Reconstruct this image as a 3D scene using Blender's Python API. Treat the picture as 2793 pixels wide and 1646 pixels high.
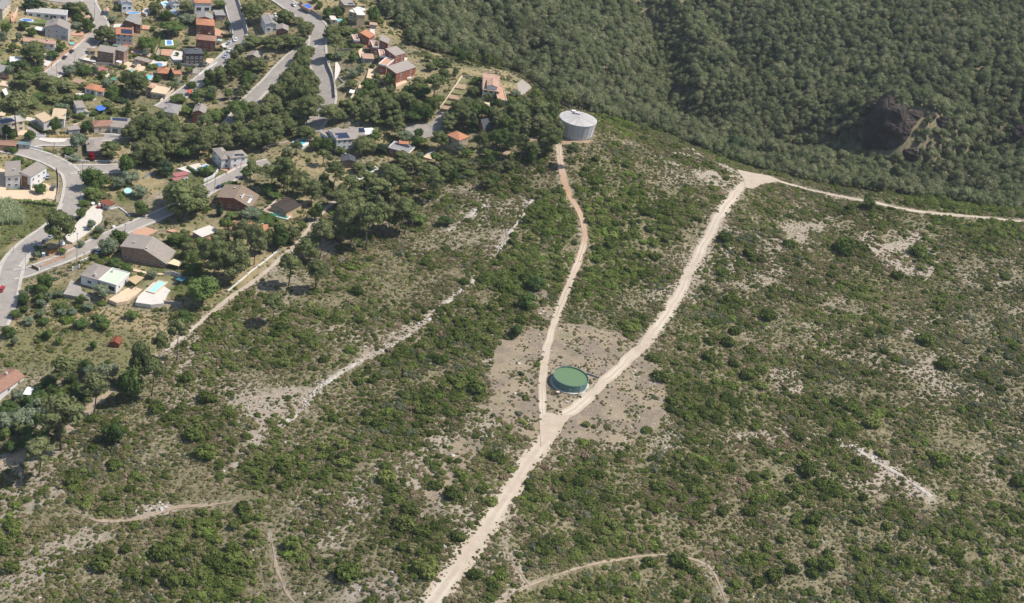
import bpy, bmesh, math, random
import numpy as np
from mathutils import Matrix, Vector

for o in list(bpy.data.objects):
    bpy.data.objects.remove(o)
random.seed(7)
RNG = np.random.default_rng(11)
SC = bpy.context.scene
COL = SC.collection

# ------------------------------------------------------------------ camera
# frame of the photograph: 2793 x 1646, focal length 3950 px, looking 29.8 deg down,
# the aircraft banked 10.7 deg
PW, PH, PF = 2793.0, 1646.0, 3950.0
DEP, ROLL, CAM_H = math.radians(29.8), math.radians(10.7), 313.0
FWD = np.array([0.0, math.cos(DEP), -math.sin(DEP)])
R0 = np.array([1.0, 0.0, 0.0])
U0 = np.array([0.0, math.sin(DEP), math.cos(DEP)])
CR = math.cos(ROLL) * R0 + math.sin(ROLL) * U0
CU = math.cos(ROLL) * U0 - math.sin(ROLL) * R0
CAM = np.array([0.0, 0.0, CAM_H])
cam_data = bpy.data.cameras.new("camera")
cam_data.sensor_width = 36.0
cam_data.lens = 36.0 * PF / PW
cam_data.clip_start = 1.0
cam_data.clip_end = 20000.0
cam = bpy.data.objects.new("camera", cam_data)
COL.objects.link(cam)
cam.matrix_world = Matrix(((CR[0], CU[0], -FWD[0], CAM[0]), (CR[1], CU[1], -FWD[1], CAM[1]),
                           (CR[2], CU[2], -FWD[2], CAM[2]), (0, 0, 0, 1)))
SC.camera = cam

# ------------------------------------------------------------------ sky, sun, exposure
SUN_EL, SUN_AZ = math.radians(58.0), math.radians(10.0)     # from the right, a little beyond
SUN_DIR = Vector((math.cos(SUN_EL) * math.cos(SUN_AZ), math.cos(SUN_EL) * math.sin(SUN_AZ), math.sin(SUN_EL)))
world = bpy.data.worlds.new("World")
SC.world = world
world.use_nodes = True
wn = world.node_tree.nodes
bg = wn["Background"]
sky = wn.new("ShaderNodeTexSky")
sky.sky_type = 'NISHITA'
sky.sun_disc = False
sky.sun_elevation = SUN_EL
sky.sun_rotation = math.pi / 2 - SUN_AZ
sky.altitude = 600.0
sky.dust_density = 1.5
world.node_tree.links.new(sky.outputs[0], bg.inputs[0])
bg.inputs[1].default_value = 0.12
sun_l = bpy.data.lights.new("sun", 'SUN')
sun_l.energy = 4.4
sun_l.angle = math.radians(0.55)
sun_l.color = (1.0, 0.95, 0.88)
sun = bpy.data.objects.new("sun", sun_l)
COL.objects.link(sun)
sun.location = (200, 500, 600)
sun.rotation_euler = SUN_DIR.to_track_quat('Z', 'Y').to_euler()
SC.view_settings.view_transform = 'Standard'
SC.view_settings.look = 'None'
SC.view_settings.exposure = 0.3
SC.view_settings.gamma = 1.0
SC.view_settings.use_curve_mapping = False
SC.cycles.max_bounces = 5
SC.cycles.diffuse_bounces = 3
SC.cycles.glossy_bounces = 2
SC.cycles.transmission_bounces = 3
SC.cycles.transparent_max_bounces = 6
SC.cycles.caustics_reflective = False
SC.cycles.caustics_refractive = False

# ------------------------------------------------------------------ photograph measurements -> rays
CROPS = {'a': (0, 0, 4.9475), 'b': (350, 0, 4.9475), 'c': (700, 0, 4.946), 'd': (0, 250, 4.9475),
         'e': (350, 250, 4.24), 'g': (800, 200, 4.946), 'h': (1200, 180, 4.946), 'i': (0, 420, 4.9475),
         'j': (0, 600, 3.71), 'k': (400, 450, 4.24), 'l': (0, 900, 3.71), 'm': (1300, 850, 3.71),
         'n': (2100, 200, 3.6335), 'o': (1600, 0, 3.533), 'p': (700, 700, 3.71), 'q': (1900, 600, 3.297),
         'r': (0, 1200, 2.798), 's': (900, 1200, 2.518), 't': (1893, 1100, 2.718), 'u': (900, 450, 2.9675),
         'v': (1650, 350, 3.1475), 'w': (1000, 0, 3.597), 'F': (0, 0, 0.9015), 'P': (0, 0, 1.0)}


def px(c, x, y):
    ox, oy, s = CROPS[c]
    return ox + x / s, oy + y / s


def ray(u, v):
    return FWD + ((u - PW / 2) / PF) * CR - ((v - PH / 2) / PF) * CU


def wp(u, v, z):
    """the point at height z that a measured direction passes through"""
    d = ray(u, v)
    t = (z - CAM_H) / d[2]
    return CAM + t * d


# ------------------------------------------------------------------ terrain heights
# survey points: where on the hill, and how high (m, green reservoir = 0)
SURVEY = [  # u, v, z
    (1557, 1060, 0), (1150, 1646, -9), (1370, 1300, -4), (1850, 750, 6), (2040, 490, 13), (2793, 605, 24), (2400, 560, 18),
    (1570, 385, 19), (1700, 375, 17), (1350, 270, 20), (1250, 200, 17), (1120, 130, 15), (1050, 240, 13), (950, 80, 14),
    (870, 330, 1), (860, 180, 6), (740, 130, 3), (600, 100, -4), (500, 200, -8), (300, 100, -8), (100, 100, -4), (0, 0, 2),
    (400, 0, 0), (700, 0, 8), (900, 0, 14), (60, 300, -10), (200, 470, -13), (420, 340, -11), (620, 300, -6), (720, 420, -5), (20, 800, -19),
    (300, 760, -14), (640, 560, -8), (480, 640, -12), (320, 930, -18), (0, 1050, -24), (0, 1300, -30), (0, 1646, -36),
    (500, 1400, -22), (700, 1646, -22), (800, 1000, -9), (1000, 850, -5), (1200, 560, 3), (1050, 450, 0), (1250, 380, 8),
    (1000, 1250, -9), (2793, 1646, -4), (2200, 1500, -5), (1700, 1500, -7), (2793, 1000, 12), (2300, 800, 9), (2300, 1150, 3),
    (2500, 650, 16), (1950, 1000, 2), (1500, 700, 5),
    # the wooded valley beyond the ridge
    (1300, 60, 2), (1450, 230, 4), (1650, 220, -14), (1500, 60, -8), (1880, 330, -30), (1845, 205, -28), (1780, 80, -24), (1720, -40, -16),
    (2250, 440, -18), (2550, 500, -8), (2793, 480, -4), (2150, 250, -14), (2100, 60, -4), (2450, 330, 4), (2480, 150, 14), (2700, 250, 14),
    (2793, 60, 34), (2500, 0, 26), (2250, -60, 12), (1950, -60, -4), (1400, -80, 0), (1000, -90, 14), (500, -90, 6), (0, -90, 6),
    (3050, 200, 30), (3050, 700, 26), (3050, 1300, 6), (-250, 300, -12), (-250, 900, -26), (-250, 1600, -44), (800, 1850, -26),
    (2000, 1850, -12), (3000, 1850, -10), (2700, -120, 48)]
_P = np.array([list(wp(u, v, z)) for u, v, z in SURVEY])
_S = 100.0


def _phi(r2):
    return np.where(r2 > 1e-12, 0.5 * r2 * np.log(np.maximum(r2, 1e-12)), 0.0)


_X = _P[:, :2] / _S
_n = len(_X)
_K = _phi(((_X[:, None] - _X[None]) ** 2).sum(-1)) + np.eye(_n) * 0.02
_Q = np.c_[np.ones(_n), _X]
_A = np.block([[_K, _Q], [_Q.T, np.zeros((3, 3))]])
_W = np.linalg.solve(_A, np.r_[_P[:, 2], np.zeros(3)])


def _vnoise(x, y, seed):
    """smooth lattice noise, -1..1"""
    xi, yi = np.floor(x).astype(np.int64), np.floor(y).astype(np.int64)
    fx, fy = x - xi, y - yi
    fx, fy = fx * fx * (3 - 2 * fx), fy * fy * (3 - 2 * fy)

    def h(a, b):
        n = (a * 374761393 + b * 668265263 + seed * 1442695041) & 0x7fffffff
        n = ((n ^ (n >> 13)) * 1274126177) & 0x7fffffff
        n = (n ^ (n >> 16)) & 0xffff
        return n / 32767.5 - 1.0
    return ((h(xi, yi) * (1 - fx) + h(xi + 1, yi) * fx) * (1 - fy)
            + (h(xi, yi + 1) * (1 - fx) + h(xi + 1, yi + 1) * fx) * fy)


def fbm(x, y, scale, seed=1, octv=4):
    s, a, t = 0.0, 1.0, 0.0
    for k in range(octv):
        s = s + a * _vnoise(x / scale * 2 ** k, y / scale * 2 ** k, seed + k * 17)
        t += a
        a *= 0.55
    return s / t * 1.5


def h_raw(x, y):
    x, y = np.asarray(x, float), np.asarray(y, float)
    out = np.empty(x.shape)
    fx, fy, fo = x.ravel(), y.ravel(), out.ravel()
    for k in range(0, fx.size, 40000):
        p = np.c_[fx[k:k + 40000], fy[k:k + 40000]] / _S
        r2 = ((p[:, None] - _X[None]) ** 2).sum(-1)
        fo[k:k + 40000] = _phi(r2) @ _W[:_n] + _W[_n] + p @ _W[_n + 1:]
    z = fo.reshape(x.shape)
    # outside the surveyed ground the hills level out
    cx, cy = 60.0, 680.0
    r = np.hypot((x - cx) / 560.0, (y - cy) / 640.0)
    k = np.clip((r - 1.0) / 1.2, 0, 1)
    k = k * k * (3 - 2 * k)
    zc = np.clip(z, -60, 70)
    far = 10 + 45 * fbm(x, y, 900, 5)
    z = zc * (1 - k) + far * k
    z = z + 0.45 * fbm(x, y, 26, 9, 3) + 1.1 * fbm(x, y, 70, 3, 2) * 0.8
    return z


def grow(lo, hi, step, out):
    a = list(np.arange(lo, hi + 0.1, step))
    s, l, r = step, lo, hi
    while s < out:
        s *= 1.35
        l -= s
        r += s
        a.insert(0, l)
        a.append(r)
    return np.array(a)


GX, GY = grow(-460, 600, 3.0, 700), grow(170, 1330, 3.0, 700)
_gx, _gy = np.meshgrid(GX, GY, indexing='ij')
GZ = h_raw(_gx, _gy)


def hgt(x, y):
    x, y = np.asarray(x, float), np.asarray(y, float)
    i = np.clip(np.searchsorted(GX, x) - 1, 0, len(GX) - 2)
    j = np.clip(np.searchsorted(GY, y) - 1, 0, len(GY) - 2)
    fx = np.clip((x - GX[i]) / (GX[i + 1] - GX[i]), 0, 1)
    fy = np.clip((y - GY[j]) / (GY[j + 1] - GY[j]), 0, 1)
    return (GZ[i, j] * (1 - fx) * (1 - fy) + GZ[i + 1, j] * fx * (1 - fy)
            + GZ[i, j + 1] * (1 - fx) * fy + GZ[i + 1, j + 1] * fx * fy)


def gp(c, x, y):
    """ground point for a measured position"""
    u, v = px(c, x, y)
    d = ray(u, v)
    d = d / np.linalg.norm(d)
    t = np.arange(250.0, 2600.0, 3.0)
    p = CAM[None] + t[:, None] * d[None]
    below = p[:, 2] < hgt(p[:, 0], p[:, 1])
    k = int(np.argmax(below)) if below.any() else len(t) - 1
    a, b = t[max(k - 1, 0)], t[k]
    for _ in range(22):
        m = 0.5 * (a + b)
        q = CAM + m * d
        if q[2] < hgt(q[0], q[1]):
            b = m
        else:
            a = m
    return CAM + b * d


def gline(c, pts):
    return np.array([gp(c, x, y) for x, y in pts])


def ppm(p):
    """photo pixels per metre at a point, and the cosine that shortens upright things"""
    v = np.asarray(p) - CAM
    return PF / np.linalg.norm(v), math.hypot(v[0], v[1]) / np.linalg.norm(v)


# ------------------------------------------------------------------ ground-cover rasters (1 m cells)
RX0, RY0, RNX, RNY = -460, 170, 1060, 1160
_rx, _ry = np.meshgrid(RX0 + 0.5 + np.arange(RNX), RY0 + 0.5 + np.arange(RNY), indexing='ij')
BLOCK = np.zeros((RNX, RNY), bool)       # nothing grows here: roads, houses, paving
BARE = np.zeros((RNX, RNY), np.float32)  # pale stony soil
GREEN = np.zeros((RNX, RNY), np.float32)  # grass and weeds
DRY = np.zeros((RNX, RNY), np.float32)   # dry straw grass
LUSH = np.zeros((RNX, RNY), np.float32)  # tall dense maquis
WOOD = np.zeros((RNX, RNY), np.float32)  # pine wood
TOWN = np.zeros((RNX, RNY), np.float32)  # built-up gardens
OPEN = np.zeros((RNX, RNY), np.float32)  # cleared ground
LITTER = np.zeros((RNX, RNY), np.float32)


def poly_mask(P):
    P = np.asarray(P)[:, :2]
    i0, j0 = np.floor(P.min(0) - [RX0, RY0]).astype(int) - 1
    i1, j1 = np.ceil(P.max(0) - [RX0, RY0]).astype(int) + 1
    i0, j0, i1, j1 = max(i0, 0), max(j0, 0), min(i1, RNX), min(j1, RNY)
    if i1 <= i0 or j1 <= j0:
        return None
    x, y = _rx[i0:i1, j0:j1], _ry[i0:i1, j0:j1]
    m = np.zeros(x.shape, bool)
    n = len(P)
    for k in range(n):
        xa, ya = P[k]
        xb, yb = P[(k + 1) % n]
        if ya == yb:
            continue
        c = ((ya > y) != (yb > y)) & (x < (xb - xa) * (y - ya) / (yb - ya) + xa)
        m ^= c
    return (slice(i0, i1), slice(j0, j1)), m


def paint_poly(R, P, val=1.0):
    r = poly_mask(P)
    if r:
        s, m = r
        if R.dtype == bool:
            R[s] |= m
        else:
            R[s] = np.where(m, np.maximum(R[s], val), R[s])


def paint_line(R, P, width, val=1.0):
    P = np.asarray(P)[:, :2]
    for a, b in zip(P[:-1], P[1:]):
        lo, hi = np.minimum(a, b) - width, np.maximum(a, b) + width
        i0, j0 = np.floor(lo - [RX0, RY0]).astype(int)
        i1, j1 = np.ceil(hi - [RX0, RY0]).astype(int) + 1
        i0, j0, i1, j1 = max(i0, 0), max(j0, 0), min(i1, RNX), min(j1, RNY)
        if i1 <= i0 or j1 <= j0:
            continue
        x, y = _rx[i0:i1, j0:j1], _ry[i0:i1, j0:j1]
        d = b - a
        t = np.clip(((x - a[0]) * d[0] + (y - a[1]) * d[1]) / max(d @ d, 1e-9), 0, 1)
        m = np.hypot(x - a[0] - t * d[0], y - a[1] - t * d[1]) < width / 2
        if R.dtype == bool:
            R[i0:i1, j0:j1] |= m
        else:
            R[i0:i1, j0:j1] = np.where(m, np.maximum(R[i0:i1, j0:j1], val), R[i0:i1, j0:j1])


def rlook(R, x, y):
    i = np.clip((np.asarray(x) - RX0).astype(int), 0, RNX - 1)
    j = np.clip((np.asarray(y) - RY0).astype(int), 0, RNY - 1)
    return R[i, j]


def blur(R, n=2):
    R = R.astype(np.float32)
    for _ in range(n):
        R = (R + np.roll(R, 1, 0) + np.roll(R, -1, 0)) / 3
        R = (R + np.roll(R, 1, 1) + np.roll(R, -1, 1)) / 3
    return R


# ------------------------------------------------------------------ small tools
def tag(o, label=None, cat=None, group=None, kind=None):
    if label:
        o["label"] = label
    if cat:
        o["category"] = cat
    if group:
        o["group"] = group
    if kind:
        o["kind"] = kind
    return o


def empty(name, loc, rz=0.0):
    o = bpy.data.objects.new(name, None)
    COL.objects.link(o)
    o.location = tuple(map(float, loc))
    o.rotation_euler = (0, 0, rz)
    o.empty_display_size = 0.5
    return o


def mesh_obj(name, verts, faces, mats, parent=None, loc=None, rz=0.0, midx=None, smooth=False, link=True):
    me = bpy.data.meshes.new(name)
    me.from_pydata([tuple(map(float, v)) for v in verts], [], [tuple(map(int, f)) for f in faces])
    for m in (mats if isinstance(mats, (list, tuple)) else [mats]):
        me.materials.append(m)
    if midx is not None:
        me.polygons.foreach_set('material_index', np.asarray(midx, np.int32))
    if smooth:
        me.polygons.foreach_set('use_smooth', np.ones(len(me.polygons), bool))
    me.update()
    o = bpy.data.objects.new(name, me)
    if link:
        COL.objects.link(o)
    if parent:
        o.parent = parent
    if loc is not None:
        o.location = tuple(map(float, loc))
    o.rotation_euler = (0, 0, rz)
    return o


def share(o, parent=None, loc=None, rz=None):
    c = o.copy()
    COL.objects.link(c)
    if parent is not None:
        c.parent = parent
    if loc is not None:
        c.location = tuple(map(float, loc))
    if rz is not None:
        c.rotation_euler = (0, 0, rz)
    for k in ("label", "category", "group"):
        if k in c.keys() and parent is not None:
            del c[k]
    return c


class MB:
    """collects shapes into one mesh"""

    def __init__(s):
        s.v, s.f = [], []

    def add(s, v, f):
        n = len(s.v)
        s.v += [tuple(p) for p in v]
        s.f += [tuple(i + n for i in q) for q in f]
        return s

    def box(s, x0, x1, y0, y1, z0, z1):
        return s.add([(x0, y0, z0), (x1, y0, z0), (x1, y1, z0), (x0, y1, z0), (x0, y0, z1), (x1, y0, z1), (x1, y1, z1), (x0, y1, z1)],
                     [(0, 3, 2, 1), (4, 5, 6, 7), (0, 1, 5, 4), (1, 2, 6, 5), (2, 3, 7, 6), (3, 0, 4, 7)])

    def prism(s, poly, z0, z1):
        """vertical prism over a plan outline (z1 may be a list)"""
        n = len(poly)
        zt = z1 if isinstance(z1, (list, tuple, np.ndarray)) else [z1] * n
        zb = z0 if isinstance(z0, (list, tuple, np.ndarray)) else [z0] * n
        v = [(p[0], p[1], zb[k]) for k, p in enumerate(poly)] + [(p[0], p[1], zt[k]) for k, p in enumerate(poly)]
        area = sum(poly[k][0] * poly[(k + 1) % n][1] - poly[(k + 1) % n][0] * poly[k][1] for k in range(n))
        f = [tuple(range(n))[::-1], tuple(range(n, 2 * n))] + [(k, (k + 1) % n, n + (k + 1) % n, n + k) for k in range(n)]
        if area < 0:
            f = [q[::-1] for q in f]
        return s.add(v, f)

    def slab(s, quad, t):
        """sheet through the corner points with thickness t downwards"""
        n = len(quad)
        v = [tuple(p) for p in quad] + [(p[0], p[1], p[2] - t) for p in quad]
        f = [tuple(range(n)), tuple(range(2 * n - 1, n - 1, -1))] + [(k, n + k, n + (k + 1) % n, (k + 1) % n) for k in range(n)]
        return s.add(v, f)

    def tube(s, pts, rad, n=6, cap=True):
        pts = [np.asarray(p, float) for p in pts]
        rad = rad if isinstance(rad, (list, tuple)) else [rad] * len(pts)
        b = len(s.v)
        for k, p in enumerate(pts):
            d = pts[min(k + 1, len(pts) - 1)] - pts[max(k - 1, 0)]
            d = d / (np.linalg.norm(d) + 1e-9)
            a = np.cross(d, [0, 0, 1.0]) if abs(d[2]) < 0.95 else np.cross(d, [1.0, 0, 0])
            a = a / np.linalg.norm(a)
            c = np.cross(d, a)
            for q in range(n):
                t = 2 * math.pi * q / n
                s.v.append(tuple(p + rad[k] * (math.cos(t) * a + math.sin(t) * c)))
        for k in range(len(pts) - 1):
            for q in range(n):
                s.f.append((b + k * n + q, b + k * n + (q + 1) % n, b + (k + 1) * n + (q + 1) % n, b + (k + 1) * n + q))
        if cap:
            s.f.append(tuple(b + q for q in range(n))[::-1])
            s.f.append(tuple(b + (len(pts) - 1) * n + q for q in range(n)))
        return s

    def build(s, name, mat, parent=None, **kw):
        return mesh_obj(name, s.v, s.f, mat, parent, **kw)


# ------------------------------------------------------------------ materials
MATS = {}


def nt_new(name):
    m = bpy.data.materials.new(name)
    m.use_nodes = True
    nt = m.node_tree
    return m, nt, nt.nodes, nt.links, nt.nodes["Principled BSDF"]


def mat(name, col, rough=0.85, var=0.12, scale=0.6, bump=0.0, bscale=6.0, spec=0.25, wave=None, metal=0.0, stain=0.0):
    """plain surface with weathering: two noises vary the colour, a third the relief"""
    if name in MATS:
        return MATS[name]
    m, nt, N, L, b = nt_new(name)
    b.inputs['Roughness'].default_value = rough
    b.inputs['Specular IOR Level'].default_value = spec
    b.inputs['Metallic'].default_value = metal
    tc = N.new('ShaderNodeTexCoord')
    oi = N.new('ShaderNodeObjectInfo')
    n1 = N.new('ShaderNodeTexNoise')
    n1.inputs['Scale'].default_value = scale
    n1.inputs['Detail'].default_value = 6
    n1.inputs['Roughness'].default_value = 0.65
    L.new(tc.outputs['Object'], n1.inputs['Vector'])
    mr = N.new('ShaderNodeMapRange')
    mr.inputs[1].default_value, mr.inputs[2].default_value = 0.25, 0.75
    mr.inputs[3].default_value, mr.inputs[4].default_value = 1 - var * 1.6, 1 + var
    L.new(n1.outputs[0], mr.inputs[0])
    mul = N.new('ShaderNodeVectorMath')
    mul.operation = 'SCALE'
    mul.inputs[0].default_value = col[:3]
    L.new(mr.outputs[0], mul.inputs['Scale'])
    src = mul.outputs[0]
    if stain:
        n2 = N.new('ShaderNodeTexNoise')
        n2.inputs['Scale'].default_value = scale * 0.45
        n2.inputs['Detail'].default_value = 8
        L.new(tc.outputs['Object'], n2.inputs['Vector'])
        r2 = N.new('ShaderNodeMapRange')
        r2.inputs[1].default_value, r2.inputs[2].default_value = 0.5, 0.72
        r2.inputs[3].default_value, r2.inputs[4].default_value = 0, stain
        L.new(n2.outputs[0], r2.inputs[0])
        mx = N.new('ShaderNodeMixRGB')
        mx.inputs[2].default_value = (0.17, 0.15, 0.125, 1)
        L.new(r2.outputs[0], mx.inputs[0])
        L.new(src, mx.inputs[1])
        src = mx.outputs[0]
    L.new(src, b.inputs['Base Color'])
    if wave or bump:
        bp = N.new('ShaderNodeBump')
        bp.inputs['Strength'].default_value = 0.7
        bp.inputs['Distance'].default_value = bump or 0.05
        if wave:
            w = N.new('ShaderNodeTexWave')
            w.wave_type = 'BANDS'
            w.bands_direction = wave[0]
            w.inputs['Scale'].default_value = wave[1]
            w.inputs['Distortion'].default_value = 0.3
            L.new(tc.outputs['Object'], w.inputs['Vector'])
            L.new(w.outputs[0], bp.inputs['Height'])
        else:
            n3 = N.new('ShaderNodeTexNoise')
            n3.inputs['Scale'].default_value = bscale
            n3.inputs['Detail'].default_value = 4
            L.new(tc.outputs['Object'], n3.inputs['Vector'])
            L.new(n3.outputs[0], bp.inputs['Height'])
        L.new(bp.outputs[0], b.inputs['Normal'])
    MATS[name] = m
    return m


def mat_leaf(name, c1, c2, c3, trans=0.25, rough=0.6):
    """foliage: each plant its own shade, leaf tufts mottled"""
    m, nt, N, L, b = nt_new(name)
    N.remove(b)
    out = N["Material Output"]
    oi = N.new('ShaderNodeObjectInfo')
    cr = N.new('ShaderNodeValToRGB')
    cr.color_ramp.elements[0].color = (*c1, 1)
    cr.color_ramp.elements[1].color = (*c3, 1)
    e = cr.color_ramp.elements.new(0.5)
    e.color = (*c2, 1)
    L.new(oi.outputs['Random'], cr.inputs[0])
    tc = N.new('ShaderNodeTexCoord')
    nz = N.new('ShaderNodeTexNoise')
    nz.inputs['Scale'].default_value = 1.6
    nz.inputs['Detail'].default_value = 3
    L.new(tc.outputs['Object'], nz.inputs['Vector'])
    mr = N.new('ShaderNodeMapRange')
    mr.inputs[1].default_value, mr.inputs[2].default_value = 0.3, 0.7
    mr.inputs[3].default_value, mr.inputs[4].default_value = 0.72, 1.3
    L.new(nz.outputs[0], mr.inputs[0])
    # stands differ from place to place
    nb = N.new('ShaderNodeTexNoise')
    nb.inputs['Scale'].default_value = 0.022
    nb.inputs['Detail'].default_value = 4
    gq = N.new('ShaderNodeObjectInfo')
    L.new(gq.outputs['Location'], nb.inputs['Vector'])
    mb_ = N.new('ShaderNodeMapRange')
    mb_.inputs[1].default_value, mb_.inputs[2].default_value = 0.32, 0.68
    mb_.inputs[3].default_value, mb_.inputs[4].default_value = 0.82, 1.16
    L.new(nb.outputs[0], mb_.inputs[0])
    mm = N.new('ShaderNodeMath')
    mm.operation = 'MULTIPLY'
    L.new(mr.outputs[0], mm.inputs[0])
    L.new(mb_.outputs[0], mm.inputs[1])
    sc = N.new('ShaderNodeVectorMath')
    sc.operation = 'SCALE'
    L.new(cr.outputs[0], sc.inputs[0])
    L.new(mm.outputs[0], sc.inputs['Scale'])
    d = N.new('ShaderNodeBsdfDiffuse')
    t = N.new('ShaderNodeBsdfTranslucent')
    mx = N.new('ShaderNodeMixShader')
    mx.inputs[0].default_value = trans
    L.new(sc.outputs[0], d.inputs['Color'])
    L.new(sc.outputs[0], t.inputs['Color'])
    L.new(d.outputs[0], mx.inputs[1])
    L.new(t.outputs[0], mx.inputs[2])
    L.new(mx.outputs[0], out.inputs['Surface'])
    MATS[name] = m
    return m


def mat_brick(name, c1, c2, mortar):
    m, nt, N, L, b = nt_new(name)
    tc = N.new('ShaderNodeTexCoord')
    mp = N.new('ShaderNodeMapping')
    mp.inputs['Rotation'].default_value = (math.pi / 2, 0, 0)
    br = N.new('ShaderNodeTexBrick')
    br.inputs['Color1'].default_value = (*c1, 1)
    br.inputs['Color2'].default_value = (*c2, 1)
    br.inputs['Mortar'].default_value = (*mortar, 1)
    br.inputs['Scale'].default_value = 3.0
    br.inputs['Mortar Size'].default_value = 0.012
    L.new(tc.outputs['Object'], mp.inputs[0])
    L.new(mp.outputs[0], br.inputs[0])
    nz = N.new('ShaderNodeTexNoise')
    nz.inputs['Scale'].default_value = 0.7
    nz.inputs['Detail'].default_value = 6
    L.new(tc.outputs['Object'], nz.inputs['Vector'])
    mr = N.new('ShaderNodeMapRange')
    mr.inputs[1].default_value, mr.inputs[2].default_value, mr.inputs[3].default_value, mr.inputs[4].default_value = 0.3, 0.7, 0.75, 1.15
    L.new(nz.outputs[0], mr.inputs[0])
    sc = N.new('ShaderNodeVectorMath')
    sc.operation = 'SCALE'
    L.new(br.outputs[0], sc.inputs[0])
    L.new(mr.outputs[0], sc.inputs['Scale'])
    L.new(sc.outputs[0], b.inputs['Base Color'])
    b.inputs['Roughness'].default_value = 0.9
    MATS[name] = m
    return m


# ------------------------------------------------------------------ ground cover zones (plan outlines on the hill)
def F(*p):
    return gline('F', p)


for P, v in [(F((1200, 905), (1245, 845), (1330, 803), (1420, 795), (1520, 815), (1575, 850), (1640, 950), (1620, 1050), (1560, 1090), (1440, 1095), (1395, 1075), (1330, 1092), (1250, 1070), (1205, 1010)), 1.0)]:
    paint_poly(OPEN, P, v)
paint_poly(OPEN, F((1110, 1080), (1190, 1070), (1150, 1150), (1090, 1230), (1040, 1290), (1055, 1190)), 0.8)
paint_poly(OPEN, F((1290, 690), (1350, 690), (1370, 780), (1330, 790)), 0.8)
LITTER = OPEN.copy()
for P, v in [
        (F((2170, 610), (2260, 570), (2310, 640), (2290, 690), (2210, 665), (2160, 640)), 0.9),
        (F((2120, 560), (2180, 590), (2210, 650), (2150, 640), (2110, 600)), 0.75),
        (F((600, 985), (720, 940), (780, 960), (745, 1010), (640, 1090), (560, 1060), (600, 1010)), 0.62),
        (F((1900, 910), (1965, 870), (1985, 990), (1940, 1010), (1880, 930)), 0.75),
        (F((1000, 790), (1080, 750), (1000, 830), (940, 870), (860, 900), (900, 850)), 0.5),
        (F((1240, 490), (1310, 480), (1310, 520), (1240, 600), (1180, 640), (1200, 560)), 0.5),
        (F((1690, 365), (1780, 405), (1850, 440), (1800, 500), (1740, 470), (1700, 420), (1640, 370)), 0.65),
        (F((1880, 560), (1950, 500), (2060, 520), (2000, 620), (1890, 640)), 0.55),
        (F((2220, 760), (2330, 780), (2300, 830), (2220, 830)), 0.6),
        (F((2070, 1075), (2110, 1085), (2230, 1165), (2310, 1225), (2290, 1230), (2200, 1195), (2130, 1190), (2150, 1150)), 0.9),
        (F((0, 1370), (200, 1290), (330, 1300), (120, 1420), (0, 1484)), 0.55),
        (F((0, 1090), (240, 1090), (150, 1230), (0, 1300)), 0.5),
        (F((320, 1240), (430, 1235), (440, 1262), (330, 1280)), 0.8),
        (F((1780, 1060), (1990, 1065), (2000, 1085), (1790, 1085)), 0.7),
        (F((850, 1440), (890, 1410), (885, 1484), (840, 1484)), 0.8),
        (F((2230, 1420), (2300, 1380), (2350, 1484), (2250, 1484)), 0.6),
        (F((1120, 1230), (1200, 1190), (1240, 1210), (1150, 1340), (1090, 1420)), 0.6),
        (F((1180, 1500), (1270, 1380), (1370, 1180), (1400, 1160), (1330, 1330), (1260, 1480)), 0.5),
        (F((620, 700), (780, 560), (860, 590), (740, 740), (640, 800)), 0.45),
        (F((1700, 640), (1740, 600), (1760, 650), (1710, 720)), 0.6)]:
    paint_poly(BARE, P, v)
for P, v in [
        (F((1310, 500), (1420, 520), (1430, 600), (1400, 680), (1330, 790), (1230, 830), (1010, 940), (800, 955), (1010, 840), (1200, 680), (1290, 540)), 1.0),
        (F((1390, 395), (1500, 385), (1640, 470), (1690, 560), (1600, 690), (1500, 760), (1400, 780), (1440, 640), (1450, 560)), 0.9),
        (F((380, 1280), (640, 1235), (650, 1400), (610, 1484), (420, 1484)), 0.9),
        (F((1655, 830), (1780, 780), (1960, 1000), (1860, 1060), (1640, 1020)), 0.75),
        (F((590, 1150), (900, 960), (1180, 905), (1170, 970), (800, 1200), (600, 1240)), 0.8),
        (F((1250, 1290), (1400, 1130), (1800, 1100), (1760, 1330), (1330, 1420)), 0.65),
        (F((1330, 1440), (1700, 1380), (1790, 1484), (1280, 1484)), 0.8),
        (F((0, 740), (100, 720), (250, 760), (150, 810), (0, 830)), 0.9),
        (F((2100, 480), (2518, 520), (2518, 600), (2100, 530)), 0.5),
        (F((1850, 1150), (2300, 1250), (2518, 1300), (2518, 1484), (1800, 1484)), 0.6),
        (F((1450, 300), (1580, 310), (1700, 360), (1800, 400), (1960, 440), (2518, 530), (2518, 500), (2000, 420), (1700, 310), (1520, 270)), 0.9)]:
    paint_poly(LUSH, P, v)
# gardens, meadows
for P, v in [
        (F((0, 490), (130, 500), (140, 520), (100, 560), (0, 620)), 0.9),
        (F((0, 840), (60, 790), (330, 800), (400, 850), (330, 950), (0, 910)), 0.55),
        (F((1080, 260), (1150, 190), (1180, 190), (1130, 270)), 0.5)]:
    paint_poly(GREEN, P, v)
for P, v in [
        (F((0, 790), (300, 750), (480, 780), (420, 850), (330, 930), (0, 880)), 0.65),
        (F((30, 370), (130, 390), (150, 430), (100, 440), (20, 410)), 0.9),
        (F((20, 90), (110, 90), (100, 130), (10, 150)), 0.9),
        (F((0, 530), (110, 560), (50, 610), (0, 620)), 0.5),
        (gline('b', [(650, 1215), (780, 1120), (940, 1030), (900, 1080), (720, 1200)]), 0.9),
        (gline('d', [(480, 705), (720, 725), (900, 740), (780, 800), (600, 780)]), 0.9),
        (F((500, 780), (640, 680), (800, 520), (770, 530), (600, 690), (480, 770)), 0.7)]:
    paint_poly(DRY, P, v)
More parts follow.
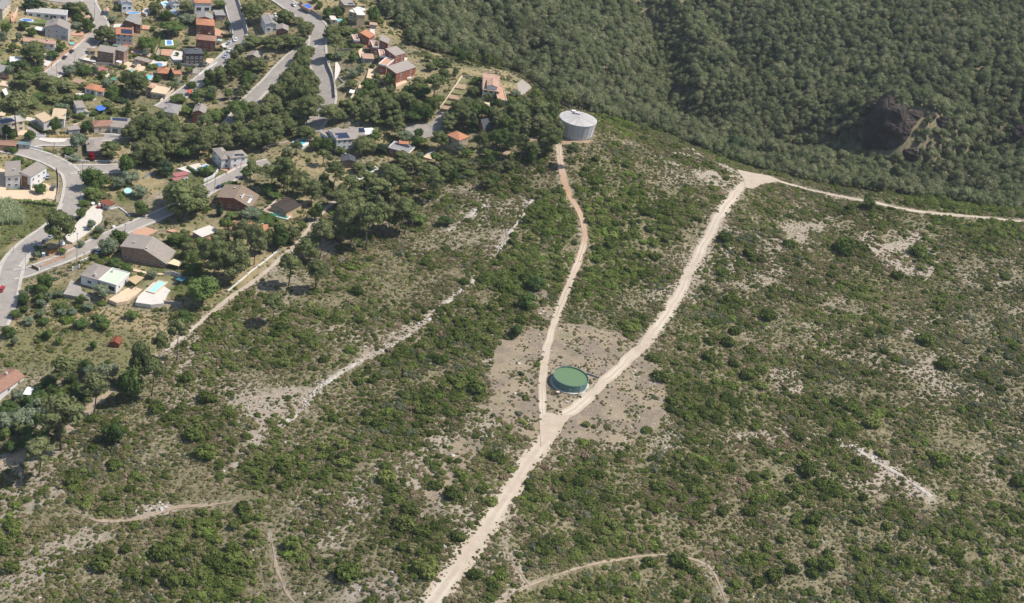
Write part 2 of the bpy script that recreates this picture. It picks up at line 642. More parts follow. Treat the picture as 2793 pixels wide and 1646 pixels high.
TOWN_OUT = F((-60, -60), (960, -60), (1030, 60), (1100, 150), (1240, 170), (1290, 200), (1250, 330), (1160, 390), (960, 440), (780, 480), (800, 520),
             (560, 745), (440, 760), (300, 755), (60, 740), (-60, 850))
paint_poly(TOWN, TOWN_OUT, 1.0)
WOOD_OUT = F((900, -120), (940, 30), (1010, 110), (1110, 140), (1240, 165), (1300, 190), (1370, 255), (1470, 285), (1560, 305), (1660, 340), (1770, 385), (1860, 415),
             (1960, 438), (2130, 470), (2300, 492), (2420, 508), (2518, 518), (2900, 560), (2900, -300), (1600, -300))
_c = WOOD_OUT[:-4]
_far = np.array([[620, _c[-1][1] + 60, 0], [620, 1340, 0], [-200, 1340, 0], [-80, 900, 0]])
WOOD_OUT = np.vstack([_c, _far])
paint_poly(WOOD, WOOD_OUT, 1.0)


# the wooded valley is cut by a gully and lesser runnels: deepen the survey there
def carve():
    W = WOOD.copy()
    for _ in range(3):
        W = np.minimum(W, blur(W, 10))
    fine = (_gx > RX0 + 1) & (_gx < RX0 + RNX - 1) & (_gy > RY0 + 1) & (_gy < RY0 + RNY - 1)
    w = np.where(fine, rlook(W, _gx, _gy), 0.0)
    d = np.full(_gx.shape, 1e9)
    for line, dep in ((gline('o', [(1010, 1160), (930, 950), (860, 790), (790, 660), (860, 520), (740, 330), (690, 180)]), 19.0), (gline('n', [(330, 700), (700, 760), (1300, 860), (1800, 760), (2300, 640)]), 12.0),
                      (gline('o', [(1160, 60), (1330, 260), (1500, 560), (1560, 700)]), 13.0), (gline('n', [(880, 180), (1260, 230), (1700, 330), (2100, 330)]), 9.0), (gline('w', [(1000, 60), (1300, 300), (1600, 560), (1900, 800)]), 9.0), (gline('w', [(500, 40), (900, 300), (1250, 520)]), 7.0)):
        d = np.full(_gx.shape, 1e9)
        for a, b in zip(line[:-1, :2], line[1:, :2]):
            e = b - a
            t = np.clip(((_gx - a[0]) * e[0] + (_gy - a[1]) * e[1]) / (e @ e), 0, 1)
            d = np.minimum(d, np.hypot(_gx - a[0] - t * e[0], _gy - a[1] - t * e[1]))
        GZ[:] -= w * dep * np.exp(-(d / 15.0) ** 2)
    q = gp('n', 1400, 540)
    GZ[:] += w * 17.0 * np.exp(-(np.hypot(_gx - q[0], _gy - q[1]) / 30.0) ** 2)
    GZ[:] += w * (5.0 * fbm(_gx, _gy, 75, 401, 3))


carve()
# natural, broken rims to the cleared ground
_ob = blur(OPEN, 9) + 0.42 * fbm(_rx, _ry, 13, 411, 4)
OPEN[:] = np.where(_ob > 0.55, 1.0, 0.0)
LITTER = np.clip((_ob - 0.2) / 0.6, 0, 1).astype(np.float32)

# ------------------------------------------------------------------ roads and tracks: centre lines
TRACKS = [  # name, width, points, label
    ('dirt_road', 5.0, F((1010, 1560), (1068, 1480), (1130, 1392), (1195, 1300), (1248, 1215), (1305, 1130), (1370, 1045), (1440, 985), (1510, 915), (1590, 840), (1645, 765), (1690, 680), (1735, 595), (1778, 518), (1820, 462), (1850, 440), (1905, 444), (1960, 459), (2100, 490), (2250, 519), (2400, 534), (2518, 545), (2640, 556)),
     'wide pale dirt road climbing the hill and turning right along the ridge'),
    ('dirt_track', 3.1, F((1338, 1075), (1334, 1000), (1334, 930), (1348, 845), (1372, 770), (1402, 690), (1426, 630), (1438, 585), (1428, 530), (1400, 480), (1383, 430), (1376, 375), (1372, 345)),
     'narrow two-rut track from the concrete tank down past the green reservoir'),
    ('garden_track', 2.1, F((830, 490), (790, 525), (745, 580), (700, 625), (645, 675), (565, 735), (485, 800), (405, 862)),
     'straw-coloured track beside the low white wall of the villas'),
    ('ridge_path', 1.8, F((1850, 440), (1800, 418), (1755, 398), (1700, 374), (1640, 350)), 'thin stony path following the ridge towards the concrete tank'),
    ('footpath', 1.15, F((1205, 1500), (1290, 1447), (1340, 1425), (1420, 1398), (1510, 1378), (1620, 1364), (1680, 1370), (1725, 1384), (1757, 1412), (1790, 1500)), 'ochre footpath curving across the bottom of the hillside'),
    ('footpath', 1.0, F((1240, 1335), (1262, 1385), (1300, 1440)), 'short ochre path dropping from the dirt road to the footpath'),
    ('footpath', 1.1, F((738, 1500), (700, 1445), (675, 1375), (665, 1312)), 'thin pale path climbing from the bottom edge left of the dirt road'),
    ('footpath', 1.15, F((180, 1255), (240, 1280), (310, 1280), (380, 1265), (430, 1250), (490, 1245), (560, 1235), (610, 1222)), 'pale stony path crossing the lower left slope'),
    ('side_track', 3.0, gline('l', ((1120, 600), (1000, 720), (860, 840), (760, 930), (700, 1010))), 'track between the pines at the lower left'),
    ('side_track', 3.2, gline('l', ((-120, 1440), (0, 1370), (130, 1300), (225, 1265))), 'pale track entering at the left edge below the pines')]
for nm, w, P, lab in TRACKS:
    paint_line(BLOCK, P, w * 0.9 if w > 2 else w + 0.5)
    paint_line(BARE, P, w + (2.2 if nm == 'dirt_road' else 1.2), 0.75)
LEDGES = [F((565, 1155), (640, 1082), (700, 1035), (745, 1005), (785, 950)), F((785, 950), (880, 892), (950, 862)), F((950, 862), (1005, 822), (1080, 755)), F((1080, 755), (1150, 705), (1195, 655), (1250, 580)),
          F((1250, 580), (1290, 520), (1310, 490)), F((2068, 1080), (2150, 1132), (2230, 1180), (2290, 1222)), F((330, 1262), (430, 1243)), F((1690, 365), (1790, 412)),
          F((1100, 570), (1200, 500)), F((2380, 1400), (2420, 1450))]
for P in LEDGES:
    paint_line(BARE, P, 2.6, 1.0)
paint_line(BARE, LEDGES[5], 6.0, 1.0)
ROADS = [  # width, points, label
    (6.6, gline('a', ((1180, -40), (1215, 70), (1290, 200), (1365, 320), (1325, 430), (1220, 570), (1080, 705), (900, 850), (760, 975), (600, 1075))), 'street with terracotta kerb running down between the far left houses', 1),
    (6.6, gline('b', ((1350, -60), (1370, 0), (1425, 200), (1480, 390), (1500, 510), (1430, 640), (1290, 800), (1080, 1000), (850, 1185), (560, 1390), (440, 1470))), 'sloping street past the brick houses with parked cars', 1),
    (8.2, gline('c', ((240, -60), (380, 30), (560, 160), (740, 275), (838, 370), (828, 500), (815, 640), (830, 780), (856, 920), (895, 1050), (925, 1200), (945, 1320), (925, 1440), (840, 1600), (740, 1760))), 'wide grey road coming down between the pines', 1),
    (7.4, gline('c', ((800, 560), (600, 690), (360, 900), (170, 1110), (0, 1270), (-150, 1430), (-260, 1580), (-350, 1690))), 'road branching left behind a strip of pines', 1),
    (7.4, gline('d', ((-120, 735), (60, 765), (260, 800), (480, 860), (680, 930), (850, 1020), (960, 1110), (1000, 1250), (985, 1380), (960, 1500), (915, 1620))), 'asphalt street curving past the house with the sand yard', 1),
    (7.0, gline('i', ((965, 690), (880, 850), (700, 1010), (520, 1140), (360, 1260), (230, 1390), (130, 1520))), 'asphalt street descending past the lone pine', 1),
    (8.0, gline('j', ((190, 360), (130, 470), (90, 620), (60, 760), (10, 930), (-50, 1080))), 'asphalt street leaving the frame at the left edge', 1),
    (5.6, gline('j', ((130, 560), (260, 540), (420, 480), (620, 405), (800, 325), (1000, 222), (1200, 132), (1400, 45), (1560, -20), (1700, -85), (1823, -135), (1920, -175))), 'narrow street climbing from the junction past the white house', 1),
    (7.0, gline('d', ((930, 1060), (1100, 1055), (1300, 1050), (1480, 1050), (1680, 1035))), 'side street behind the white balustrade', 1),
    (6.4, gline('e', ((780, 1240), (880, 1160), (1020, 1080), (1180, 995), (1320, 925), (1480, 870), (1640, 830))), 'short street in front of the white house with roof panels', 1),
    (6.0, gline('d', ((380, 720), (520, 690), (720, 690), (960, 695), (1200, 660), (1430, 625), (1600, 640))), 'quiet street in front of the cream-tiled house', 1),
    (7.0, gline('a', ((560, -30), (760, -5), (1030, 20), (1200, 60))), 'street at the very top left of the view', 0),
    (6.5, gline('g', ((360, 560), (345, 680), (310, 800))), 'end of the wide road half hidden by pines', 0),
    (7.0, gline('g', ((2080, 560), (1985, 650), (1860, 760))), 'concrete driveway leading down from the blue gate', 0)]
for w, P, lab, sw in ROADS:
    paint_line(BLOCK, P, w + 3.0)


# ------------------------------------------------------------------ ground materials
def mat_ground():
    m, nt, N, L, b = nt_new("hill_soil")
    geo = N.new('ShaderNodeNewGeometry')
    at = N.new('ShaderNodeAttribute')
    at.attribute_name = 'cover'
    sp = N.new('ShaderNodeSeparateColor')
    L.new(at.outputs['Color'], sp.inputs[0])

    def noise(scale, detail=5, rough=0.6):
        n = N.new('ShaderNodeTexNoise')
        n.inputs['Scale'].default_value = scale
        n.inputs['Detail'].default_value = detail
        n.inputs['Roughness'].default_value = rough
        L.new(geo.outputs['Position'], n.inputs['Vector'])
        return n.outputs[0]

    def ramp(src, a, c0, c1):
        r = N.new('ShaderNodeValToRGB')
        r.color_ramp.elements[0].position, r.color_ramp.elements[1].position = a
        r.color_ramp.elements[0].color, r.color_ramp.elements[1].color = (*c0, 1), (*c1, 1)
        L.new(src, r.inputs[0])
        return r.outputs[0]

    def mask(src, noise_src, lo, hi, gain=0.9):
        ad = N.new('ShaderNodeMath')
        ad.operation = 'MULTIPLY_ADD'
        L.new(noise_src, ad.inputs[0])
        ad.inputs[1].default_value = gain
        L.new(src, ad.inputs[2])
        r = N.new('ShaderNodeMapRange')
        r.inputs[1].default_value, r.inputs[2].default_value = lo + gain * 0.5, hi + gain * 0.5
        L.new(ad.outputs[0], r.inputs[0])
        return r.outputs[0]

    def mix(f, a, c):
        x = N.new('ShaderNodeMixRGB')
        L.new(f, x.inputs[0])
        for s, k in ((a, 1), (c, 2)):
            if isinstance(s, tuple):
                x.inputs[k].default_value = (*s, 1)
            else:
                L.new(s, x.inputs[k])
        return x.outputs[0]
    n_big, n_mid, n_fine = noise(0.09, 6), noise(0.55, 6, 0.7), noise(2.6, 4, 0.7)
    # thin ground layer under the scrub: straw, litter, herbs
    scrub = ramp(n_mid, (0.34, 0.66), (0.118, 0.108, 0.054), (0.285, 0.238, 0.150))
    soil = ramp(n_fine, (0.25, 0.75), (0.235, 0.19, 0.142), (0.46, 0.385, 0.30))
    vor = N.new('ShaderNodeTexVoronoi')
    vor.inputs['Scale'].default_value = 1.1
    L.new(geo.outputs['Position'], vor.inputs['Vector'])
    stone_f = N.new('ShaderNodeMapRange')
    stone_f.inputs[1].default_value, stone_f.inputs[2].default_value, stone_f.inputs[3].default_value, stone_f.inputs[4].default_value = 0.16, 0.3, 1, 0
    L.new(vor.outputs['Distance'], stone_f.inputs[0])
    soil = mix(stone_f.outputs[0], soil, (0.50, 0.455, 0.39))
    litter = ramp(n_fine, (0.3, 0.72), (0.15, 0.118, 0.086), (0.29, 0.232, 0.172))
    grass = ramp(n_mid, (0.3, 0.7), (0.066, 0.088, 0.028), (0.165, 0.165, 0.065))
    straw = ramp(n_mid, (0.3, 0.7), (0.21, 0.17, 0.085), (0.40, 0.32, 0.18))
    col = mix(mask(sp.outputs[0], n_mid, 0.35, 0.62), scrub, soil)
    col = mix(mask(sp.outputs[2], n_mid, 0.30, 0.7, 0.7), col, straw)
    litter2 = ramp(n_fine, (0.3, 0.72), (0.225, 0.176, 0.112), (0.37, 0.298, 0.205))
    litter = mix(ramp(n_big, (0.42, 0.58), (0, 0, 0), (1, 1, 1)), litter, litter2)
    litter = mix(stone_f.outputs[0], litter, (0.36, 0.315, 0.265))
    col = mix(mask(at.outputs['Alpha'], n_mid, 0.3, 0.7, 0.5), col, litter)
    col = mix(mask(sp.outputs[1], n_mid, 0.30, 0.7, 0.8), col, grass)
    L.new(col, b.inputs['Base Color'])
    b.inputs['Roughness'].default_value = 0.95
    b.inputs['Specular IOR Level'].default_value = 0.1
    bp = N.new('ShaderNodeBump')
    bp.inputs['Strength'].default_value = 0.8
    bp.inputs['Distance'].default_value = 0.25
    L.new(n_fine, bp.inputs['Height'])
    L.new(bp.outputs[0], b.inputs['Normal'])
    return m


def mat_dirt():
    m, nt, N, L, b = nt_new("pale_dirt")
    geo = N.new('ShaderNodeNewGeometry')
    at = N.new('ShaderNodeAttribute')
    at.attribute_name = 'across'
    uv = N.new('ShaderNodeSeparateColor')
    L.new(at.outputs['Color'], uv.inputs[0])
    n1, n2 = N.new('ShaderNodeTexNoise'), N.new('ShaderNodeTexNoise')
    n1.inputs['Scale'].default_value, n2.inputs['Scale'].default_value = 0.25, 1.8
    for n in (n1, n2):
        n.inputs['Detail'].default_value = 6
        n.inputs['Roughness'].default_value = 0.65
        L.new(geo.outputs['Position'], n.inputs['Vector'])
    r = N.new('ShaderNodeValToRGB')
    r.color_ramp.elements[0].position, r.color_ramp.elements[1].position = 0.3, 0.72
    r.color_ramp.elements[0].color, r.color_ramp.elements[1].color = (0.36, 0.285, 0.205, 1), (0.53, 0.45, 0.35, 1)
    ad = N.new('ShaderNodeMath')
    ad.operation = 'ADD'
    ml = N.new('ShaderNodeMath')
    ml.operation = 'MULTIPLY'
    ml.inputs[1].default_value = 0.45
    L.new(n2.outputs[0], ml.inputs[0])
    m2 = N.new('ShaderNodeMath')
    m2.operation = 'MULTIPLY'
    m2.inputs[1].default_value = 0.55
    L.new(n1.outputs[0], m2.inputs[0])
    L.new(ml.outputs[0], ad.inputs[0])
    L.new(m2.outputs[0], ad.inputs[1])
    L.new(ad.outputs[0], r.inputs[0])
    # green weeds on the crown between the ruts (red channel carries where they grow)
    mr = N.new('ShaderNodeMapRange')
    mr.inputs[1].default_value, mr.inputs[2].default_value = 0.95, 1.2
    a2 = N.new('ShaderNodeMath')
    a2.operation = 'ADD'
    L.new(uv.outputs[0], a2.inputs[0])
    L.new(n2.outputs[0], a2.inputs[1])
    L.new(a2.outputs[0], mr.inputs[0])
    mx = N.new('ShaderNodeMixRGB')
    mx.inputs[2].default_value = (0.17, 0.15, 0.075, 1)
    L.new(mr.outputs[0], mx.inputs[0])
    L.new(r.outputs[0], mx.inputs[1])
    # red clay stretches (green channel)
    mx2 = N.new('ShaderNodeMixRGB')
    mx2.inputs[2].default_value = (0.40, 0.235, 0.135, 1)
    L.new(uv.outputs[1], mx2.inputs[0])
    L.new(mx.outputs[0], mx2.inputs[1])
    # wheel-worn pale lines (blue channel)
    mx3 = N.new('ShaderNodeMixRGB')
    mx3.inputs[2].default_value = (0.60, 0.53, 0.43, 1)
    m3 = N.new('ShaderNodeMath')
    m3.operation = 'MULTIPLY'
    m3.inputs[1].default_value = 0.75
    L.new(uv.outputs[2], m3.inputs[0])
    L.new(m3.outputs[0], mx3.inputs[0])
    L.new(mx2.outputs[0], mx3.inputs[1])
    L.new(mx3.outputs[0], b.inputs['Base Color'])
    b.inputs['Roughness'].default_value = 0.95
    b.inputs['Specular IOR Level'].default_value = 0.1
    bp = N.new('ShaderNodeBump')
    bp.inputs['Strength'].default_value = 0.6
    bp.inputs['Distance'].default_value = 0.12
    L.new(n2.outputs[0], bp.inputs['Height'])
    L.new(bp.outputs[0], b.inputs['Normal'])
    return m


M_GROUND, M_DIRT = mat_ground(), mat_dirt()
M_PATH = mat('trodden_earth', (0.37, 0.285, 0.20), 0.95, 0.22, 0.8, 0.08, 2.5)
M_ASPH = mat('worn_asphalt', (0.335, 0.298, 0.262), 0.92, 0.13, 0.35, 0.02, 8, stain=0.25)
M_WALK = mat('pavement_concrete', (0.47, 0.43, 0.375), 0.9, 0.12, 0.8, 0.02, 8, stain=0.3)
M_KERB = mat('kerb_stone', (0.44, 0.40, 0.36), 0.9, 0.1, 1.0)


# ------------------------------------------------------------------ draped ribbons
def resample(P, step):
    P = np.asarray(P)[:, :2]
    # smooth through the points (Catmull-Rom)
    Q = np.vstack([2 * P[0] - P[1], P, 2 * P[-1] - P[-2]])
    out = []
    for k in range(1, len(Q) - 2):
        n = max(2, int(np.linalg.norm(Q[k + 1] - Q[k]) / step))
        for q in range(n):
            t = q / n
            out.append(0.5 * (2 * Q[k] + (Q[k + 1] - Q[k - 1]) * t + (2 * Q[k - 1] - 5 * Q[k] + 4 * Q[k + 1] - Q[k + 2]) * t * t
                              + (3 * Q[k] - Q[k - 1] - 3 * Q[k + 1] + Q[k + 2]) * t ** 3))
    out.append(P[-1])
    return np.array(out)


def normals(C):
    d = np.gradient(C, axis=0)
    d /= np.linalg.norm(d, axis=1)[:, None] + 1e-9
    return np.c_[-d[:, 1], d[:, 0]]


def ribbon(name, P, width, material, *a, wfun=None, **k):
    return _ribbon(name, P, width, material, *a, wfun=wfun, **k)


def _ribbon(name, P, width, material, lift=0.1, step=1.5, nac=7, ragged=0.0, seed=0, thick=0.0, attr=None, off0=None, off1=None, wfun=None, taper=0.0):
    C = resample(P, step)
    nr = normals(C)
    s = np.r_[0, np.cumsum(np.linalg.norm(np.diff(C, axis=0), axis=1))]
    lo = np.full(len(C), -width / 2 if off0 is None else off0)
    hi = np.full(len(C), width / 2 if off1 is None else off1)
    if wfun is not None:
        k_ = wfun(C)
        lo, hi = lo * k_, hi * k_
    if taper:
        k_ = np.clip(np.minimum(s, s[-1] - s) / taper, 0.12, 1) * np.clip(0.85 + 0.45 * fbm(s, s * 0, 7, seed + 5, 2), 0.3, 1.3)
        lo, hi = lo * k_, hi * k_
    if ragged:
        lo = lo - ragged * (0.9 * fbm(s, s * 0, 13, seed + 3, 3) + 0.3 * fbm(s, s * 0, 5, seed + 4, 2))
        hi = hi + ragged * (0.9 * fbm(s, s * 0, 13, seed + 13, 3) + 0.3 * fbm(s, s * 0, 5, seed + 14, 2))
    T = np.linspace(0, 1, nac)
    X = C[:, None, :] + nr[:, None, :] * (lo[:, None] * (1 - T) + hi[:, None] * T)[:, :, None]
    z = hgt(X[..., 0], X[..., 1]) + lift
    if thick:
        z = z.max(axis=1, keepdims=True) * np.ones((1, nac)) * 0.5 + z * 0.5
    V = np.dstack([X, z]).reshape(-1, 3)
    n = len(C)
    f = [(i * nac + k, (i + 1) * nac + k, (i + 1) * nac + k + 1, i * nac + k + 1) for i in range(n - 1) for k in range(nac - 1)]
    f = [q[::-1] for q in f]
    V = V.tolist()
    if thick:
        def skirt(k0):
            b = len(V)
            for i in range(n):
                p = V[i * nac + k0]
                V.append([p[0], p[1], p[2] - thick])
            for i in range(n - 1):
                f.append((i * nac + k0, (i + 1) * nac + k0, b + i + 1, b + i))
        skirt(0)
        skirt(nac - 1)
    o = mesh_obj(name, V, f, material)
    if attr is not None:
        ca = o.data.color_attributes.new('across', 'FLOAT_COLOR', 'POINT')
        buf = np.zeros((len(V), 4), np.float32)
        g = np.zeros((n, nac, 4), np.float32)
        attr(g, s, T, C)
        buf[:n * nac] = g.reshape(-1, 4)
        ca.data.foreach_set('color', buf.ravel())
    return o, C, nr


# ------------------------------------------------------------------ the terrain sheet
def build_terrain():
    nx, ny = len(GX), len(GY)
    V = np.dstack([_gx, _gy, GZ]).reshape(-1, 3)
    i, j = np.meshgrid(np.arange(nx - 1), np.arange(ny - 1), indexing='ij')
    a = (i * ny + j).ravel()
    f = np.c_[a, a + ny, a + ny + 1, a + 1]
    me = bpy.data.meshes.new('hillside')
    me.vertices.add(len(V))
    me.vertices.foreach_set('co', V.ravel())
    me.loops.add(f.size)
    me.loops.foreach_set('vertex_index', f.ravel().astype(np.int32))
    me.polygons.add(len(f))
    me.polygons.foreach_set('loop_start', np.arange(0, f.size, 4, dtype=np.int32))
    me.polygons.foreach_set('use_smooth', np.ones(len(f), bool))
    me.update()
    me.validate()
    inside = (V[:, 0] > RX0) & (V[:, 0] < RX0 + RNX) & (V[:, 1] > RY0) & (V[:, 1] < RY0 + RNY)
    x, y = V[:, 0], V[:, 1]
    big = fbm(x, y, 45, 21, 4)
    bare = rlook(blur(BARE, 1), x, y) * inside
    bare = np.maximum(bare, 0.32 + 0.30 * fbm(x, y, 24, 31, 3) + 0.12 * big)
    bare = bare * (1 - 0.75 * rlook(blur(LUSH, 2), x, y) * inside)
    town = rlook(blur(TOWN, 2), x, y) * inside
    wood = rlook(blur(WOOD, 2), x, y) * inside
    bare = np.where(wood > 0.5, 0.0, bare)
    green = np.maximum(rlook(blur(GREEN, 1), x, y) * inside, town * (0.26 + 0.55 * fbm(x, y, 17, 41, 3)))
    dry = np.maximum(rlook(blur(DRY, 1), x, y) * inside, town * (0.50 + 0.55 * fbm(x, y, 21, 51, 3)))
    lit = rlook(blur(LITTER, 1), x, y) * inside
    green = np.maximum(green, lit * (0.05 + 0.6 * fbm(x, y, 7, 431, 3)))
    ca = me.color_attributes.new('cover', 'FLOAT_COLOR', 'POINT')
    ca.data.foreach_set('color', np.c_[bare, green, dry, lit].astype(np.float32).ravel())
    me.materials.append(M_GROUND)
    o = bpy.data.objects.new('hillside', me)
    COL.objects.link(o)
    tag(o, 'scrub-covered hillside with pale stony soil', kind='structure')


build_terrain()


def track_attr(two_rut, clay):
    def fn(g, s, T, C):
        g[:, :, 2] = (np.exp(-((T - 0.32) / 0.085) ** 2) + np.exp(-((T - 0.70) / 0.085) ** 2))[None, :] * np.clip(0.55 + 0.8 * fbm(s, s * 0, 22, 78, 3), 0, 1)[:, None]
        edge = np.clip((np.abs(T - 0.5) - 0.36) / 0.14, 0, 1)
        g[:, :, 0] = np.maximum(g[:, :, 0], 0.55 * edge[None, :] * np.clip(0.5 + 1.2 * fbm(s, s * 0, 8, 79, 3), 0, 1)[:, None])
        if two_rut:
            crown = np.exp(-((T - 0.5) / 0.13) ** 2) * 0.62
            g[:, :, 0] = crown[None, :] * (0.75 + 0.25 * fbm(s, s * 0, 12, 77, 2))[:, None]
        if clay is not None:
            p = C[:, :2]
            d = np.hypot(p[:, 0] - clay[0], p[:, 1] - clay[1])
            g[:, :, 1] = (0.85 * np.exp(-(d / clay[2]) ** 2))[:, None]
    return fn


_wy0, _wy1 = float(gp('F', 1440, 985)[1]), float(gp('F', 1200, 1300)[1])


def road_w(C):
    t = np.clip((_wy0 - C[:, 1]) / (_wy0 - _wy1), 0, 1)
    return np.where(C[:, 0] > float(gp('F', 1930, 450)[0]), 0.72, 1.0 + 0.85 * t)


_clay = gp('F', 1412, 500)
for k, (nm, w, P, lab) in enumerate(TRACKS):
    two = nm in ('dirt_track', 'garden_track', 'side_track')
    o, C, nr = ribbon(nm, P, w, M_PATH if nm in ('footpath', 'side_track') else M_DIRT, 0.10 + 0.012 * k, 1.2, 13, ragged=0.95 if w > 4 else 0.4, seed=k * 31, wfun=road_w if nm == 'dirt_road' else None, taper=14.0 if nm in ('footpath', 'ridge_path') else 0.0,
                      attr=track_attr(two, (_clay[0], _clay[1], 48.0) if nm == 'dirt_track' else None))
    tag(o, lab, kind='structure')
# the open patch where the ridge road, the climbing road and the ridge path meet
_jp = F((1812, 418), (1850, 426), (1895, 434), (1920, 446), (1872, 456), (1850, 466), (1832, 462), (1828, 442))


def sheet(name, P, material, label, lift=0.12, kind='structure', sub=2.0, flat=None, thick=0.6):
    """paved or levelled patch over an outline; flat = fixed height above its mean ground"""
    P = np.asarray(P, float)
    paint_poly(BLOCK, P)
    if flat is not None:
        z = float(np.mean(hgt(P[:, 0], P[:, 1]))) + flat
        mb = MB().prism([tuple(p[:2]) for p in P], z - thick, z)
        o = mb.build(name, material)
        return tag(o, label, kind=kind), z
    bm = bmesh.new()
    vs = [bm.verts.new((p[0], p[1], 0)) for p in P]
    bm.faces.new(vs)
    bmesh.ops.triangulate(bm, faces=bm.faces[:])
    for _ in range(6):
        lng = [e for e in bm.edges if e.calc_length() > sub * 1.6]
        if not lng:
            break
        bmesh.ops.subdivide_edges(bm, edges=lng, cuts=1)
        bmesh.ops.triangulate(bm, faces=bm.faces[:])
    bmesh.ops.recalc_face_normals(bm, faces=bm.faces[:])
    for v in bm.verts:
        v.co.z = float(hgt(v.co.x, v.co.y)) + lift
    me = bpy.data.meshes.new(name)
    bm.to_mesh(me)
    bm.free()
    if me.polygons and me.polygons[0].normal.z < 0:
        me.flip_normals()
    me.materials.append(material)
    o = bpy.data.objects.new(name, me)
    COL.objects.link(o)
    return tag(o, label, kind=kind), None




def ledges():
    mt = mat('ledge_limestone', (0.46, 0.405, 0.335), 0.95, 0.2, 1.2, 0.15, 2.0)
    for q, P in enumerate(LEDGES):
        C = resample(P, 0.8)
        nr = normals(C)
        s = np.r_[0, np.cumsum(np.linalg.norm(np.diff(C, axis=0), axis=1))]
        C = C + nr * (1.0 * fbm(s, s * 0 + q, 16, 601 + q, 3))[:, None]
        on = np.clip(0.5 + 2.2 * (fbm(s, s * 0 + q * 3.1, 13, 621 + q, 3) - (0.05 if q == 5 else 0.14)), 0, 1)        # where it sinks under the soil
        wd = np.clip(0.95 + 0.9 * fbm(s, s * 0, 8, 641 + q, 3), 0.25, 2.4)
        hh = np.clip(0.45 + 0.5 * fbm(s, s * 0, 5, 661 + q, 3), 0.12, 1.1) * on - 0.5 * (1 - on)
        wd = wd * (0.3 + 0.7 * on)
        V, Fc = [], []
        rn = np.random.default_rng(q)
        for k in range(len(C)):
            for off, up in ((-1, -0.5), (-0.85, 0.55), (-0.2, 1.0), (0.5, 0.75), (1, -0.5)):
                p = C[k] + nr[k] * off * wd[k] + rn.normal(0, 0.12, 2)
                V.append((p[0], p[1], float(hgt(p[0], p[1])) + (hh[k] * up + rn.normal(0, 0.05) if up > 0 else min(-0.3, hh[k] - 0.3))))
        for k in range(len(C) - 1):
            for r in range(4):
                Fc.append((k * 5 + r, k * 5 + r + 1, (k + 1) * 5 + r + 1, (k + 1) * 5 + r))
        o = mesh_obj('rock_ledge', V, Fc, mt)
        tag(o, ('lowest stretch of the pale rock ledge left of centre', 'second stretch of the pale rock ledge left of centre', 'middle stretch of the pale rock ledge left of centre', 'upper stretch of the pale rock ledge left of centre',
                'topmost stretch of the pale rock ledge left of centre', 'pale eroded scar on the right slope', 'short white rock step by the lower left path', 'stony rim of the ridge beside the junction',
                'broken rock step on the slope below the pools', 'small rock step at the bottom right')[q], 'rock ledge')


ledges()
sheet('dirt_junction', _jp, M_DIRT, 'pale open patch where the dirt road reaches the ridge', 0.22)
sheet('dirt_junction', F((1326, 1035), (1346, 1015), (1380, 1024), (1408, 1020), (1372, 1062), (1330, 1100)), M_DIRT, 'pale open patch where the track meets the dirt road below the reservoir', 0.25)

for k, (w, P, lab, sw) in enumerate(ROADS):
    o, C, nr = ribbon('road', P, w, M_ASPH, 0.20 + 0.01 * k, 1.5, 9, ragged=0.12, seed=500 + k)
    tag(o, lab, kind='structure')
    if sw:
        for side in (-1, 1):
            a, b = (w / 2 + 0.03, w / 2 + 1.45) if side > 0 else (-w / 2 - 1.45, -w / 2 - 0.03)
            o2, _, _ = ribbon('pavement', P, 1.4, M_WALK, 0.33 + 0.01 * k, 1.5, 3, seed=k, thick=0.3, off0=a, off1=b)
            tag(o2, 'pavement %s the %s' % ('left of' if side > 0 else 'right of', lab[:48].rsplit(' ', 1)[0]), kind='structure')
sheet('turning_circle', gline('g', ((1480, 745), (1600, 705), (1760, 695), (1910, 740), (1925, 800), (1880, 860), (1760, 890), (1640, 870), (1540, 820))), M_ASPH, 'grey asphalt turning circle at the end of the lane', 0.42)
# ------------------------------------------------------------------ plants: prototype meshes
def leaf_cards(centres, normals_, size, rng, tilt=0.38):
    """one small bent tuft (two triangles folded along the middle) per centre, facing roughly outward"""
    n = len(centres)
    nn = normals_ + rng.normal(0, tilt, (n, 3))
    nn /= np.linalg.norm(nn, axis=1)[:, None] + 1e-9
    r = rng.normal(0, 1, (n, 3))
    t = np.cross(nn, r)
    t /= np.linalg.norm(t, axis=1)[:, None] + 1e-9
    b = np.cross(nn, t)
    s = size * rng.uniform(0.7, 1.35, (n, 1))
    V = np.stack([centres - t * s, centres + b * s * 0.75 + nn * s * 0.2, centres + t * s, centres - b * s * 0.75 + nn * s * 0.2], 1).reshape(-1, 3)
    F_ = np.arange(n * 4).reshape(n, 4)
    return V, F_


def ico(sub):
    bm = bmesh.new()
    bmesh.ops.create_icosphere(bm, subdivisions=sub, radius=1.0)
    v = np.array([p.co[:] for p in bm.verts])
    f = [tuple(q.index for q in p.verts) for p in bm.faces]
    bm.free()
    return v, f


ICO1, ICO2 = ico(1), ico(2)


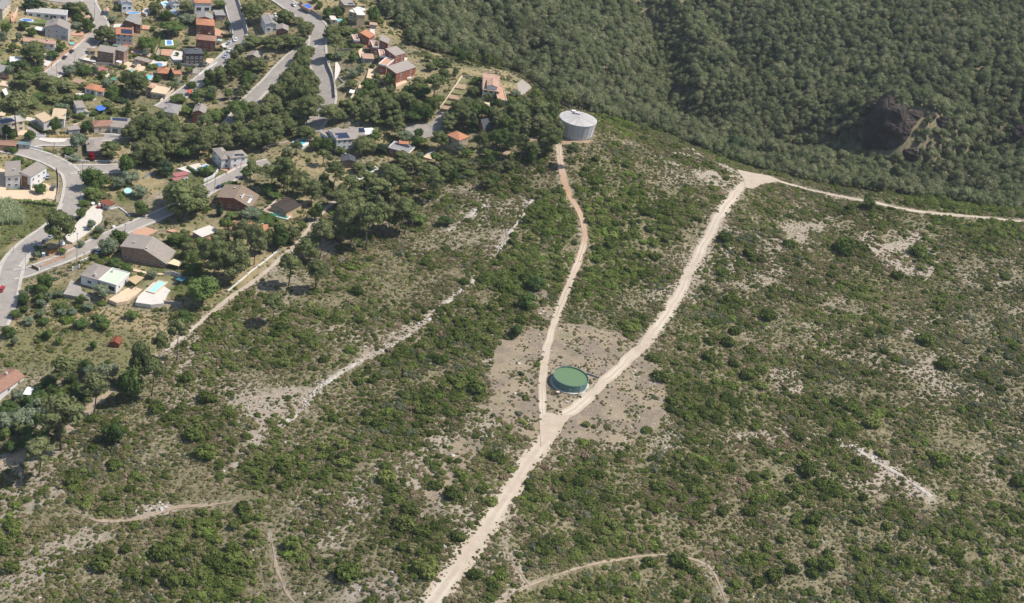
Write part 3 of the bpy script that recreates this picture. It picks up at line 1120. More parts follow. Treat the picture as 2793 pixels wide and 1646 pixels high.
def blob(centre, rad, n, size, rng, lower=-0.35, core=0.84, lump=0.22):
    """leaf clump: tufts over a lumpy ellipsoid and a coarse leafy core"""
    d = rng.normal(0, 1, (n * 3, 3))
    d /= np.linalg.norm(d, axis=1)[:, None]
    d = d[d[:, 2] > lower][:n]
    ph = rng.uniform(0, 6.28, 3)
    k = 1 + lump * np.sin(3.1 * d[:, 0] + ph[0]) * np.sin(2.7 * d[:, 1] + ph[1]) + lump * 0.6 * np.sin(4.3 * d[:, 2] + ph[2])
    k *= rng.uniform(0.82, 1.06, len(d))
    c = centre + d * rad * k[:, None]
    V, F_ = leaf_cards(c, d, size, rng)
    cv, cf = ICO1
    kk = 1 + lump * np.sin(3.1 * cv[:, 0] + ph[0]) * np.sin(2.7 * cv[:, 1] + ph[1])
    CV = centre + cv * rad * core * kk[:, None]
    CV[:, 2] = np.maximum(CV[:, 2], centre[2] + lower * rad[2] * 0.9)
    return V, F_, CV, np.array(cf)


class Veg:
    def __init__(s):
        s.v, s.f, s.m, s.n = [], [], [], 0

    def put(s, V, F_, mi):
        s.v.append(np.asarray(V))
        s.f += [tuple(int(i) + s.n for i in q) for q in F_]
        s.m += [mi] * len(F_)
        s.n += len(V)

    def blob(s, *a, mi=0, **k):
        V, F_, CV, CF = blob(*a, **k)
        s.put(V, F_, mi)
        s.put(CV, CF, mi)

    def obj(s, name, mats, link=False):
        me = bpy.data.meshes.new(name)
        me.from_pydata(np.vstack(s.v).tolist(), [], s.f)
        for m in mats:
            me.materials.append(m)
        me.polygons.foreach_set('material_index', np.array(s.m, np.int32))
        me.update()
        o = bpy.data.objects.new(name, me)
        if link:
            COL.objects.link(o)
        return o


L_PINE = mat_leaf('pine_needles', (0.155, 0.182, 0.074), (0.196, 0.222, 0.09), (0.248, 0.262, 0.122), 0.38)
L_FOREST = mat_leaf('forest_needles', (0.150, 0.178, 0.086), (0.200, 0.222, 0.108), (0.272, 0.274, 0.154), 0.38)
L_BROAD = mat_leaf('broad_leaves', (0.086, 0.134, 0.044), (0.124, 0.18, 0.056), (0.2, 0.25, 0.08), 0.38)
L_OLIVE = mat_leaf('olive_leaves', (0.184, 0.228, 0.135), (0.228, 0.271, 0.170), (0.283, 0.315, 0.200), 0.38)
L_DARK = mat_leaf('dark_conifer_leaves', (0.06, 0.095, 0.05), (0.08, 0.115, 0.058), (0.1, 0.14, 0.06), 0.38)
L_MAQ = mat_leaf('maquis_leaves', (0.128, 0.168, 0.046), (0.18, 0.222, 0.06), (0.242, 0.27, 0.088), 0.38)
L_LENT = mat_leaf('mastic_leaves', (0.09, 0.122, 0.034), (0.118, 0.152, 0.042), (0.155, 0.186, 0.056), 0.38)
L_GARR = mat_leaf('garrigue_leaves', (0.188, 0.184, 0.082), (0.240, 0.228, 0.102), (0.308, 0.274, 0.144), 0.38)
L_GREY = mat_leaf('grey_scrub_leaves', (0.14, 0.166, 0.094), (0.17, 0.192, 0.108), (0.222, 0.236, 0.142), 0.38)
L_DRYS = mat_leaf('dry_twigs', (0.22, 0.165, 0.10), (0.29, 0.225, 0.145), (0.36, 0.29, 0.20), 0.3)
L_FRESH = mat_leaf('fresh_leaves', (0.18, 0.252, 0.056), (0.232, 0.306, 0.07), (0.296, 0.35, 0.098), 0.38)
L_RED = mat_leaf('red_leaves', (0.16, 0.012, 0.022), (0.20, 0.014, 0.026), (0.24, 0.02, 0.03), 0.25)
L_REED = mat_leaf('reed_leaves', (0.326, 0.392, 0.217), (0.392, 0.456, 0.261), (0.479, 0.522, 0.304), 0.38)
M_BARK = mat('grey_bark', (0.115, 0.092, 0.075), 0.95, 0.2, 3.0)
M_DEAD = mat('dead_wood', (0.30, 0.27, 0.24), 0.95, 0.15, 3.0)


def trunk_mesh(h, r, rng, lean=0.06, branches=()):
    mb = MB()
    a = rng.uniform(0, 6.28)
    pts, rad = [], []
    for t in np.linspace(0, 1, 6):
        w = lean * h * math.sin(t * 2.3)
        pts.append((math.cos(a) * w, math.sin(a) * w, -0.4 + t * (h + 0.4)))
        rad.append(r * (1 - 0.72 * t) + (0.35 * r if t == 0 else 0))
    mb.tube(pts, rad, 7)
    for b in branches:
        p = np.array(pts[3]) * 0.4 + np.array(pts[4]) * 0.6
        q = np.asarray(b, float)
        if q[2] < p[2]:
            p = np.array(pts[2]) * 0.5 + np.array(pts[3]) * 0.5
        m = (p + q) / 2 + [0, 0, -0.25]
        mb.tube([p, m, q], [r * 0.38, r * 0.28, r * 0.12], 5)
    return np.array(mb.v), mb.f


def pine(rng, H, crown_lo, R, nclump, leaf, per, flat=0.55, core=0.88):
    """Aleppo pine: bare grey trunk, an irregular dome of needle clumps with gaps between them"""
    v = Veg()
    ch = H - crown_lo
    clumps = [(np.array([rng.normal(0, 0.08 * R), rng.normal(0, 0.08 * R), crown_lo + ch * 0.62]), np.array([R * 0.6, R * 0.6, ch * 0.36]), 2.0)]
    for k in range(nclump):
        t = (k + 0.5) / nclump
        a = k * 2.4 + rng.uniform(-0.5, 0.5)
        zz = 0.10 + 0.62 * t + rng.uniform(-0.06, 0.06)
        rmax = R * math.sqrt(max(0.1, 1 - abs(zz - 0.32) ** 1.6 * 1.7))
        rad = R * rng.uniform(0.32, 0.48)
        rr = max(0.0, rmax - rad * 0.8) * rng.uniform(0.9, 1.12)
        clumps.append((np.array([math.cos(a) * rr, math.sin(a) * rr, crown_lo + ch * zz]), np.array([rad, rad, rad * rng.uniform(flat, flat + 0.25)]), 1.0))
    for c, r, q in clumps:
        v.blob(c, r, int(per * q), leaf, rng, lower=-0.5, core=core, lump=0.16)
    tv, tf = trunk_mesh(H * 0.85, 0.016 * H, rng, 0.05, [c for c, r, q in clumps[1:6]])
    return v, (tv, tf)


def broad(rng, H, R, n, leaf, per, low=0.16):
    v = Veg()
    br = []
    for k in range(n):
        d = rng.normal(0, 1, 3)
        d /= np.linalg.norm(d)
        c = np.array([d[0] * R * 0.6, d[1] * R * 0.6, H * (low + (1 - low) * 0.5) + d[2] * H * (1 - low) * 0.28])
        r = R * rng.uniform(0.38, 0.6)
        v.blob(c, np.array([r, r, r * 0.9]), per, leaf, rng, lower=-0.7)
        br.append(c)
    return v, trunk_mesh(H * 0.7, 0.03 * H, rng, 0.03, br[:4])


def cypress(rng, H, R, leaf):
    v = Veg()
    for k in range(9):
        t = k / 8
        r = R * (0.75 + 0.35 * math.sin(t * 3.0)) * (1 - 0.75 * t ** 3)
        v.blob(np.array([rng.normal(0, R * 0.1), rng.normal(0, R * 0.1), H * (0.08 + 0.84 * t)]), np.array([r, r, H * 0.1]), 60, leaf, rng, lower=-1)
    return v, trunk_mesh(H * 0.8, 0.02 * H, rng, 0.0)


def shrub(rng, n, leaf, per, flat=0.7, spread=0.5):
    v = Veg()
    for k in range(n):
        a = k * 2.4 + rng.uniform(0, 0.7)
        rr = spread * math.sqrt((k + 0.2) / n)
        r = rng.uniform(0.42, 0.62)
        v.blob(np.array([math.cos(a) * rr, math.sin(a) * rr, 0.30 * flat + rng.uniform(0, 0.25)]), np.array([r, r, r * flat]), per, leaf, rng, lower=-0.3, lump=0.28)
    return v


TREE = {}       # kind -> list of (crown mesh, trunk mesh, height, crown radius)


def add_tree(kind, gen, mats, H, R):
    v, (tv, tf) = gen
    crown = v.obj(kind + '_crown', [mats])
    tm = bpy.data.meshes.new(kind + '_trunk')
    tm.from_pydata([tuple(map(float, p)) for p in tv], [], tf)
    tm.materials.append(M_BARK)
    TREE.setdefault(kind, []).append((crown.data, tm, H, R))
    bpy.data.objects.remove(crown)


rg = np.random.default_rng(5)
for k in range(6):
    H, R = 11.0, rg.uniform(3.6, 4.6)
    add_tree('pine', pine(rg, H, H * rg.uniform(0.22, 0.4), R, int(rg.integers(11, 16)), 0.34, 95), L_PINE, H, R)
for k in range(4):      # tall bare-stemmed pines of the slope
    H, R = 12.0, rg.uniform(2.8, 3.5)
    add_tree('tallpine', pine(rg, H, H * rg.uniform(0.52, 0.62), R, int(rg.integers(7, 11)), 0.32, 85, 0.5), L_PINE, H, R)
for k in range(4):
    H, R = 7.0, rg.uniform(3.0, 3.6)
    add_tree('broadleaf', broad(rg, H, R, 11, 0.32, 95), L_BROAD, H, R)
for k in range(2):
    add_tree('olive', broad(rg, 5.0, 2.5, 9, 0.24, 85, 0.22), L_OLIVE, 5.0, 2.5)
for k in range(2):
    add_tree('darkconifer', pine(rg, 10.0, 0.8, 3.0, 14, 0.32, 90, 0.7), L_DARK, 10.0, 3.0)
add_tree('cypress', cypress(rg, 10.0, 1.0, 0.28), L_DARK, 10.0, 1.0)
add_tree('redtree', broad(rg, 3.6, 2.0, 8, 0.24, 80, 0.1), L_RED, 3.6, 2.0)

PROTO = bpy.data.collections.new('plant_shapes')     # shapes for the masses of wood and scrub; not in the scene itself
NPRO = 0


def proto_group(name, objs):
    c = bpy.data.collections.new(name)
    for k, o in enumerate(objs):
        o.name = '%s_%02d' % (name, k)
        c.objects.link(o)
    return c


def forest_proto(rng):
    """closed-stand pine: one domed crown built of a few big overlapping needle masses"""
    H, R = 9.5, rng.uniform(3.5, 4.4)
    v = Veg()
    top = H * rng.uniform(0.62, 0.7)
    v.blob(np.array([0, 0, top]), np.array([R * 0.72, R * 0.72, (H - top)]), 230, 0.36, rng, lower=-0.55, core=0.9, lump=0.12)
    n = int(rng.integers(5, 8))
    for k in range(n):
        a = 6.283 * k / n + rng.uniform(-0.35, 0.35)
        r = R * rng.uniform(0.36, 0.52)
        d = R * rng.uniform(0.48, 0.66)
        v.blob(np.array([math.cos(a) * d, math.sin(a) * d, top - H * rng.uniform(0.02, 0.2)]), np.array([r, r, r * rng.uniform(0.75, 1.0)]), 85, 0.36, rng, lower=-0.6, core=0.88, lump=0.15)
    tv, tf = trunk_mesh(H * 0.75, 0.26, rng, 0.03)
    v.put(tv, tf, 1)
    return v.obj('f', [L_FOREST, M_BARK])


G_FOREST = proto_group('forest_pine_shape', [forest_proto(rg) for _ in range(9)])
SHRUBS = {}


def shrub_set(kind, mats, cnt, n, leaf, per, flat, spread):
    SHRUBS[kind] = [shrub(rg, n, leaf, per, flat, spread).obj(kind, [mats]) for _ in range(cnt)]


shrub_set('maquis', L_MAQ, 4, 6, 0.15, 75, 0.85, 0.55)
shrub_set('mastic', L_LENT, 3, 6, 0.14, 85, 0.95, 0.5)
shrub_set('garrigue', L_GARR, 4, 6, 0.17, 46, 0.62, 0.75)
shrub_set('greyscrub', L_GREY, 2, 5, 0.15, 60, 0.7, 0.6)
shrub_set('dryscrub', L_DRYS, 2, 5, 0.16, 40, 0.6, 0.75)
shrub_set('fresh', L_FRESH, 3, 6, 0.16, 70, 0.9, 0.55)
SCRUB_SET = ['maquis'] * 4 + ['mastic'] * 3 + ['garrigue'] * 4 + ['greyscrub'] * 2
G_SCRUB = proto_group('scrub_shape', [o for k in ('maquis', 'mastic', 'garrigue', 'greyscrub', 'dryscrub', 'fresh') for o in SHRUBS[k]])
IDX = {'maquis': (0, 4), 'mastic': (4, 7), 'garrigue': (7, 11), 'greyscrub': (11, 13), 'dryscrub': (13, 15), 'fresh': (15, 18)}


def scatter_nodes(coll):
    ng = bpy.data.node_groups.new('scatter_' + coll.name, 'GeometryNodeTree')
    ng.interface.new_socket('Geometry', in_out='INPUT', socket_type='NodeSocketGeometry')
    ng.interface.new_socket('Geometry', in_out='OUTPUT', socket_type='NodeSocketGeometry')
    N, L = ng.nodes, ng.links
    gi, go = N.new('NodeGroupInput'), N.new('NodeGroupOutput')
    ci = N.new('GeometryNodeCollectionInfo')
    ci.inputs['Collection'].default_value = coll
    ci.inputs['Separate Children'].default_value = True
    ci.inputs['Reset Children'].default_value = True
    ip = N.new('GeometryNodeInstanceOnPoints')
    ip.inputs['Pick Instance'].default_value = True

    def attr(name, typ):
        a = N.new('GeometryNodeInputNamedAttribute')
        a.data_type = typ
        a.inputs['Name'].default_value = name
        return a.outputs['Attribute']
    L.new(gi.outputs[0], ip.inputs['Points'])
    L.new(ci.outputs[0], ip.inputs['Instance'])
    L.new(attr('idx', 'INT'), ip.inputs['Instance Index'])
    L.new(attr('rot', 'FLOAT_VECTOR'), ip.inputs['Rotation'])
    L.new(attr('scl', 'FLOAT_VECTOR'), ip.inputs['Scale'])
    L.new(ip.outputs[0], go.inputs[0])
    return ng


NG_FOREST, NG_SCRUB = scatter_nodes(G_FOREST), scatter_nodes(G_SCRUB)


def scatter(name, label, P, idx, rot, scl, ng):
    me = bpy.data.meshes.new(name)
    me.vertices.add(len(P))
    me.vertices.foreach_set('co', np.asarray(P, np.float32).ravel())
    me.attributes.new('idx', 'INT', 'POINT').data.foreach_set('value', np.asarray(idx, np.int32))
    me.attributes.new('rot', 'FLOAT_VECTOR', 'POINT').data.foreach_set('vector', np.asarray(rot, np.float32).ravel())
    me.attributes.new('scl', 'FLOAT_VECTOR', 'POINT').data.foreach_set('vector', np.asarray(scl, np.float32).ravel())
    me.update()
    o = bpy.data.objects.new(name, me)
    COL.objects.link(o)
    m = o.modifiers.new('plants', 'NODES')
    m.node_group = ng
    return tag(o, label, kind='stuff')


def in_view(x, y, z, margin=140.0):
    d = np.c_[x, y, z] - CAM
    w = d @ FWD
    u = PW / 2 + PF * (d @ CR) / w
    v = PH / 2 - PF * (d @ CU) / w
    return (u > -margin * 4) & (u < PW + margin * 4) & (v > -margin * 1.5) & (v < PH + margin * 2)


def jitter_grid(step, rng, jit=0.5):
    xs, ys = np.arange(RX0, RX0 + RNX, step), np.arange(RY0, RY0 + RNY, step)
    x, y = np.meshgrid(xs, ys, indexing='ij')
    x = (x + rng.uniform(-jit, jit, x.shape) * step).ravel()
    y = (y + rng.uniform(-jit, jit, y.shape) * step).ravel()
    k = (x > RX0 + 1) & (x < RX0 + RNX - 1) & (y > RY0 + 1) & (y < RY0 + RNY - 1)
    x, y = x[k], y[k]
    z = hgt(x, y)
    k = in_view(x, y, z)
    return x[k], y[k], z[k]


# ------------------------------------------------------------------ building materials
W_WHITE = mat('white_render', (0.74, 0.73, 0.71), 0.85, 0.05, 0.5, stain=0.10)
W_GREY = mat('grey_render', (0.52, 0.50, 0.49), 0.88, 0.06, 0.5, stain=0.15)
W_CREAM = mat('cream_render', (0.66, 0.55, 0.40), 0.88, 0.07, 0.5, stain=0.12)
W_TAN = mat('tan_stone', (0.47, 0.365, 0.24), 0.9, 0.14, 1.5, 0.03, 5)
W_BRICK = mat_brick('red_brick', (0.26, 0.085, 0.050), (0.31, 0.105, 0.062), (0.29, 0.19, 0.15))
W_BROWN = mat_brick('brown_brick', (0.25, 0.155, 0.105), (0.30, 0.19, 0.13), (0.33, 0.27, 0.22))
W_PLUM = mat('dark_plum_cladding', (0.115, 0.085, 0.085), 0.85, 0.08, 0.8)
W_SALMON = mat('salmon_render', (0.52, 0.26, 0.17), 0.88, 0.10, 0.7, stain=0.12)
W_STONE = mat('grey_stone_wall', (0.33, 0.30, 0.265), 0.95, 0.22, 2.2, 0.06, 3)
W_CONC = mat('cast_concrete', (0.46, 0.445, 0.42), 0.9, 0.10, 0.7, 0.02, 6, stain=0.35)
W_WOOD = mat('brown_boards', (0.22, 0.115, 0.065), 0.8, 0.15, 2.0)
R_TAUPE = mat('taupe_tiles', (0.335, 0.29, 0.25), 0.9, 0.10, 0.9, 0.05, wave=('X', 5.0), stain=0.2)
R_GREY = mat('grey_tiles', (0.30, 0.285, 0.27), 0.9, 0.10, 0.9, 0.05, wave=('X', 5.0), stain=0.2)
R_ORANGE = mat('orange_tiles', (0.50, 0.225, 0.125), 0.9, 0.16, 1.2, 0.06, wave=('X', 4.0), stain=0.12)
R_BROWN = mat('brown_red_tiles', (0.37, 0.205, 0.145), 0.9, 0.16, 1.2, 0.06, wave=('X', 4.0), stain=0.2)
R_MOTTLE = mat('mottled_old_tiles', (0.30, 0.225, 0.165), 0.92, 0.28, 2.2, 0.07, wave=('X', 4.0), stain=0.35)
R_CREAM = mat('cream_tiles', (0.64, 0.485, 0.32), 0.9, 0.10, 1.2, 0.06, wave=('X', 4.0))
R_PALE = mat('terracotta_pale_tiles', (0.52, 0.335, 0.24), 0.9, 0.14, 1.2, 0.06, wave=('X', 4.0), stain=0.1)
R_SLATE = mat('dark_slate', (0.085, 0.09, 0.10), 0.7, 0.12, 1.0, 0.04, wave=('X', 5.0))
R_FLAT = mat('gravel_roof', (0.43, 0.40, 0.365), 0.95, 0.10, 0.8, 0.02, 8, stain=0.2)
R_WHITE = mat('white_sheet_roof', (0.70, 0.70, 0.69), 0.6, 0.06, 0.6, stain=0.15)
R_PINK = mat('faded_red_sheet', (0.42, 0.16, 0.15), 0.7, 0.18, 1.6, 0.05, wave=('X', 3.0), stain=0.15)
R_RUST = mat('rusty_sheet', (0.25, 0.085, 0.045), 0.8, 0.25, 1.8, 0.05, wave=('Y', 4.0))
R_GREEN = mat('pale_green_coating', (0.54, 0.58, 0.46), 0.8, 0.06, 0.8, stain=0.08)
M_FRAME = mat('white_window_frame', (0.72, 0.72, 0.70), 0.5, 0.03)
M_GLASS = mat('window_glass', (0.035, 0.045, 0.055), 0.08, 0.15, 0.8, spec=0.6)
M_PANEL = mat('solar_glass', (0.030, 0.042, 0.085), 0.12, 0.15, 0.8, spec=0.6)
M_ALU = mat('aluminium', (0.55, 0.56, 0.57), 0.4, 0.05, metal=0.6)
M_DOOR = mat('brown_door', (0.17, 0.09, 0.055), 0.6, 0.1)
M_GATE = mat('grey_gate', (0.24, 0.26, 0.28), 0.6, 0.08)
M_TERR = mat('terracotta_paving', (0.50, 0.295, 0.195), 0.9, 0.12, 0.9, stain=0.1)
M_SAND = mat('sandy_paving', (0.62, 0.475, 0.325), 0.92, 0.10, 0.6, stain=0.08)
M_PALE = mat('pale_paving', (0.60, 0.555, 0.49), 0.9, 0.07, 0.7, stain=0.1)
M_LAWN = mat('garden_lawn', (0.125, 0.165, 0.055), 0.95, 0.2, 1.2, 0.05, 6)
M_RUBBLE = mat('white_rubble', (0.60, 0.545, 0.47), 0.95, 0.2, 1.6, 0.2, 2.0)
M_EARTH = mat('brown_earth', (0.36, 0.255, 0.17), 0.95, 0.2, 0.9, 0.1, 2.0)


def mat_water(name, col):
    m, nt, N, L, b = nt_new(name)
    b.inputs['Base Color'].default_value = (*col, 1)
    b.inputs['Roughness'].default_value = 0.06
    b.inputs['IOR'].default_value = 1.33
    tc = N.new('ShaderNodeTexCoord')
    n = N.new('ShaderNodeTexNoise')
    n.inputs['Scale'].default_value = 1.4
    L.new(tc.outputs['Object'], n.inputs['Vector'])
    bp = N.new('ShaderNodeBump')
    bp.inputs['Strength'].default_value = 0.15
    bp.inputs['Distance'].default_value = 0.05
    L.new(n.outputs[0], bp.inputs['Height'])
    L.new(bp.outputs[0], b.inputs['Normal'])
    MATS[name] = m
    return m


P_BLUE = mat_water('pool_water_blue', (0.10, 0.30, 0.62))
P_DEEP = mat_water('pool_water_deep', (0.05, 0.16, 0.50))
P_TURQ = mat_water('pool_water_turquoise', (0.16, 0.55, 0.60))
P_PALE = mat_water('pool_water_pale', (0.38, 0.66, 0.60))
P_GREEN = mat_water('pool_water_green', (0.035, 0.19, 0.125))


# shared window, door meshes (front faces -y)
def _window_meshes(w, h):
    fr = MB()
    t = 0.09
    fr.box(-w / 2 - t, w / 2 + t, -0.07, 0.02, h / 2, h / 2 + t).box(-w / 2 - t, w / 2 + t, -0.12, 0.02, -h / 2 - t, -h / 2)
    fr.box(-w / 2 - t, -w / 2, -0.07, 0.02, -h / 2, h / 2).box(w / 2, w / 2 + t, -0.07, 0.02, -h / 2, h / 2).box(-0.035, 0.035, -0.06, 0.02, -h / 2, h / 2)
    a = fr.build('window', M_FRAME, link=False)
    p = MB().box(-w / 2, w / 2, -0.03, 0.01, -h / 2, h / 2).build('pane', M_GLASS, link=False)
    return a.data, p.data


WIN = {k: _window_meshes(*k) for k in ((1.1, 1.2), (1.7, 1.3), (0.7, 0.8), (2.6, 2.1))}
DOOR_ME = MB().box(-0.55, 0.55, -0.06, 0.03, 0, 2.15).build('door', M_DOOR, link=False).data
GAR_ME = MB().box(-1.4, 1.4, -0.07, 0.03, 0, 2.25).build('garage_door', M_GATE, link=False).data
HANDLE_ME = MB().box(0.36, 0.42, -0.12, -0.05, 1.0, 1.15).build('handle', M_ALU, link=False).data


def link_mesh(name, me, parent, loc, rz=0.0):
    o = bpy.data.objects.new(name, me)
    COL.objects.link(o)
    o.parent = parent
    o.location = tuple(map(float, loc))
    o.rotation_euler = (0, 0, rz)
    return o


def frame_of(c, A, B, C, hA, hB, dz=0.0):
    """plan frame of a building from three measured eave corners (front-left, front-right, back-right)"""
    z = 0.0
    for _ in range(7):
        a, b, cc = wp(*px(c, *A), z + hA), wp(*px(c, *B), z + hB), wp(*px(c, *C), z + hB)
        u = b[:2] - a[:2]
        L = float(np.linalg.norm(u))
        u = u / L
        n = np.array([-u[1], u[0]])
        W = float((cc[:2] - b[:2]) @ n)
        ctr = (a[:2] + b[:2]) / 2 + n * W / 2
        z = float(hgt(ctr[0], ctr[1])) + dz
    return ctr, z, math.atan2(u[1], u[0]), L, abs(W)


FOOT = []


def house(c, A, B, C, h, label, roof='gable', rise=1.5, ridge='x', wall=None, rmat=None, over=0.35, hA=None, wins=None, door=None,
          chim=(), panels=None, cat='house', name='house', dz=0.0, parapet=None, group=None, minw=3.0):
    wall, rmat = wall or W_WHITE, rmat or R_TAUPE
    hL = h if hA is None else hA
    ctr, z0, rz, L, W = frame_of(c, A, B, C, hL, h, dz)
    W = max(W, minw)
    root = empty(name, (ctr[0], ctr[1], z0), rz)
    tag(root, label, cat, group)
    cs, sn = math.cos(rz), math.sin(rz)

    def world(x, y):
        return (ctr[0] + cs * x - sn * y, ctr[1] + sn * x + cs * y)
    paint_poly(BLOCK, np.array([world(sx * (L / 2 + 0.6), sy * (W / 2 + 0.6)) for sx, sy in ((-1, -1), (1, -1), (1, 1), (-1, 1))]))
    FOOT.append((ctr[0], ctr[1], max(L, W) / 2))
    zb = -2.5
    a, b = L / 2, W / 2
    ai, bi = a - over, b - over
    t = 0.22

    def rz_(x, y):
        """height of the roof's upper face"""
        if roof == 'gable' and ridge == 'y':
            return (hL + (h + (hL - h) / 2 + rise - hL) * (x + a) / a) if x <= 0 else (h + (h + (hL - h) / 2 + rise - h) * (a - x) / a)
        if roof == 'gable':
            return h + rise * (1 - abs(y) / b)
        if roof == 'hip':
            m = min(a, b)
            return h + rise * min(min(a - abs(x), b - abs(y)) / m, 1.0)
        if roof == 'mono':
            k = {'back': (y + b) / (2 * b), 'front': (b - y) / (2 * b), 'left': (a - x) / (2 * a), 'right': (x + a) / (2 * a)}[ridge]
            return h + rise * k
        return h
    mb = MB()
    if roof == 'gable' and ridge == 'y':
        ys = (-bi, bi)
        pr = [(-ai, zb), (ai, zb), (ai, rz_(ai, 0) - t), (0, rz_(0, 0) - t), (-ai, rz_(-ai, 0) - t)]
        v = [(p[0], yy, p[1]) for yy in ys for p in pr]
        n = 5
        mb.add(v, [tuple(range(n)), tuple(range(2 * n - 1, n - 1, -1))] + [(k, n + k, n + (k + 1) % n, (k + 1) % n) for k in range(n)])
    elif roof == 'gable':
        pr = [(-bi, zb), (bi, zb), (bi, rz_(0, bi) - t), (0, rz_(0, 0) - t), (-bi, rz_(0, -bi) - t)]
        v = [(xx, p[0], p[1]) for xx in (-ai, ai) for p in pr]
        n = 5
        mb.add(v, [tuple(range(n))[::-1], tuple(range(n, 2 * n))] + [(k, (k + 1) % n, n + (k + 1) % n, n + k) for k in range(n)])
    else:
        q = [(-ai, -bi), (ai, -bi), (ai, bi), (-ai, bi)]
        mb.prism(q, zb, [rz_(*p) - t * 0.9 for p in q])
    mb.build('wall', wall, root)
    mr = MB()
    if roof == 'gable' and ridge == 'y':
        for s in (-1, 1):
            q = [(s * a, -b), (s * a, b), (0, b), (0, -b)]
            mr.slab([(p[0], p[1], rz_(p[0], p[1])) for p in (q if s > 0 else q[::-1])], t)
    elif roof == 'gable':
        for s in (-1, 1):
            q = [(-a, s * b), (a, s * b), (a, 0), (-a, 0)]
            mr.slab([(p[0], p[1], rz_(p[0], p[1])) for p in (q if s < 0 else q[::-1])], t)
    elif roof == 'hip':
        m = min(a, b)
        r0, r1 = ((-(a - m), 0), (a - m, 0)) if a >= b else ((0, -(b - m)), (0, b - m))
        if abs(a - b) < 0.4:
            r0, r1 = ((-0.3, 0), (0.3, 0)) if a >= b else ((0, -0.3), (0, 0.3))
        Zr = h + rise
        P0, P1, P2, P3 = (-a, -b, h), (a, -b, h), (a, b, h), (-a, b, h)
        q0, q1 = (*r0, Zr), (*r1, Zr)
        fs = [(P0, P1, q1, q0), (P1, P2, q1), (P2, P3, q0, q1), (P3, P0, q0)] if a >= b else [(P0, P1, q0), (P1, P2, q1, q0), (P2, P3, q1), (P3, P0, q0, q1)]
        for f in fs:
            mr.slab(f, t)
    elif roof == 'mono':
        q = [(-a, -b), (a, -b), (a, b), (-a, b)]
        mr.slab([(p[0], p[1], rz_(*p)) for p in q], t)
    else:
        mr.box(-a + 0.02, a - 0.02, -b + 0.02, b - 0.02, h - 0.2, h)
    ro = mr.build('roof', rmat, root)
    if roof == 'gable':
        rc = MB()
        if ridge == 'y':
            rc.tube([(0, -b, rz_(0, 0) + 0.02), (0, b, rz_(0, 0) + 0.02)], 0.14, 6)
        else:
            rc.tube([(-a, 0, h + rise + 0.02), (a, 0, h + rise + 0.02)], 0.14, 6)
        rc.build('ridge_cap', rmat, ro)
    if parapet:
        ph, pm = parapet
        pp = MB()
        for x0, x1, y0, y1 in ((-a, a, -b, -b + 0.25), (-a, a, b - 0.25, b), (-a, -a + 0.25, -b + 0.25, b - 0.25), (a - 0.25, a, -b + 0.25, b - 0.25)):
            pp.box(x0, x1, y0, y1, h - 0.35, h + ph)
        pp.build('parapet', pm, root)
    for fx, fy in chim:
        x, y = (fx - 0.5) * L, (fy - 0.5) * W
        zt = max(h + rise, rz_(x, y)) + 0.5 if roof != 'flat' else h + 1.1
        ch = MB().box(x - 0.32, x + 0.32, y - 0.32, y + 0.32, rz_(x, y) - 0.4, zt).build('chimney', wall, ro)
        MB().box(x - 0.42, x + 0.42, y - 0.42, y + 0.42, zt + 0.003, zt + 0.12).build('chimney_cap', W_CONC, root)
    if wins is None:
        wins = {'f': 0, 'r': 0, 'l': 0, 'b': 0}
    nst = max(1, int(round(min(h, hL) / 2.9)))
    for side, cols in wins.items():
        sz = (1.1, 1.2)
        if isinstance(cols, tuple):
            cols, sz = cols
        ln = (2 * ai) if side in 'fb' else (2 * bi)
        if cols == 0:
            cols = max(1, int(ln / 3.4))
        if ln < sz[0] * 1.3:
            continue
        hh = h if side != 'l' else hL
        n_s = max(1, int(round(hh / 2.9)))
        for sidx in range(n_s):
            zc = 1.55 + 2.8 * sidx
            if zc + sz[1] / 2 > hh - 0.15:
                continue
            for k in range(cols):
                p = -ln / 2 + ln * (k + 0.5) / cols
                if door and door[0] == side and sidx == 0 and abs(p - (door[1] - 0.5) * ln) < 1.3:
                    continue
                loc, ang = {'f': ((p, -bi, zc), 0), 'b': ((p, bi, zc), math.pi), 'r': ((ai, p, zc), math.pi / 2), 'l': ((-ai, p, zc), -math.pi / 2)}[side]
                wo = link_mesh('window', WIN[sz][0], root, loc, ang)
                link_mesh('pane', WIN[sz][1], wo, (0, 0, 0))
    if door:
        side, fr = door[0], door[1]
        ln = (2 * ai) if side in 'fb' else (2 * bi)
        p = (fr - 0.5) * ln
        loc, ang = {'f': ((p, -bi, 0.05), 0), 'b': ((p, bi, 0.05), math.pi), 'r': ((ai, p, 0.05), math.pi / 2), 'l': ((-ai, p, 0.05), -math.pi / 2)}[side]
        d = link_mesh('door' if len(door) < 3 else 'garage_door', DOOR_ME if len(door) < 3 else GAR_ME, root, loc, ang)
        link_mesh('handle', HANDLE_ME, d, (0, 0, 0))
    if panels:
        for (rows, cols, x0, y0, x1, y1) in panels:
            for r in range(rows):
                for k in range(cols):
                    u0, u1 = x0 + (x1 - x0) * k / cols, x0 + (x1 - x0) * (k + 0.93) / cols
                    v0, v1 = y0 + (y1 - y0) * r / rows, y0 + (y1 - y0) * (r + 0.93) / rows
                    q = [((u - 0.5) * L, (v - 0.5) * W) for u, v in ((u0, v0), (u1, v0), (u1, v1), (u0, v1))]
                    MB().slab([(p[0], p[1], rz_(*p) + 0.16) for p in q], 0.06).build('solar_panel', M_PANEL, ro)
    return root, (L, W, z0, world)


def upoly(P):
    """drop the height column"""
    return [tuple(p[:2]) for p in P]


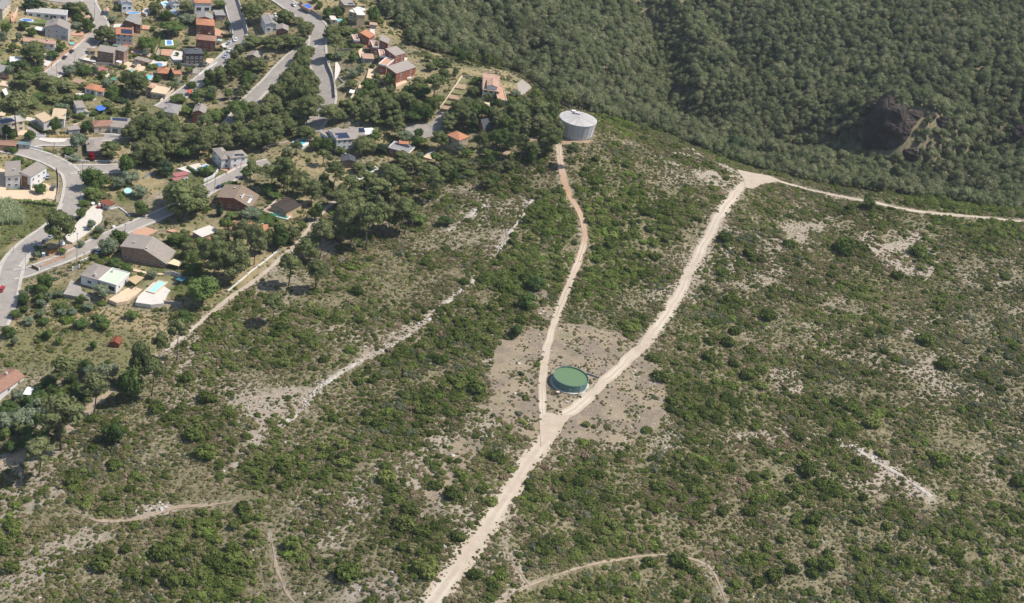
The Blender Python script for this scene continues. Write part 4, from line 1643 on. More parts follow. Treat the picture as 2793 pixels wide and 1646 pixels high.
def plan(c, pts, dz=0.0):
    P = gline(c, pts)
    z = float(np.mean(P[:, 2])) + dz
    return np.array([wp(*px(c, *p), z) for p in pts]), z


def slab_patch(name, c, pts, material, label, up=0.35, thick=1.6, kind='structure'):
    P, z = plan(c, pts, up)
    paint_poly(BLOCK, P)
    o = MB().prism(upoly(P), z - thick, z).build(name, material)
    tag(o, label, kind=kind)
    return z


def inset(P, d):
    P = np.asarray(P)[:, :2]
    n = len(P)
    ar = sum(P[k][0] * P[(k + 1) % n][1] - P[(k + 1) % n][0] * P[k][1] for k in range(n))
    s = 1 if ar > 0 else -1
    out = []
    for k in range(n):
        e0, e1 = P[k] - P[k - 1], P[(k + 1) % n] - P[k]
        n0, n1 = np.array([-e0[1], e0[0]]) / np.linalg.norm(e0), np.array([-e1[1], e1[0]]) / np.linalg.norm(e1)
        m = n0 + n1
        m = m / max(0.4, (m @ m) / 2)
        out.append(P[k] + s * d * m)
    return np.array(out)


def pool(c, pts, water, label, up=0.45, rim=0.45, rmat=None, z=None, above=False, name='pool'):
    """basin with coping: outer outline measured, water set a little below the rim"""
    if z is None:
        P, z = plan(c, pts, up)
    else:
        P = np.array([wp(*px(c, *p), z) for p in pts])
    paint_poly(BLOCK, P)
    I = inset(P, rim)
    ctr = P.mean(0)
    root = empty(name, (ctr[0], ctr[1], z))
    tag(root, label, 'pool')
    n = len(P)
    lo = 1.3 if above else 1.5
    v, f = [], []
    for ring, zz in ((P, -lo), (P, 0.06), (I, 0.06), (I, -0.3)):
        v += [(p[0] - ctr[0], p[1] - ctr[1], zz) for p in ring]
    for r in range(3):
        for k in range(n):
            f.append((r * n + k, r * n + (k + 1) % n, (r + 1) * n + (k + 1) % n, (r + 1) * n + k))
    ar = sum(P[k][0] * P[(k + 1) % n][1] - P[(k + 1) % n][0] * P[k][1] for k in range(n))
    if ar < 0:
        f = [q[::-1] for q in f]
    mesh_obj('coping', v, f, rmat or M_PALE, root)
    J = inset(P, rim * 0.9)
    MB().prism([(p[0] - ctr[0], p[1] - ctr[1]) for p in J], -0.28, -0.12).build('water', water, root)
    return root


def ellipse(cx, cy, rx, ry, n=20, rot=0.0):
    return [(cx + rx * math.cos(t) * math.cos(rot) - ry * math.sin(t) * math.sin(rot), cy + rx * math.cos(t) * math.sin(rot) + ry * math.sin(t) * math.cos(rot)) for t in np.linspace(0, 2 * math.pi, n, endpoint=False)]


def wall_run(name, c, pts, h, th, material, label, cat='wall', posts=None, cap=None, dz=0.0, step=2.0):
    """wall following the ground along a measured line; posts = (spacing, material, extra height)"""
    P = gline(c, pts)
    C = []
    for k in range(len(P) - 1):
        n = max(1, int(np.linalg.norm(P[k + 1][:2] - P[k][:2]) / step))
        C += [P[k][:2] + (P[k + 1][:2] - P[k][:2]) * q / n for q in range(n)]
    C.append(P[-1][:2])
    C = np.array(C)
    nr = normals(C)
    z = hgt(C[:, 0], C[:, 1]) + dz
    o0 = C[0]
    root = empty(name, (o0[0], o0[1], z[0]))
    tag(root, label, cat)
    v, f = [], []
    for k in range(len(C)):
        for s, zz in ((-1, -0.8), (-1, h), (1, h), (1, -0.8)):
            q = C[k] + nr[k] * s * th / 2 - o0
            v.append((q[0], q[1], z[k] - z[0] + zz))
    for k in range(len(C) - 1):
        for q in range(3):
            f.append((k * 4 + q, (k + 1) * 4 + q, (k + 1) * 4 + q + 1, k * 4 + q + 1))
    m = (len(C) - 1) * 4
    f += [(0, 1, 2, 3), (m + 3, m + 2, m + 1, m)]
    mesh_obj('wall_body' if cat == 'wall' else 'panel', v, f, material, root)
    paint_line(BLOCK, C, th + 0.8)
    if posts:
        sp, pm, ex = posts
        s = np.r_[0, np.cumsum(np.linalg.norm(np.diff(C, axis=0), axis=1))]
        for t in np.arange(0, s[-1] + 0.01, sp):
            k = min(int(np.searchsorted(s, t)), len(C) - 1)
            q = C[k] - o0
            zz = z[k] - z[0]
            MB().box(q[0] - th * 0.8, q[0] + th * 0.8, q[1] - th * 0.8, q[1] + th * 0.8, zz - 0.8, zz + h + ex).build('post', pm, root)
    if cap:
        v2 = [(p[0], p[1], p[2]) for p in v]
        cp = MB()
        for k in range(len(C) - 1):
            a, b = C[k] - o0, C[k + 1] - o0
            na, nb = nr[k] * (th / 2 + 0.05), nr[k + 1] * (th / 2 + 0.05)
            za, zb2 = z[k] - z[0] + h + 0.09, z[k + 1] - z[0] + h + 0.09
            cp.slab([(*(a - na), za), (*(b - nb), zb2), (*(b + nb), zb2), (*(a + na), za)][::-1], 0.087)
        cp.build('coping', cap, root)
    return root


# ------------------------------------------------------------------ cars, poles, small things
M_TYRE = mat('tyre_rubber', (0.025, 0.025, 0.026), 0.9, 0.1)
M_RIM = mat('wheel_rim', (0.45, 0.46, 0.47), 0.35, 0.05, metal=0.7)
M_LAMP = mat('lamp_glass', (0.75, 0.75, 0.72), 0.15, 0.03)
M_TAIL = mat('tail_lamp', (0.35, 0.02, 0.02), 0.3, 0.03)


def _car_body():
    # half side profile (x along, z), swept across with tumblehome
    sec = [(-2.1, 0.42, 0.80), (-2.05, 0.80, 0.82), (-1.55, 0.93, 0.86), (-0.7, 1.0, 0.88), (0.75, 1.0, 0.88), (1.5, 0.95, 0.86), (2.02, 0.80, 0.80), (2.1, 0.42, 0.78)]
    v, f = [], []
    for x, zt, hw in sec:
        v += [(x, -hw * 0.95, 0.24), (x, -hw, 0.55 if zt > 0.5 else 0.36), (x, -hw * 0.93, zt), (x, hw * 0.93, zt), (x, hw, 0.55 if zt > 0.5 else 0.36), (x, hw * 0.95, 0.24)]
    n = 6
    for k in range(len(sec) - 1):
        for q in range(n):
            f.append((k * n + q, k * n + (q + 1) % n, (k + 1) * n + (q + 1) % n, (k + 1) * n + q))
    f.append(tuple(range(n))[::-1])
    m = (len(sec) - 1) * n
    f.append(tuple(m + q for q in range(n)))
    return v, [q[::-1] for q in f]


def _frustum(x0, x1, y, z0, X0, X1, Y, z1):
    return ([(x0, -y, z0), (x1, -y, z0), (x1, y, z0), (x0, y, z0), (X0, -Y, z1), (X1, -Y, z1), (X1, Y, z1), (X0, Y, z1)],
            [(0, 3, 2, 1), (4, 5, 6, 7), (0, 1, 5, 4), (1, 2, 6, 5), (2, 3, 7, 6), (3, 0, 4, 7)])


CAR_GLASS = MB().add(*_frustum(-1.62, 1.05, 0.80, 0.95, -1.15, 0.35, 0.62, 1.42)).build('windows', M_GLASS, link=False).data
CAR_WHEEL = None


def _wheel():
    mb = MB().tube([(0, -0.1, 0), (0, 0.1, 0)], 0.32, 14)
    t = mb.build('wheel', M_TYRE, link=False).data
    r = MB().tube([(0, -0.108, 0), (0, 0.108, 0)], 0.19, 10).build('rim', M_RIM, link=False).data
    return t, r


CAR_WHEEL = _wheel()
CAR_LIGHT = MB().box(-0.03, 0.03, -0.2, 0.2, -0.07, 0.07).build('headlight', M_LAMP, link=False).data
CAR_TAIL = MB().box(-0.03, 0.03, -0.18, 0.18, -0.08, 0.08).build('tail_light', M_TAIL, link=False).data
CAR_V = _car_body()
CARP = {}


def car(c, x, y, x2, y2, col, label, up=0.25, van=False):
    p, q = gp(c, x, y), gp(c, x2, y2)
    rz = math.atan2(q[1] - p[1], q[0] - p[0])
    ex = np.array([math.cos(rz), math.sin(rz)])
    z0, z1 = float(hgt(*(p[:2] - ex * 1.4))), float(hgt(*(p[:2] + ex * 1.4)))
    root = empty('car', (p[0], p[1], (z0 + z1) / 2 + up), rz)
    root.rotation_euler = (0, -math.atan2(z1 - z0, 2.8), rz)
    tag(root, label, 'car')
    key = tuple(col)
    if key not in CARP:
        pm = mat('car_paint_%d' % len(CARP), col, 0.25, 0.02, spec=0.5)
        b = mesh_obj('body', CAR_V[0], CAR_V[1], pm, link=False, smooth=False)
        r = MB().add(*_frustum(-1.16, 0.36, 0.63, 1.42, -1.05, 0.2, 0.56, 1.47)).build('car_roof', pm, link=False)
        CARP[key] = (b.data, r.data)
    link_mesh('body', CARP[key][0], root, (0, 0, 0))
    link_mesh('car_roof', CARP[key][1], root, (0, 0, 0))
    link_mesh('windows', CAR_GLASS, root, (0, 0, 0))
    for sx in (-1.3, 1.3):
        for sy in (-0.78, 0.78):
            w = link_mesh('wheel', CAR_WHEEL[0], root, (sx, sy, 0.32))
            link_mesh('rim', CAR_WHEEL[1], w, (0, 0, 0))
    for sy in (-0.55, 0.55):
        link_mesh('headlight', CAR_LIGHT, root, (2.07, sy, 0.66))
        link_mesh('tail_light', CAR_TAIL, root, (-2.08, sy, 0.68))
    pg = np.array([p[:2] + ex * a + np.array([-ex[1], ex[0]]) * b for a, b in ((-2.6, -1.4), (2.6, -1.4), (2.6, 1.4), (-2.6, 1.4))])
    paint_poly(BLOCK, pg)


M_POLE = mat('concrete_pole', (0.36, 0.34, 0.31), 0.9, 0.08)
M_STEEL = mat('galvanised_steel', (0.30, 0.31, 0.32), 0.5, 0.08, metal=0.4)


def pole(c, x, yb, yt, label, kind='lamp', ang=0.0):
    p = gp(c, x, yb)
    k, cs = ppm(p)
    s = CROPS[c][2]
    h = max(3.5, (yb - yt) / s / (k * cs))
    root = empty('street_lamp' if kind == 'lamp' else 'utility_pole', (p[0], p[1], p[2]))
    tag(root, label, 'lamp' if kind == 'lamp' else 'pole')
    if kind == 'lamp':
        MB().tube([(0, 0, -0.5), (0, 0, h)], [0.11, 0.06], 8).build('post', M_STEEL, root)
        dx, dy = math.cos(ang), math.sin(ang)
        MB().tube([(0, 0, h - 0.1), (dx * 0.6, dy * 0.6, h + 0.25), (dx * 1.3, dy * 1.3, h + 0.3)], 0.04, 6).build('arm', M_STEEL, root)
        hd = MB()
        hd.add(*_frustum(-0.4, 0.4, 0.16, -0.08, -0.25, 0.3, 0.1, 0.1))
        o = hd.build('lamp_head', M_ALU, root)
        o.location = (dx * 1.6, dy * 1.6, h + 0.3)
        o.rotation_euler = (0, 0, ang)
    else:
        MB().tube([(0, 0, -0.6), (0, 0, h)], [0.17, 0.11], 8).build('post', M_POLE, root)
        MB().box(-0.7, 0.7, -0.05, 0.05, h - 0.5, h - 0.38).build('crossbar', M_STEEL, root)
        for xx in (-0.6, 0, 0.6):
            MB().tube([(xx, 0, h - 0.375), (xx, 0, h - 0.2)], 0.05, 6).build('insulator', W_WHITE, root)
    return root


def canopy(c, pts, h, material, label, post=M_STEEL, cat='canopy', name='canopy', slope=0.0):
    """flat shade roof on posts over a measured outline"""
    P = np.array([gp(c, *p) for p in pts])
    z = float(np.mean(hgt(P[:, 0], P[:, 1])))
    for _ in range(4):
        P = np.array([wp(*px(c, *p), z + h) for p in pts])
        z = float(np.mean(hgt(P[:, 0], P[:, 1])))
    o = P.mean(0)
    root = empty(name, (o[0], o[1], z))
    tag(root, label, cat)
    Q = [(p[0] - o[0], p[1] - o[1]) for p in P]
    mb = MB().prism(Q, h - 0.08, h)
    mb.build('canopy_roof', material, root)
    for q in Q:
        MB().tube([(q[0] * 0.94, q[1] * 0.94, -1.2), (q[0] * 0.94, q[1] * 0.94, h - 0.083)], 0.07, 6).build('post', post, root)
    paint_poly(BLOCK, P)
    return root


# ------------------------------------------------------------------ green fire-fighting reservoir
CROPS['y'] = (1480, 980, 12.367)
CROPS['z'] = (1500, 285, 13.49)
M_RES = mat('green_steel', (0.085, 0.19, 0.175), 0.45, 0.07, 0.4, spec=0.4)
M_RESW = mat_water('reservoir_water', (0.125, 0.195, 0.095))
MATS['reservoir_water'].node_tree.nodes['Principled BSDF'].inputs['Roughness'].default_value = 0.25
M_FENCE = mat('dark_fence_wire', (0.07, 0.075, 0.07), 0.6, 0.05)


def arc_panel(r0, r1, a0, a1, z0, z1, th, seg=4):
    v, f = [], []
    for k in range(seg + 1):
        t = a0 + (a1 - a0) * k / seg
        for r, z in ((r0, z0), (r1, z1), (r1 - th, z1), (r0 - th, z0)):
            v.append((r * math.cos(t), r * math.sin(t), z))
    for k in range(seg):
        for q in range(4):
            f.append((k * 4 + q, (k + 1) * 4 + q, (k + 1) * 4 + (q + 1) % 4, k * 4 + (q + 1) % 4))
    f += [(0, 1, 2, 3), (seg * 4 + 3, seg * 4 + 2, seg * 4 + 1, seg * 4)]
    return v, f


def disc(r, z, n=48):
    return [(r * math.cos(2 * math.pi * k / n), r * math.sin(2 * math.pi * k / n), z) for k in range(n)], [tuple(range(n))]


def reservoir():
    h = 3.4
    z0 = float(gp('y', 950, 900)[2])
    for _ in range(5):
        c = wp(*px('y', 960, 585), z0 + h)
        z0 = float(hgt(c[0], c[1])) + 0.1
    k, cs = ppm(c)
    R = 594.4 / 12.367 / k
    root = empty('water_reservoir', (c[0], c[1], z0))
    tag(root, 'round open green steel reservoir full of green water beside the dirt road', 'reservoir')
    n = 12
    a = 2 * math.pi / n
    first = None
    for q in range(n):
        if first is None:
            mb = MB()
            for b in range(4):      # four rolled courses, each with a slight bead
                zz0, zz1 = 0.30 + b * (h - 0.3) / 4, 0.30 + (b + 1) * (h - 0.3) / 4
                mb.add(*arc_panel(R, R, 0.004, a - 0.004, zz0, zz1 - 0.05, 0.06, 8))
                mb.add(*arc_panel(R + 0.035, R + 0.035, 0.004, a - 0.004, zz1 - 0.05, zz1, 0.1, 8))
            first = mb.build('wall_panel', M_RES, root)
        else:
            share(first, root, (0, 0, 0), q * a)
    seam = None
    for q in range(n):
        if seam is None:
            seam = MB().box(R - 0.02, R + 0.07, -0.06, 0.06, 0.3, h).build('seam', M_STEEL, root)
        else:
            share(seam, root, (0, 0, 0), q * a)
    rim = MB()
    for q in range(48):
        rim.add(*arc_panel(R + 0.10, R + 0.10, 2 * math.pi * q / 48, 2 * math.pi * (q + 1) / 48, h, h + 0.08, 0.22, 1))
    rim.build('rim', M_RES, root)
    v, f = disc(R - 0.05, h - 0.42, 64)
    mesh_obj('water', v, f, M_RESW, root)
    base = MB()
    for q in range(48):
        base.add(*arc_panel(R + 0.75, R + 0.75, 2 * math.pi * q / 48, 2 * math.pi * (q + 1) / 48, -1.2, 0.28, 1.4, 1))
    base.build('foundation', M_PALE, root)
    MB().tube([(0, 0, 0)] * 0 + [(R * 0.05, -R - 0.2, 1.9), (R * 0.05, -R - 0.55, 1.9)], 0.16, 8).build('outlet_pipe', M_ALU, root)
    for t in (1.95, 3.05, 0.3):
        x, y = R * math.cos(t), R * math.sin(t)
        MB().box(x - 0.16, x + 0.16, y - 0.16, y + 0.16, h + 0.083, h + 0.35).build('float_bracket', W_WHITE, root)
    paint_poly(BLOCK, np.array([(c[0] + (R + 1.3) * math.cos(t), c[1] + (R + 1.3) * math.sin(t)) for t in np.linspace(0, 6.28, 40)]))
    ld = MB()
    for s in (-0.25, 0.25):
        ld.tube([(R + 0.22, s, -0.1), (R + 0.22, s, h + 0.7)], 0.04, 6)
    for k in range(10):
        ld.tube([(R + 0.22, -0.25, 0.3 + k * 0.34), (R + 0.22, 0.25, 0.3 + k * 0.34)], 0.03, 5)
    ld.build('ladder', M_ALU, root, rz=-0.9)
    # valve cabinet on legs in front of it
    p = gp('y', 500, 1190)
    cab = empty('valve_cabinet', (p[0], p[1], p[2]), 0.35)
    tag(cab, 'small pale cabinet on a plinth at the foot of the green reservoir', 'cabinet')
    MB().box(-0.55, 0.55, -0.45, 0.45, -0.4, 1.15).build('body', W_CONC, cab)
    MB().box(-0.45, 0.45, -0.49, -0.453, 0.2, 1.0).build('door', M_GATE, cab)
    MB().box(-0.68, 0.68, -0.58, 0.58, 1.153, 1.3).build('lid', M_SAND, cab)
    # wire fence
    ring = gline('y', [(280, 520), (190, 760), (250, 980), (380, 1205), (490, 1265), (860, 1262), (1190, 1225), (1480, 1110), (1700, 975), (1830, 800), (1900, 640), (1660, 555), (1480, 480)])
    fo = empty('wire_fence', tuple(ring[0]))
    tag(fo, 'thin wire fence with dark posts around the green reservoir', 'fence')
    o = ring[0]
    pts = []
    for q in range(len(ring) - 1):
        m = max(1, int(np.linalg.norm(ring[q + 1] - ring[q]) / 2.6))
        for s in range(m):
            pts.append(ring[q] + (ring[q + 1] - ring[q]) * s / m)
    pts.append(ring[-1])
    for p in pts:
        p[2] = hgt(p[0], p[1])
        q = p - o
        MB().tube([(q[0], q[1], q[2] - 0.4), (q[0], q[1], q[2] + 1.9)], 0.075, 6).build('post', M_FENCE, fo)
    for hh in (0.3, 0.85, 1.4, 1.85):
        MB().tube([p - o + [0, 0, hh] for p in pts], 0.03, 4).build('wire', M_FENCE, fo)
    # dry-stone bank along the fence's right-hand corner
    wall_run('dry_stone_wall', 'y', [(1490, 500), (1680, 560), (1890, 640)], 0.7, 0.8, W_STONE, 'low dry-stone bank behind the fence of the green reservoir')


reservoir()


# ------------------------------------------------------------------ big concrete tank on the ridge
def mat_tank_roof():
    m, nt, N, L, b = nt_new('tank_roof_concrete')
    tc = N.new('ShaderNodeTexCoord')
    n1, n2 = N.new('ShaderNodeTexNoise'), N.new('ShaderNodeTexNoise')
    mp = N.new('ShaderNodeMapping')
    mp.inputs['Scale'].default_value = (0.25, 2.2, 1.0)        # streaks that run down each wedge
    L.new(tc.outputs['Object'], mp.inputs[0])
    n1.inputs['Scale'].default_value, n2.inputs['Scale'].default_value = 0.8, 0.35
    L.new(mp.outputs[0], n1.inputs['Vector'])
    L.new(tc.outputs['Object'], n2.inputs['Vector'])
    for n in (n1, n2):
        n.inputs['Detail'].default_value = 6
    oi = N.new('ShaderNodeObjectInfo')
    ad = N.new('ShaderNodeMath')
    ad.operation = 'ADD'
    L.new(n1.outputs[0], ad.inputs[0])
    sc = N.new('ShaderNodeMath')
    sc.operation = 'MULTIPLY'
    sc.inputs[1].default_value = 0.28
    L.new(oi.outputs['Random'], sc.inputs[0])
    L.new(sc.outputs[0], ad.inputs[1])
    r = N.new('ShaderNodeValToRGB')
    r.color_ramp.elements[0].position, r.color_ramp.elements[1].position = 0.38, 0.85
    r.color_ramp.elements[0].color, r.color_ramp.elements[1].color = (0.31, 0.29, 0.27, 1), (0.50, 0.475, 0.445, 1)
    L.new(ad.outputs[0], r.inputs[0])
    L.new(r.outputs[0], b.inputs['Base Color'])
    b.inputs['Roughness'].default_value = 0.92
    return m


def big_tank():
    h = 8.0
    z0 = 19.0
    for _ in range(5):
        c = wp(*px('z', 1046, 525), z0 + h)
        z0 = float(hgt(c[0], c[1])) - 0.1
    k, cs = ppm(c)
    R = 698.7 / 13.49 / k
    root = empty('concrete_water_tank', (c[0], c[1], z0))
    tag(root, 'large round concrete water tank with ribbed walls on the ridge', 'water tank')
    n = 22
    a = 2 * math.pi / n
    rb, rt = R * 0.86, R * 0.955

    def rad(z):
        return rb + (rt - rb) * z / h
    bay = MB().add(*arc_panel(rad(-1), rad(h - 0.1), 0, a, -1.2, h - 0.1, 0.4, 4))
    for q in range(12):
        zz = 0.25 + q * 0.635
        bay.add(*arc_panel(rad(zz) + 0.30, rad(zz + 0.30) + 0.30, 0.012, a - 0.012, zz, zz + 0.30, 0.28, 4))
    W_TANK = mat('pale_tank_concrete', (0.60, 0.585, 0.56), 0.9, 0.08, 0.7, stain=0.2)
    first = bay.build('wall_panel', W_TANK, root)
    rib = MB().add([(rad(z) + s, y, z) for z in (-1.2, h - 0.12) for s, y in ((-0.1, -0.17), (0.40, -0.12), (0.40, 0.12), (-0.1, 0.17))],
                   [(0, 1, 2, 3)[::-1], (4, 5, 6, 7), (0, 1, 5, 4), (1, 2, 6, 5), (2, 3, 7, 6), (3, 0, 4, 7)]).build('rib', W_TANK, root)
    for q in range(1, n):
        share(first, root, (0, 0, 0), q * a)
        share(rib, root, (0, 0, 0), q * a)
    mr = mat_tank_roof()
    nr = 30
    b = 2 * math.pi / nr
    v = [(0.05, 0, h + 0.95), (R * math.cos(-b / 2), R * math.sin(-b / 2), h), (R * math.cos(b / 2), R * math.sin(b / 2), h)]
    v += [(0.05, 0, h + 0.7), (R * math.cos(-b / 2), R * math.sin(-b / 2), h - 0.24), (R * math.cos(b / 2), R * math.sin(b / 2), h - 0.24)]
    f = [(0, 1, 2), (3, 5, 4), (1, 4, 5, 2)]
    v[1] = (v[1][0], v[1][1] * 0.995, v[1][2])
    v[2] = (v[2][0], v[2][1] * 0.995, v[2][2])
    wedge = mesh_obj('roof_panel', v, f, mr, root)
    for q in range(1, nr):
        share(wedge, root, (0, 0, 0), q * b)
    MB().tube([(0, 0, h + 0.7), (0, 0, h + 1.02)], [0.9, 0.75], 16).build('roof_boss', mr, root)
    # hatch, rail, vents and two small panels on the far side of the roof
    hx, hy = -R * 0.30, R * 0.72
    MB().box(hx - 0.9, hx + 0.9, hy - 0.8, hy + 0.8, h + 0.1, h + 0.95).build('hatch', W_WHITE, root)
    MB().box(hx - 1.0, hx + 1.0, hy - 0.9, hy + 0.9, h + 0.953, h + 1.05).build('hatch_lid', W_WHITE, root)
    rl = MB()
    ra = [(R * 0.96 * math.cos(t), R * 0.96 * math.sin(t)) for t in np.linspace(1.35, 2.15, 7)]
    for x, y in ra:
        rl.tube([(x, y, h), (x, y, h + 1.1)], 0.035, 5)
    for zz in (0.55, 1.1):
        rl.tube([(x, y, h + zz) for x, y in ra], 0.03, 5)
    rl.build('railing', M_STEEL, root)
    for dx in (-1.6, 0.2, 1.8):
        MB().slab([(-1.6 + dx * 0.8 - 0.6, R * 0.40 - 0.45, h + 0.75), (-1.6 + dx * 0.8 + 0.6, R * 0.40 - 0.45, h + 0.75), (-1.6 + dx * 0.8 + 0.6, R * 0.40 + 0.45, h + 0.95), (-1.6 + dx * 0.8 - 0.6, R * 0.40 + 0.45, h + 0.95)], 0.06).build('solar_panel', M_PANEL, root)
    for x, y in ((R * 0.72, 0.6), (-R * 0.74, 0.9), (R * 0.15, R * 0.6)):
        MB().tube([(x, y, h), (x, y, h + 0.75)], 0.14, 8).build('vent', M_GATE, root)
    paint_poly(BLOCK, np.array([(c[0] + (R + 0.8) * math.cos(t), c[1] + (R + 0.8) * math.sin(t)) for t in np.linspace(0, 6.28, 40)]))
    # bare earth ring in front
    sheet('earth_yard', gline('h', [(1570, 960), (1650, 985), (1800, 1005), (2050, 1010), (2000, 1050), (1850, 1040), (1760, 1060), (1680, 1060), (1560, 1040)]), M_EARTH, 'brown bare earth at the foot of the concrete tank', 0.13)


big_tank()
# ------------------------------------------------------------------ houses of the far left quarter
house('a', (350, 160), (905, 208), (872, 138), 3.3, 'long white flat-roofed bungalow behind the kidney-shaped pool', 'flat', wall=W_WHITE, rmat=R_FLAT, parapet=(0.15, W_WHITE), wins={'f': (5, (1.7, 1.3)), 'r': 2, 'l': 2}, door=('f', 0.62))
house('a', (597, 368), (928, 403), (985, 322), 6.3, 'tall grey gabled house above the far left street', 'gable', 2.4, 'y', W_GREY, R_TAUPE, wins={'f': (3, (0.7, 0.8)), 'r': 2, 'l': 2}, door=('f', 0.82, 'g'), chim=((0.3, 0.6),))
house('a', (305, 557), (745, 602), (790, 548), 2.9, 'long low house with a brown tiled roof below the grey gabled house', 'gable', 1.0, 'x', W_WHITE, R_PALE, wins={'f': (5, (1.1, 1.2)), 'r': 1}, chim=((0.75, 0.35),), door=('f', 0.3))
house('a', (-150, 105), (40, 135), (135, 18), 5.2, 'grey-roofed house cut by the top left corner', 'gable', 1.2, 'y', W_CREAM, R_GREY, wins={'f': 2, 'r': 3})
house('a', (-90, 970), (112, 987), (110, 905), 3.0, 'low house with a red-brown porch at the left edge', 'mono', 0.8, 'back', W_SALMON, R_GREY, wins={'f': 3})
house('a', (130, 838), (285, 845), (300, 770), 2.6, 'grey corrugated shed under the big pine at the far left', 'gable', 0.5, 'x', W_GREY, R_WHITE, wins={'r': 1}, cat='shed', name='garden_shed')
house('a', (1560, 462), (1803, 480), (1850, 385), 8.0, 'three-storey house with solar panels on an orange roof', 'gable', 1.5, 'x', W_GREY, R_ORANGE, wins={'f': (3, (1.1, 1.2)), 'r': 2}, panels=((2, 6, 0.30, 0.08, 0.93, 0.44),), chim=((0.95, 0.6),), door=('f', 0.15))
house('a', (1305, 685), (1535, 722), (1592, 665), 7.0, 'square brown-brick house with a pale shed roof beside the far left street', 'mono', 1.0, 'back', W_BROWN, R_TAUPE, wins={'f': 2, 'r': 2, 'l': 1}, door=('f', 0.9))
house('a', (1545, 668), (1675, 703), (1735, 655), 7.6, 'brick stair wing joined to the square brown-brick house', 'mono', 0.6, 'back', W_BROWN, R_TAUPE, wins={'f': (1, (0.7, 0.8)), 'r': (2, (0.7, 0.8))})
house('a', (1685, 290), (1815, 312), (1840, 205), 5.0, 'left half of the grey-roofed house behind the solar-panel house', 'mono', 0.9, 'left', W_BRICK, R_GREY, wins={'f': 2, 'l': 2})
house('a', (1815, 330), (1905, 338), (1940, 240), 4.6, 'right half of the grey-roofed house behind the solar-panel house', 'mono', 0.5, 'left', W_BRICK, R_TAUPE, wins={'f': 1, 'r': 2})
house('a', (1640, 45), (1795, 45), (1800, -50), 4.6, 'white house with a grey roof above the long curved pool', 'gable', 1.2, 'y', W_WHITE, R_GREY, wins={'f': (2, (1.7, 1.3)), 'r': 2}, chim=((0.85, 0.5),))
house('a', (1135, 1190), (1300, 1228), (1405, 1165), 3.0, 'white cottage with an orange roof among garden trees', 'hip', 0.9, wall=W_WHITE, rmat=R_ORANGE, wins={'f': 2, 'r': 2}, door=('f', 0.7))
house('a', (1290, 1230), (1400, 1245), (1425, 1205), 2.6, 'white porch wing of the orange-roofed cottage', 'mono', 0.4, 'back', W_WHITE, R_ORANGE, wins={'f': 1})
house('d', (1028, 222), (1152, 217), (1190, 132), 4.8, 'small white two-storey house with a taupe roof in the greenery', 'mono', 0.8, 'back', W_WHITE, R_TAUPE, wins={'f': 1, 'r': 1, 'l': 2}, chim=((0.1, 0.2),))
house('d', (1155, 285), (1210, 280), (1205, 238), 2.5, 'lean-to beside the small white two-storey house', 'mono', 0.5, 'left', W_WHITE, R_TAUPE, wins={'f': (1, (0.7, 0.8))}, cat='shed', name='garden_shed')
house('a', (1260, 950), (1400, 985), (1442, 930), 2.2, 'ramshackle hut with a red and white sheet roof', 'mono', 0.4, 'back', W_CONC, R_PINK, wins={'f': 1}, cat='shed', name='garden_shed')
house('a', (1395, 150), (1475, 156), (1510, 115), 2.8, 'little white garage with a salmon roof at the street bend', 'gable', 0.5, 'y', W_WHITE, R_PALE, wins={'r': 1}, door=('f', 0.5, 'g'), cat='garage', name='garage')
house('a', (1108, 248), (1168, 262), (1192, 215), 2.2, 'tiny salmon-roofed garden hut behind trees at the street bend', 'gable', 0.5, 'y', W_SALMON, R_PALE, wins={'f': (1, (0.7, 0.8))}, cat='shed', name='garden_shed')
house('a', (1190, 695), (1292, 695), (1312, 650), 2.5, 'small tan pavilion next to the square brown-brick house', 'hip', 0.7, wall=W_CONC, rmat=R_MOTTLE, wins={'f': 1}, cat='pavilion', name='garden_pavilion')
# second row
house('b', (895, 42), (1130, 47), (1120, -35), 5.4, 'white house with a salmon hip roof at the top edge', 'hip', 1.3, wall=W_WHITE, rmat=R_ORANGE, wins={'f': (2, (2.6, 2.1)), 'r': 2}, chim=((0.65, 0.4),))
house('b', (598, 38), (695, 33), (702, -25), 4.2, 'white house at the top edge behind the turquoise pool', 'gable', 0.8, 'y', W_WHITE, R_GREY, wins={'f': 2, 'r': 1})
house('b', (920, 242), (1145, 264), (1125, 192), 4.2, 'grey-roofed house just behind the orange hip roof', 'gable', 1.4, 'y', W_BRICK, R_GREY, wins={'f': 2, 'r': 2})
house('b', (912, 330), (1165, 352), (1142, 264), 6.0, 'brick house with an orange hip roof on the sloping street', 'hip', 1.6, wall=W_BRICK, rmat=R_ORANGE, wins={'f': (3, (1.1, 1.2)), 'r': 2}, door=('f', 0.5))
house('b', (908, 532), (1185, 562), (1205, 492), 7.4, 'tall brick house with a brown roof and a white balcony', 'hip', 1.6, wall=W_BRICK, rmat=R_BROWN, wins={'f': (3, (1.1, 1.2)), 'r': 2, 'l': 1}, chim=((0.62, 0.7),), door=('r', 0.3))
house('b', (765, 728), (1025, 728), (1078, 655), 6.8, 'dark slate-roofed house with an open ground floor', 'hip', 1.2, wall=W_PLUM, rmat=R_SLATE, wins={'f': (4, (1.1, 1.2)), 'r': 2, 'l': 2}, chim=((0.65, 0.45),))
house('b', (385, 985), (605, 1006), (700, 930), 3.2, 'brick bungalow with an orange-brown hip roof above the street', 'hip', 1.7, wall=W_BRICK, rmat=R_ORANGE, wins={'f': 2, 'l': 2}, chim=((0.4, 0.6),))
house('b', (610, 1002), (722, 1002), (765, 962), 2.7, 'red-tiled porch of the brick bungalow', 'mono', 0.4, 'back', W_CREAM, R_ORANGE, wins={'f': (1, (2.6, 2.1))})
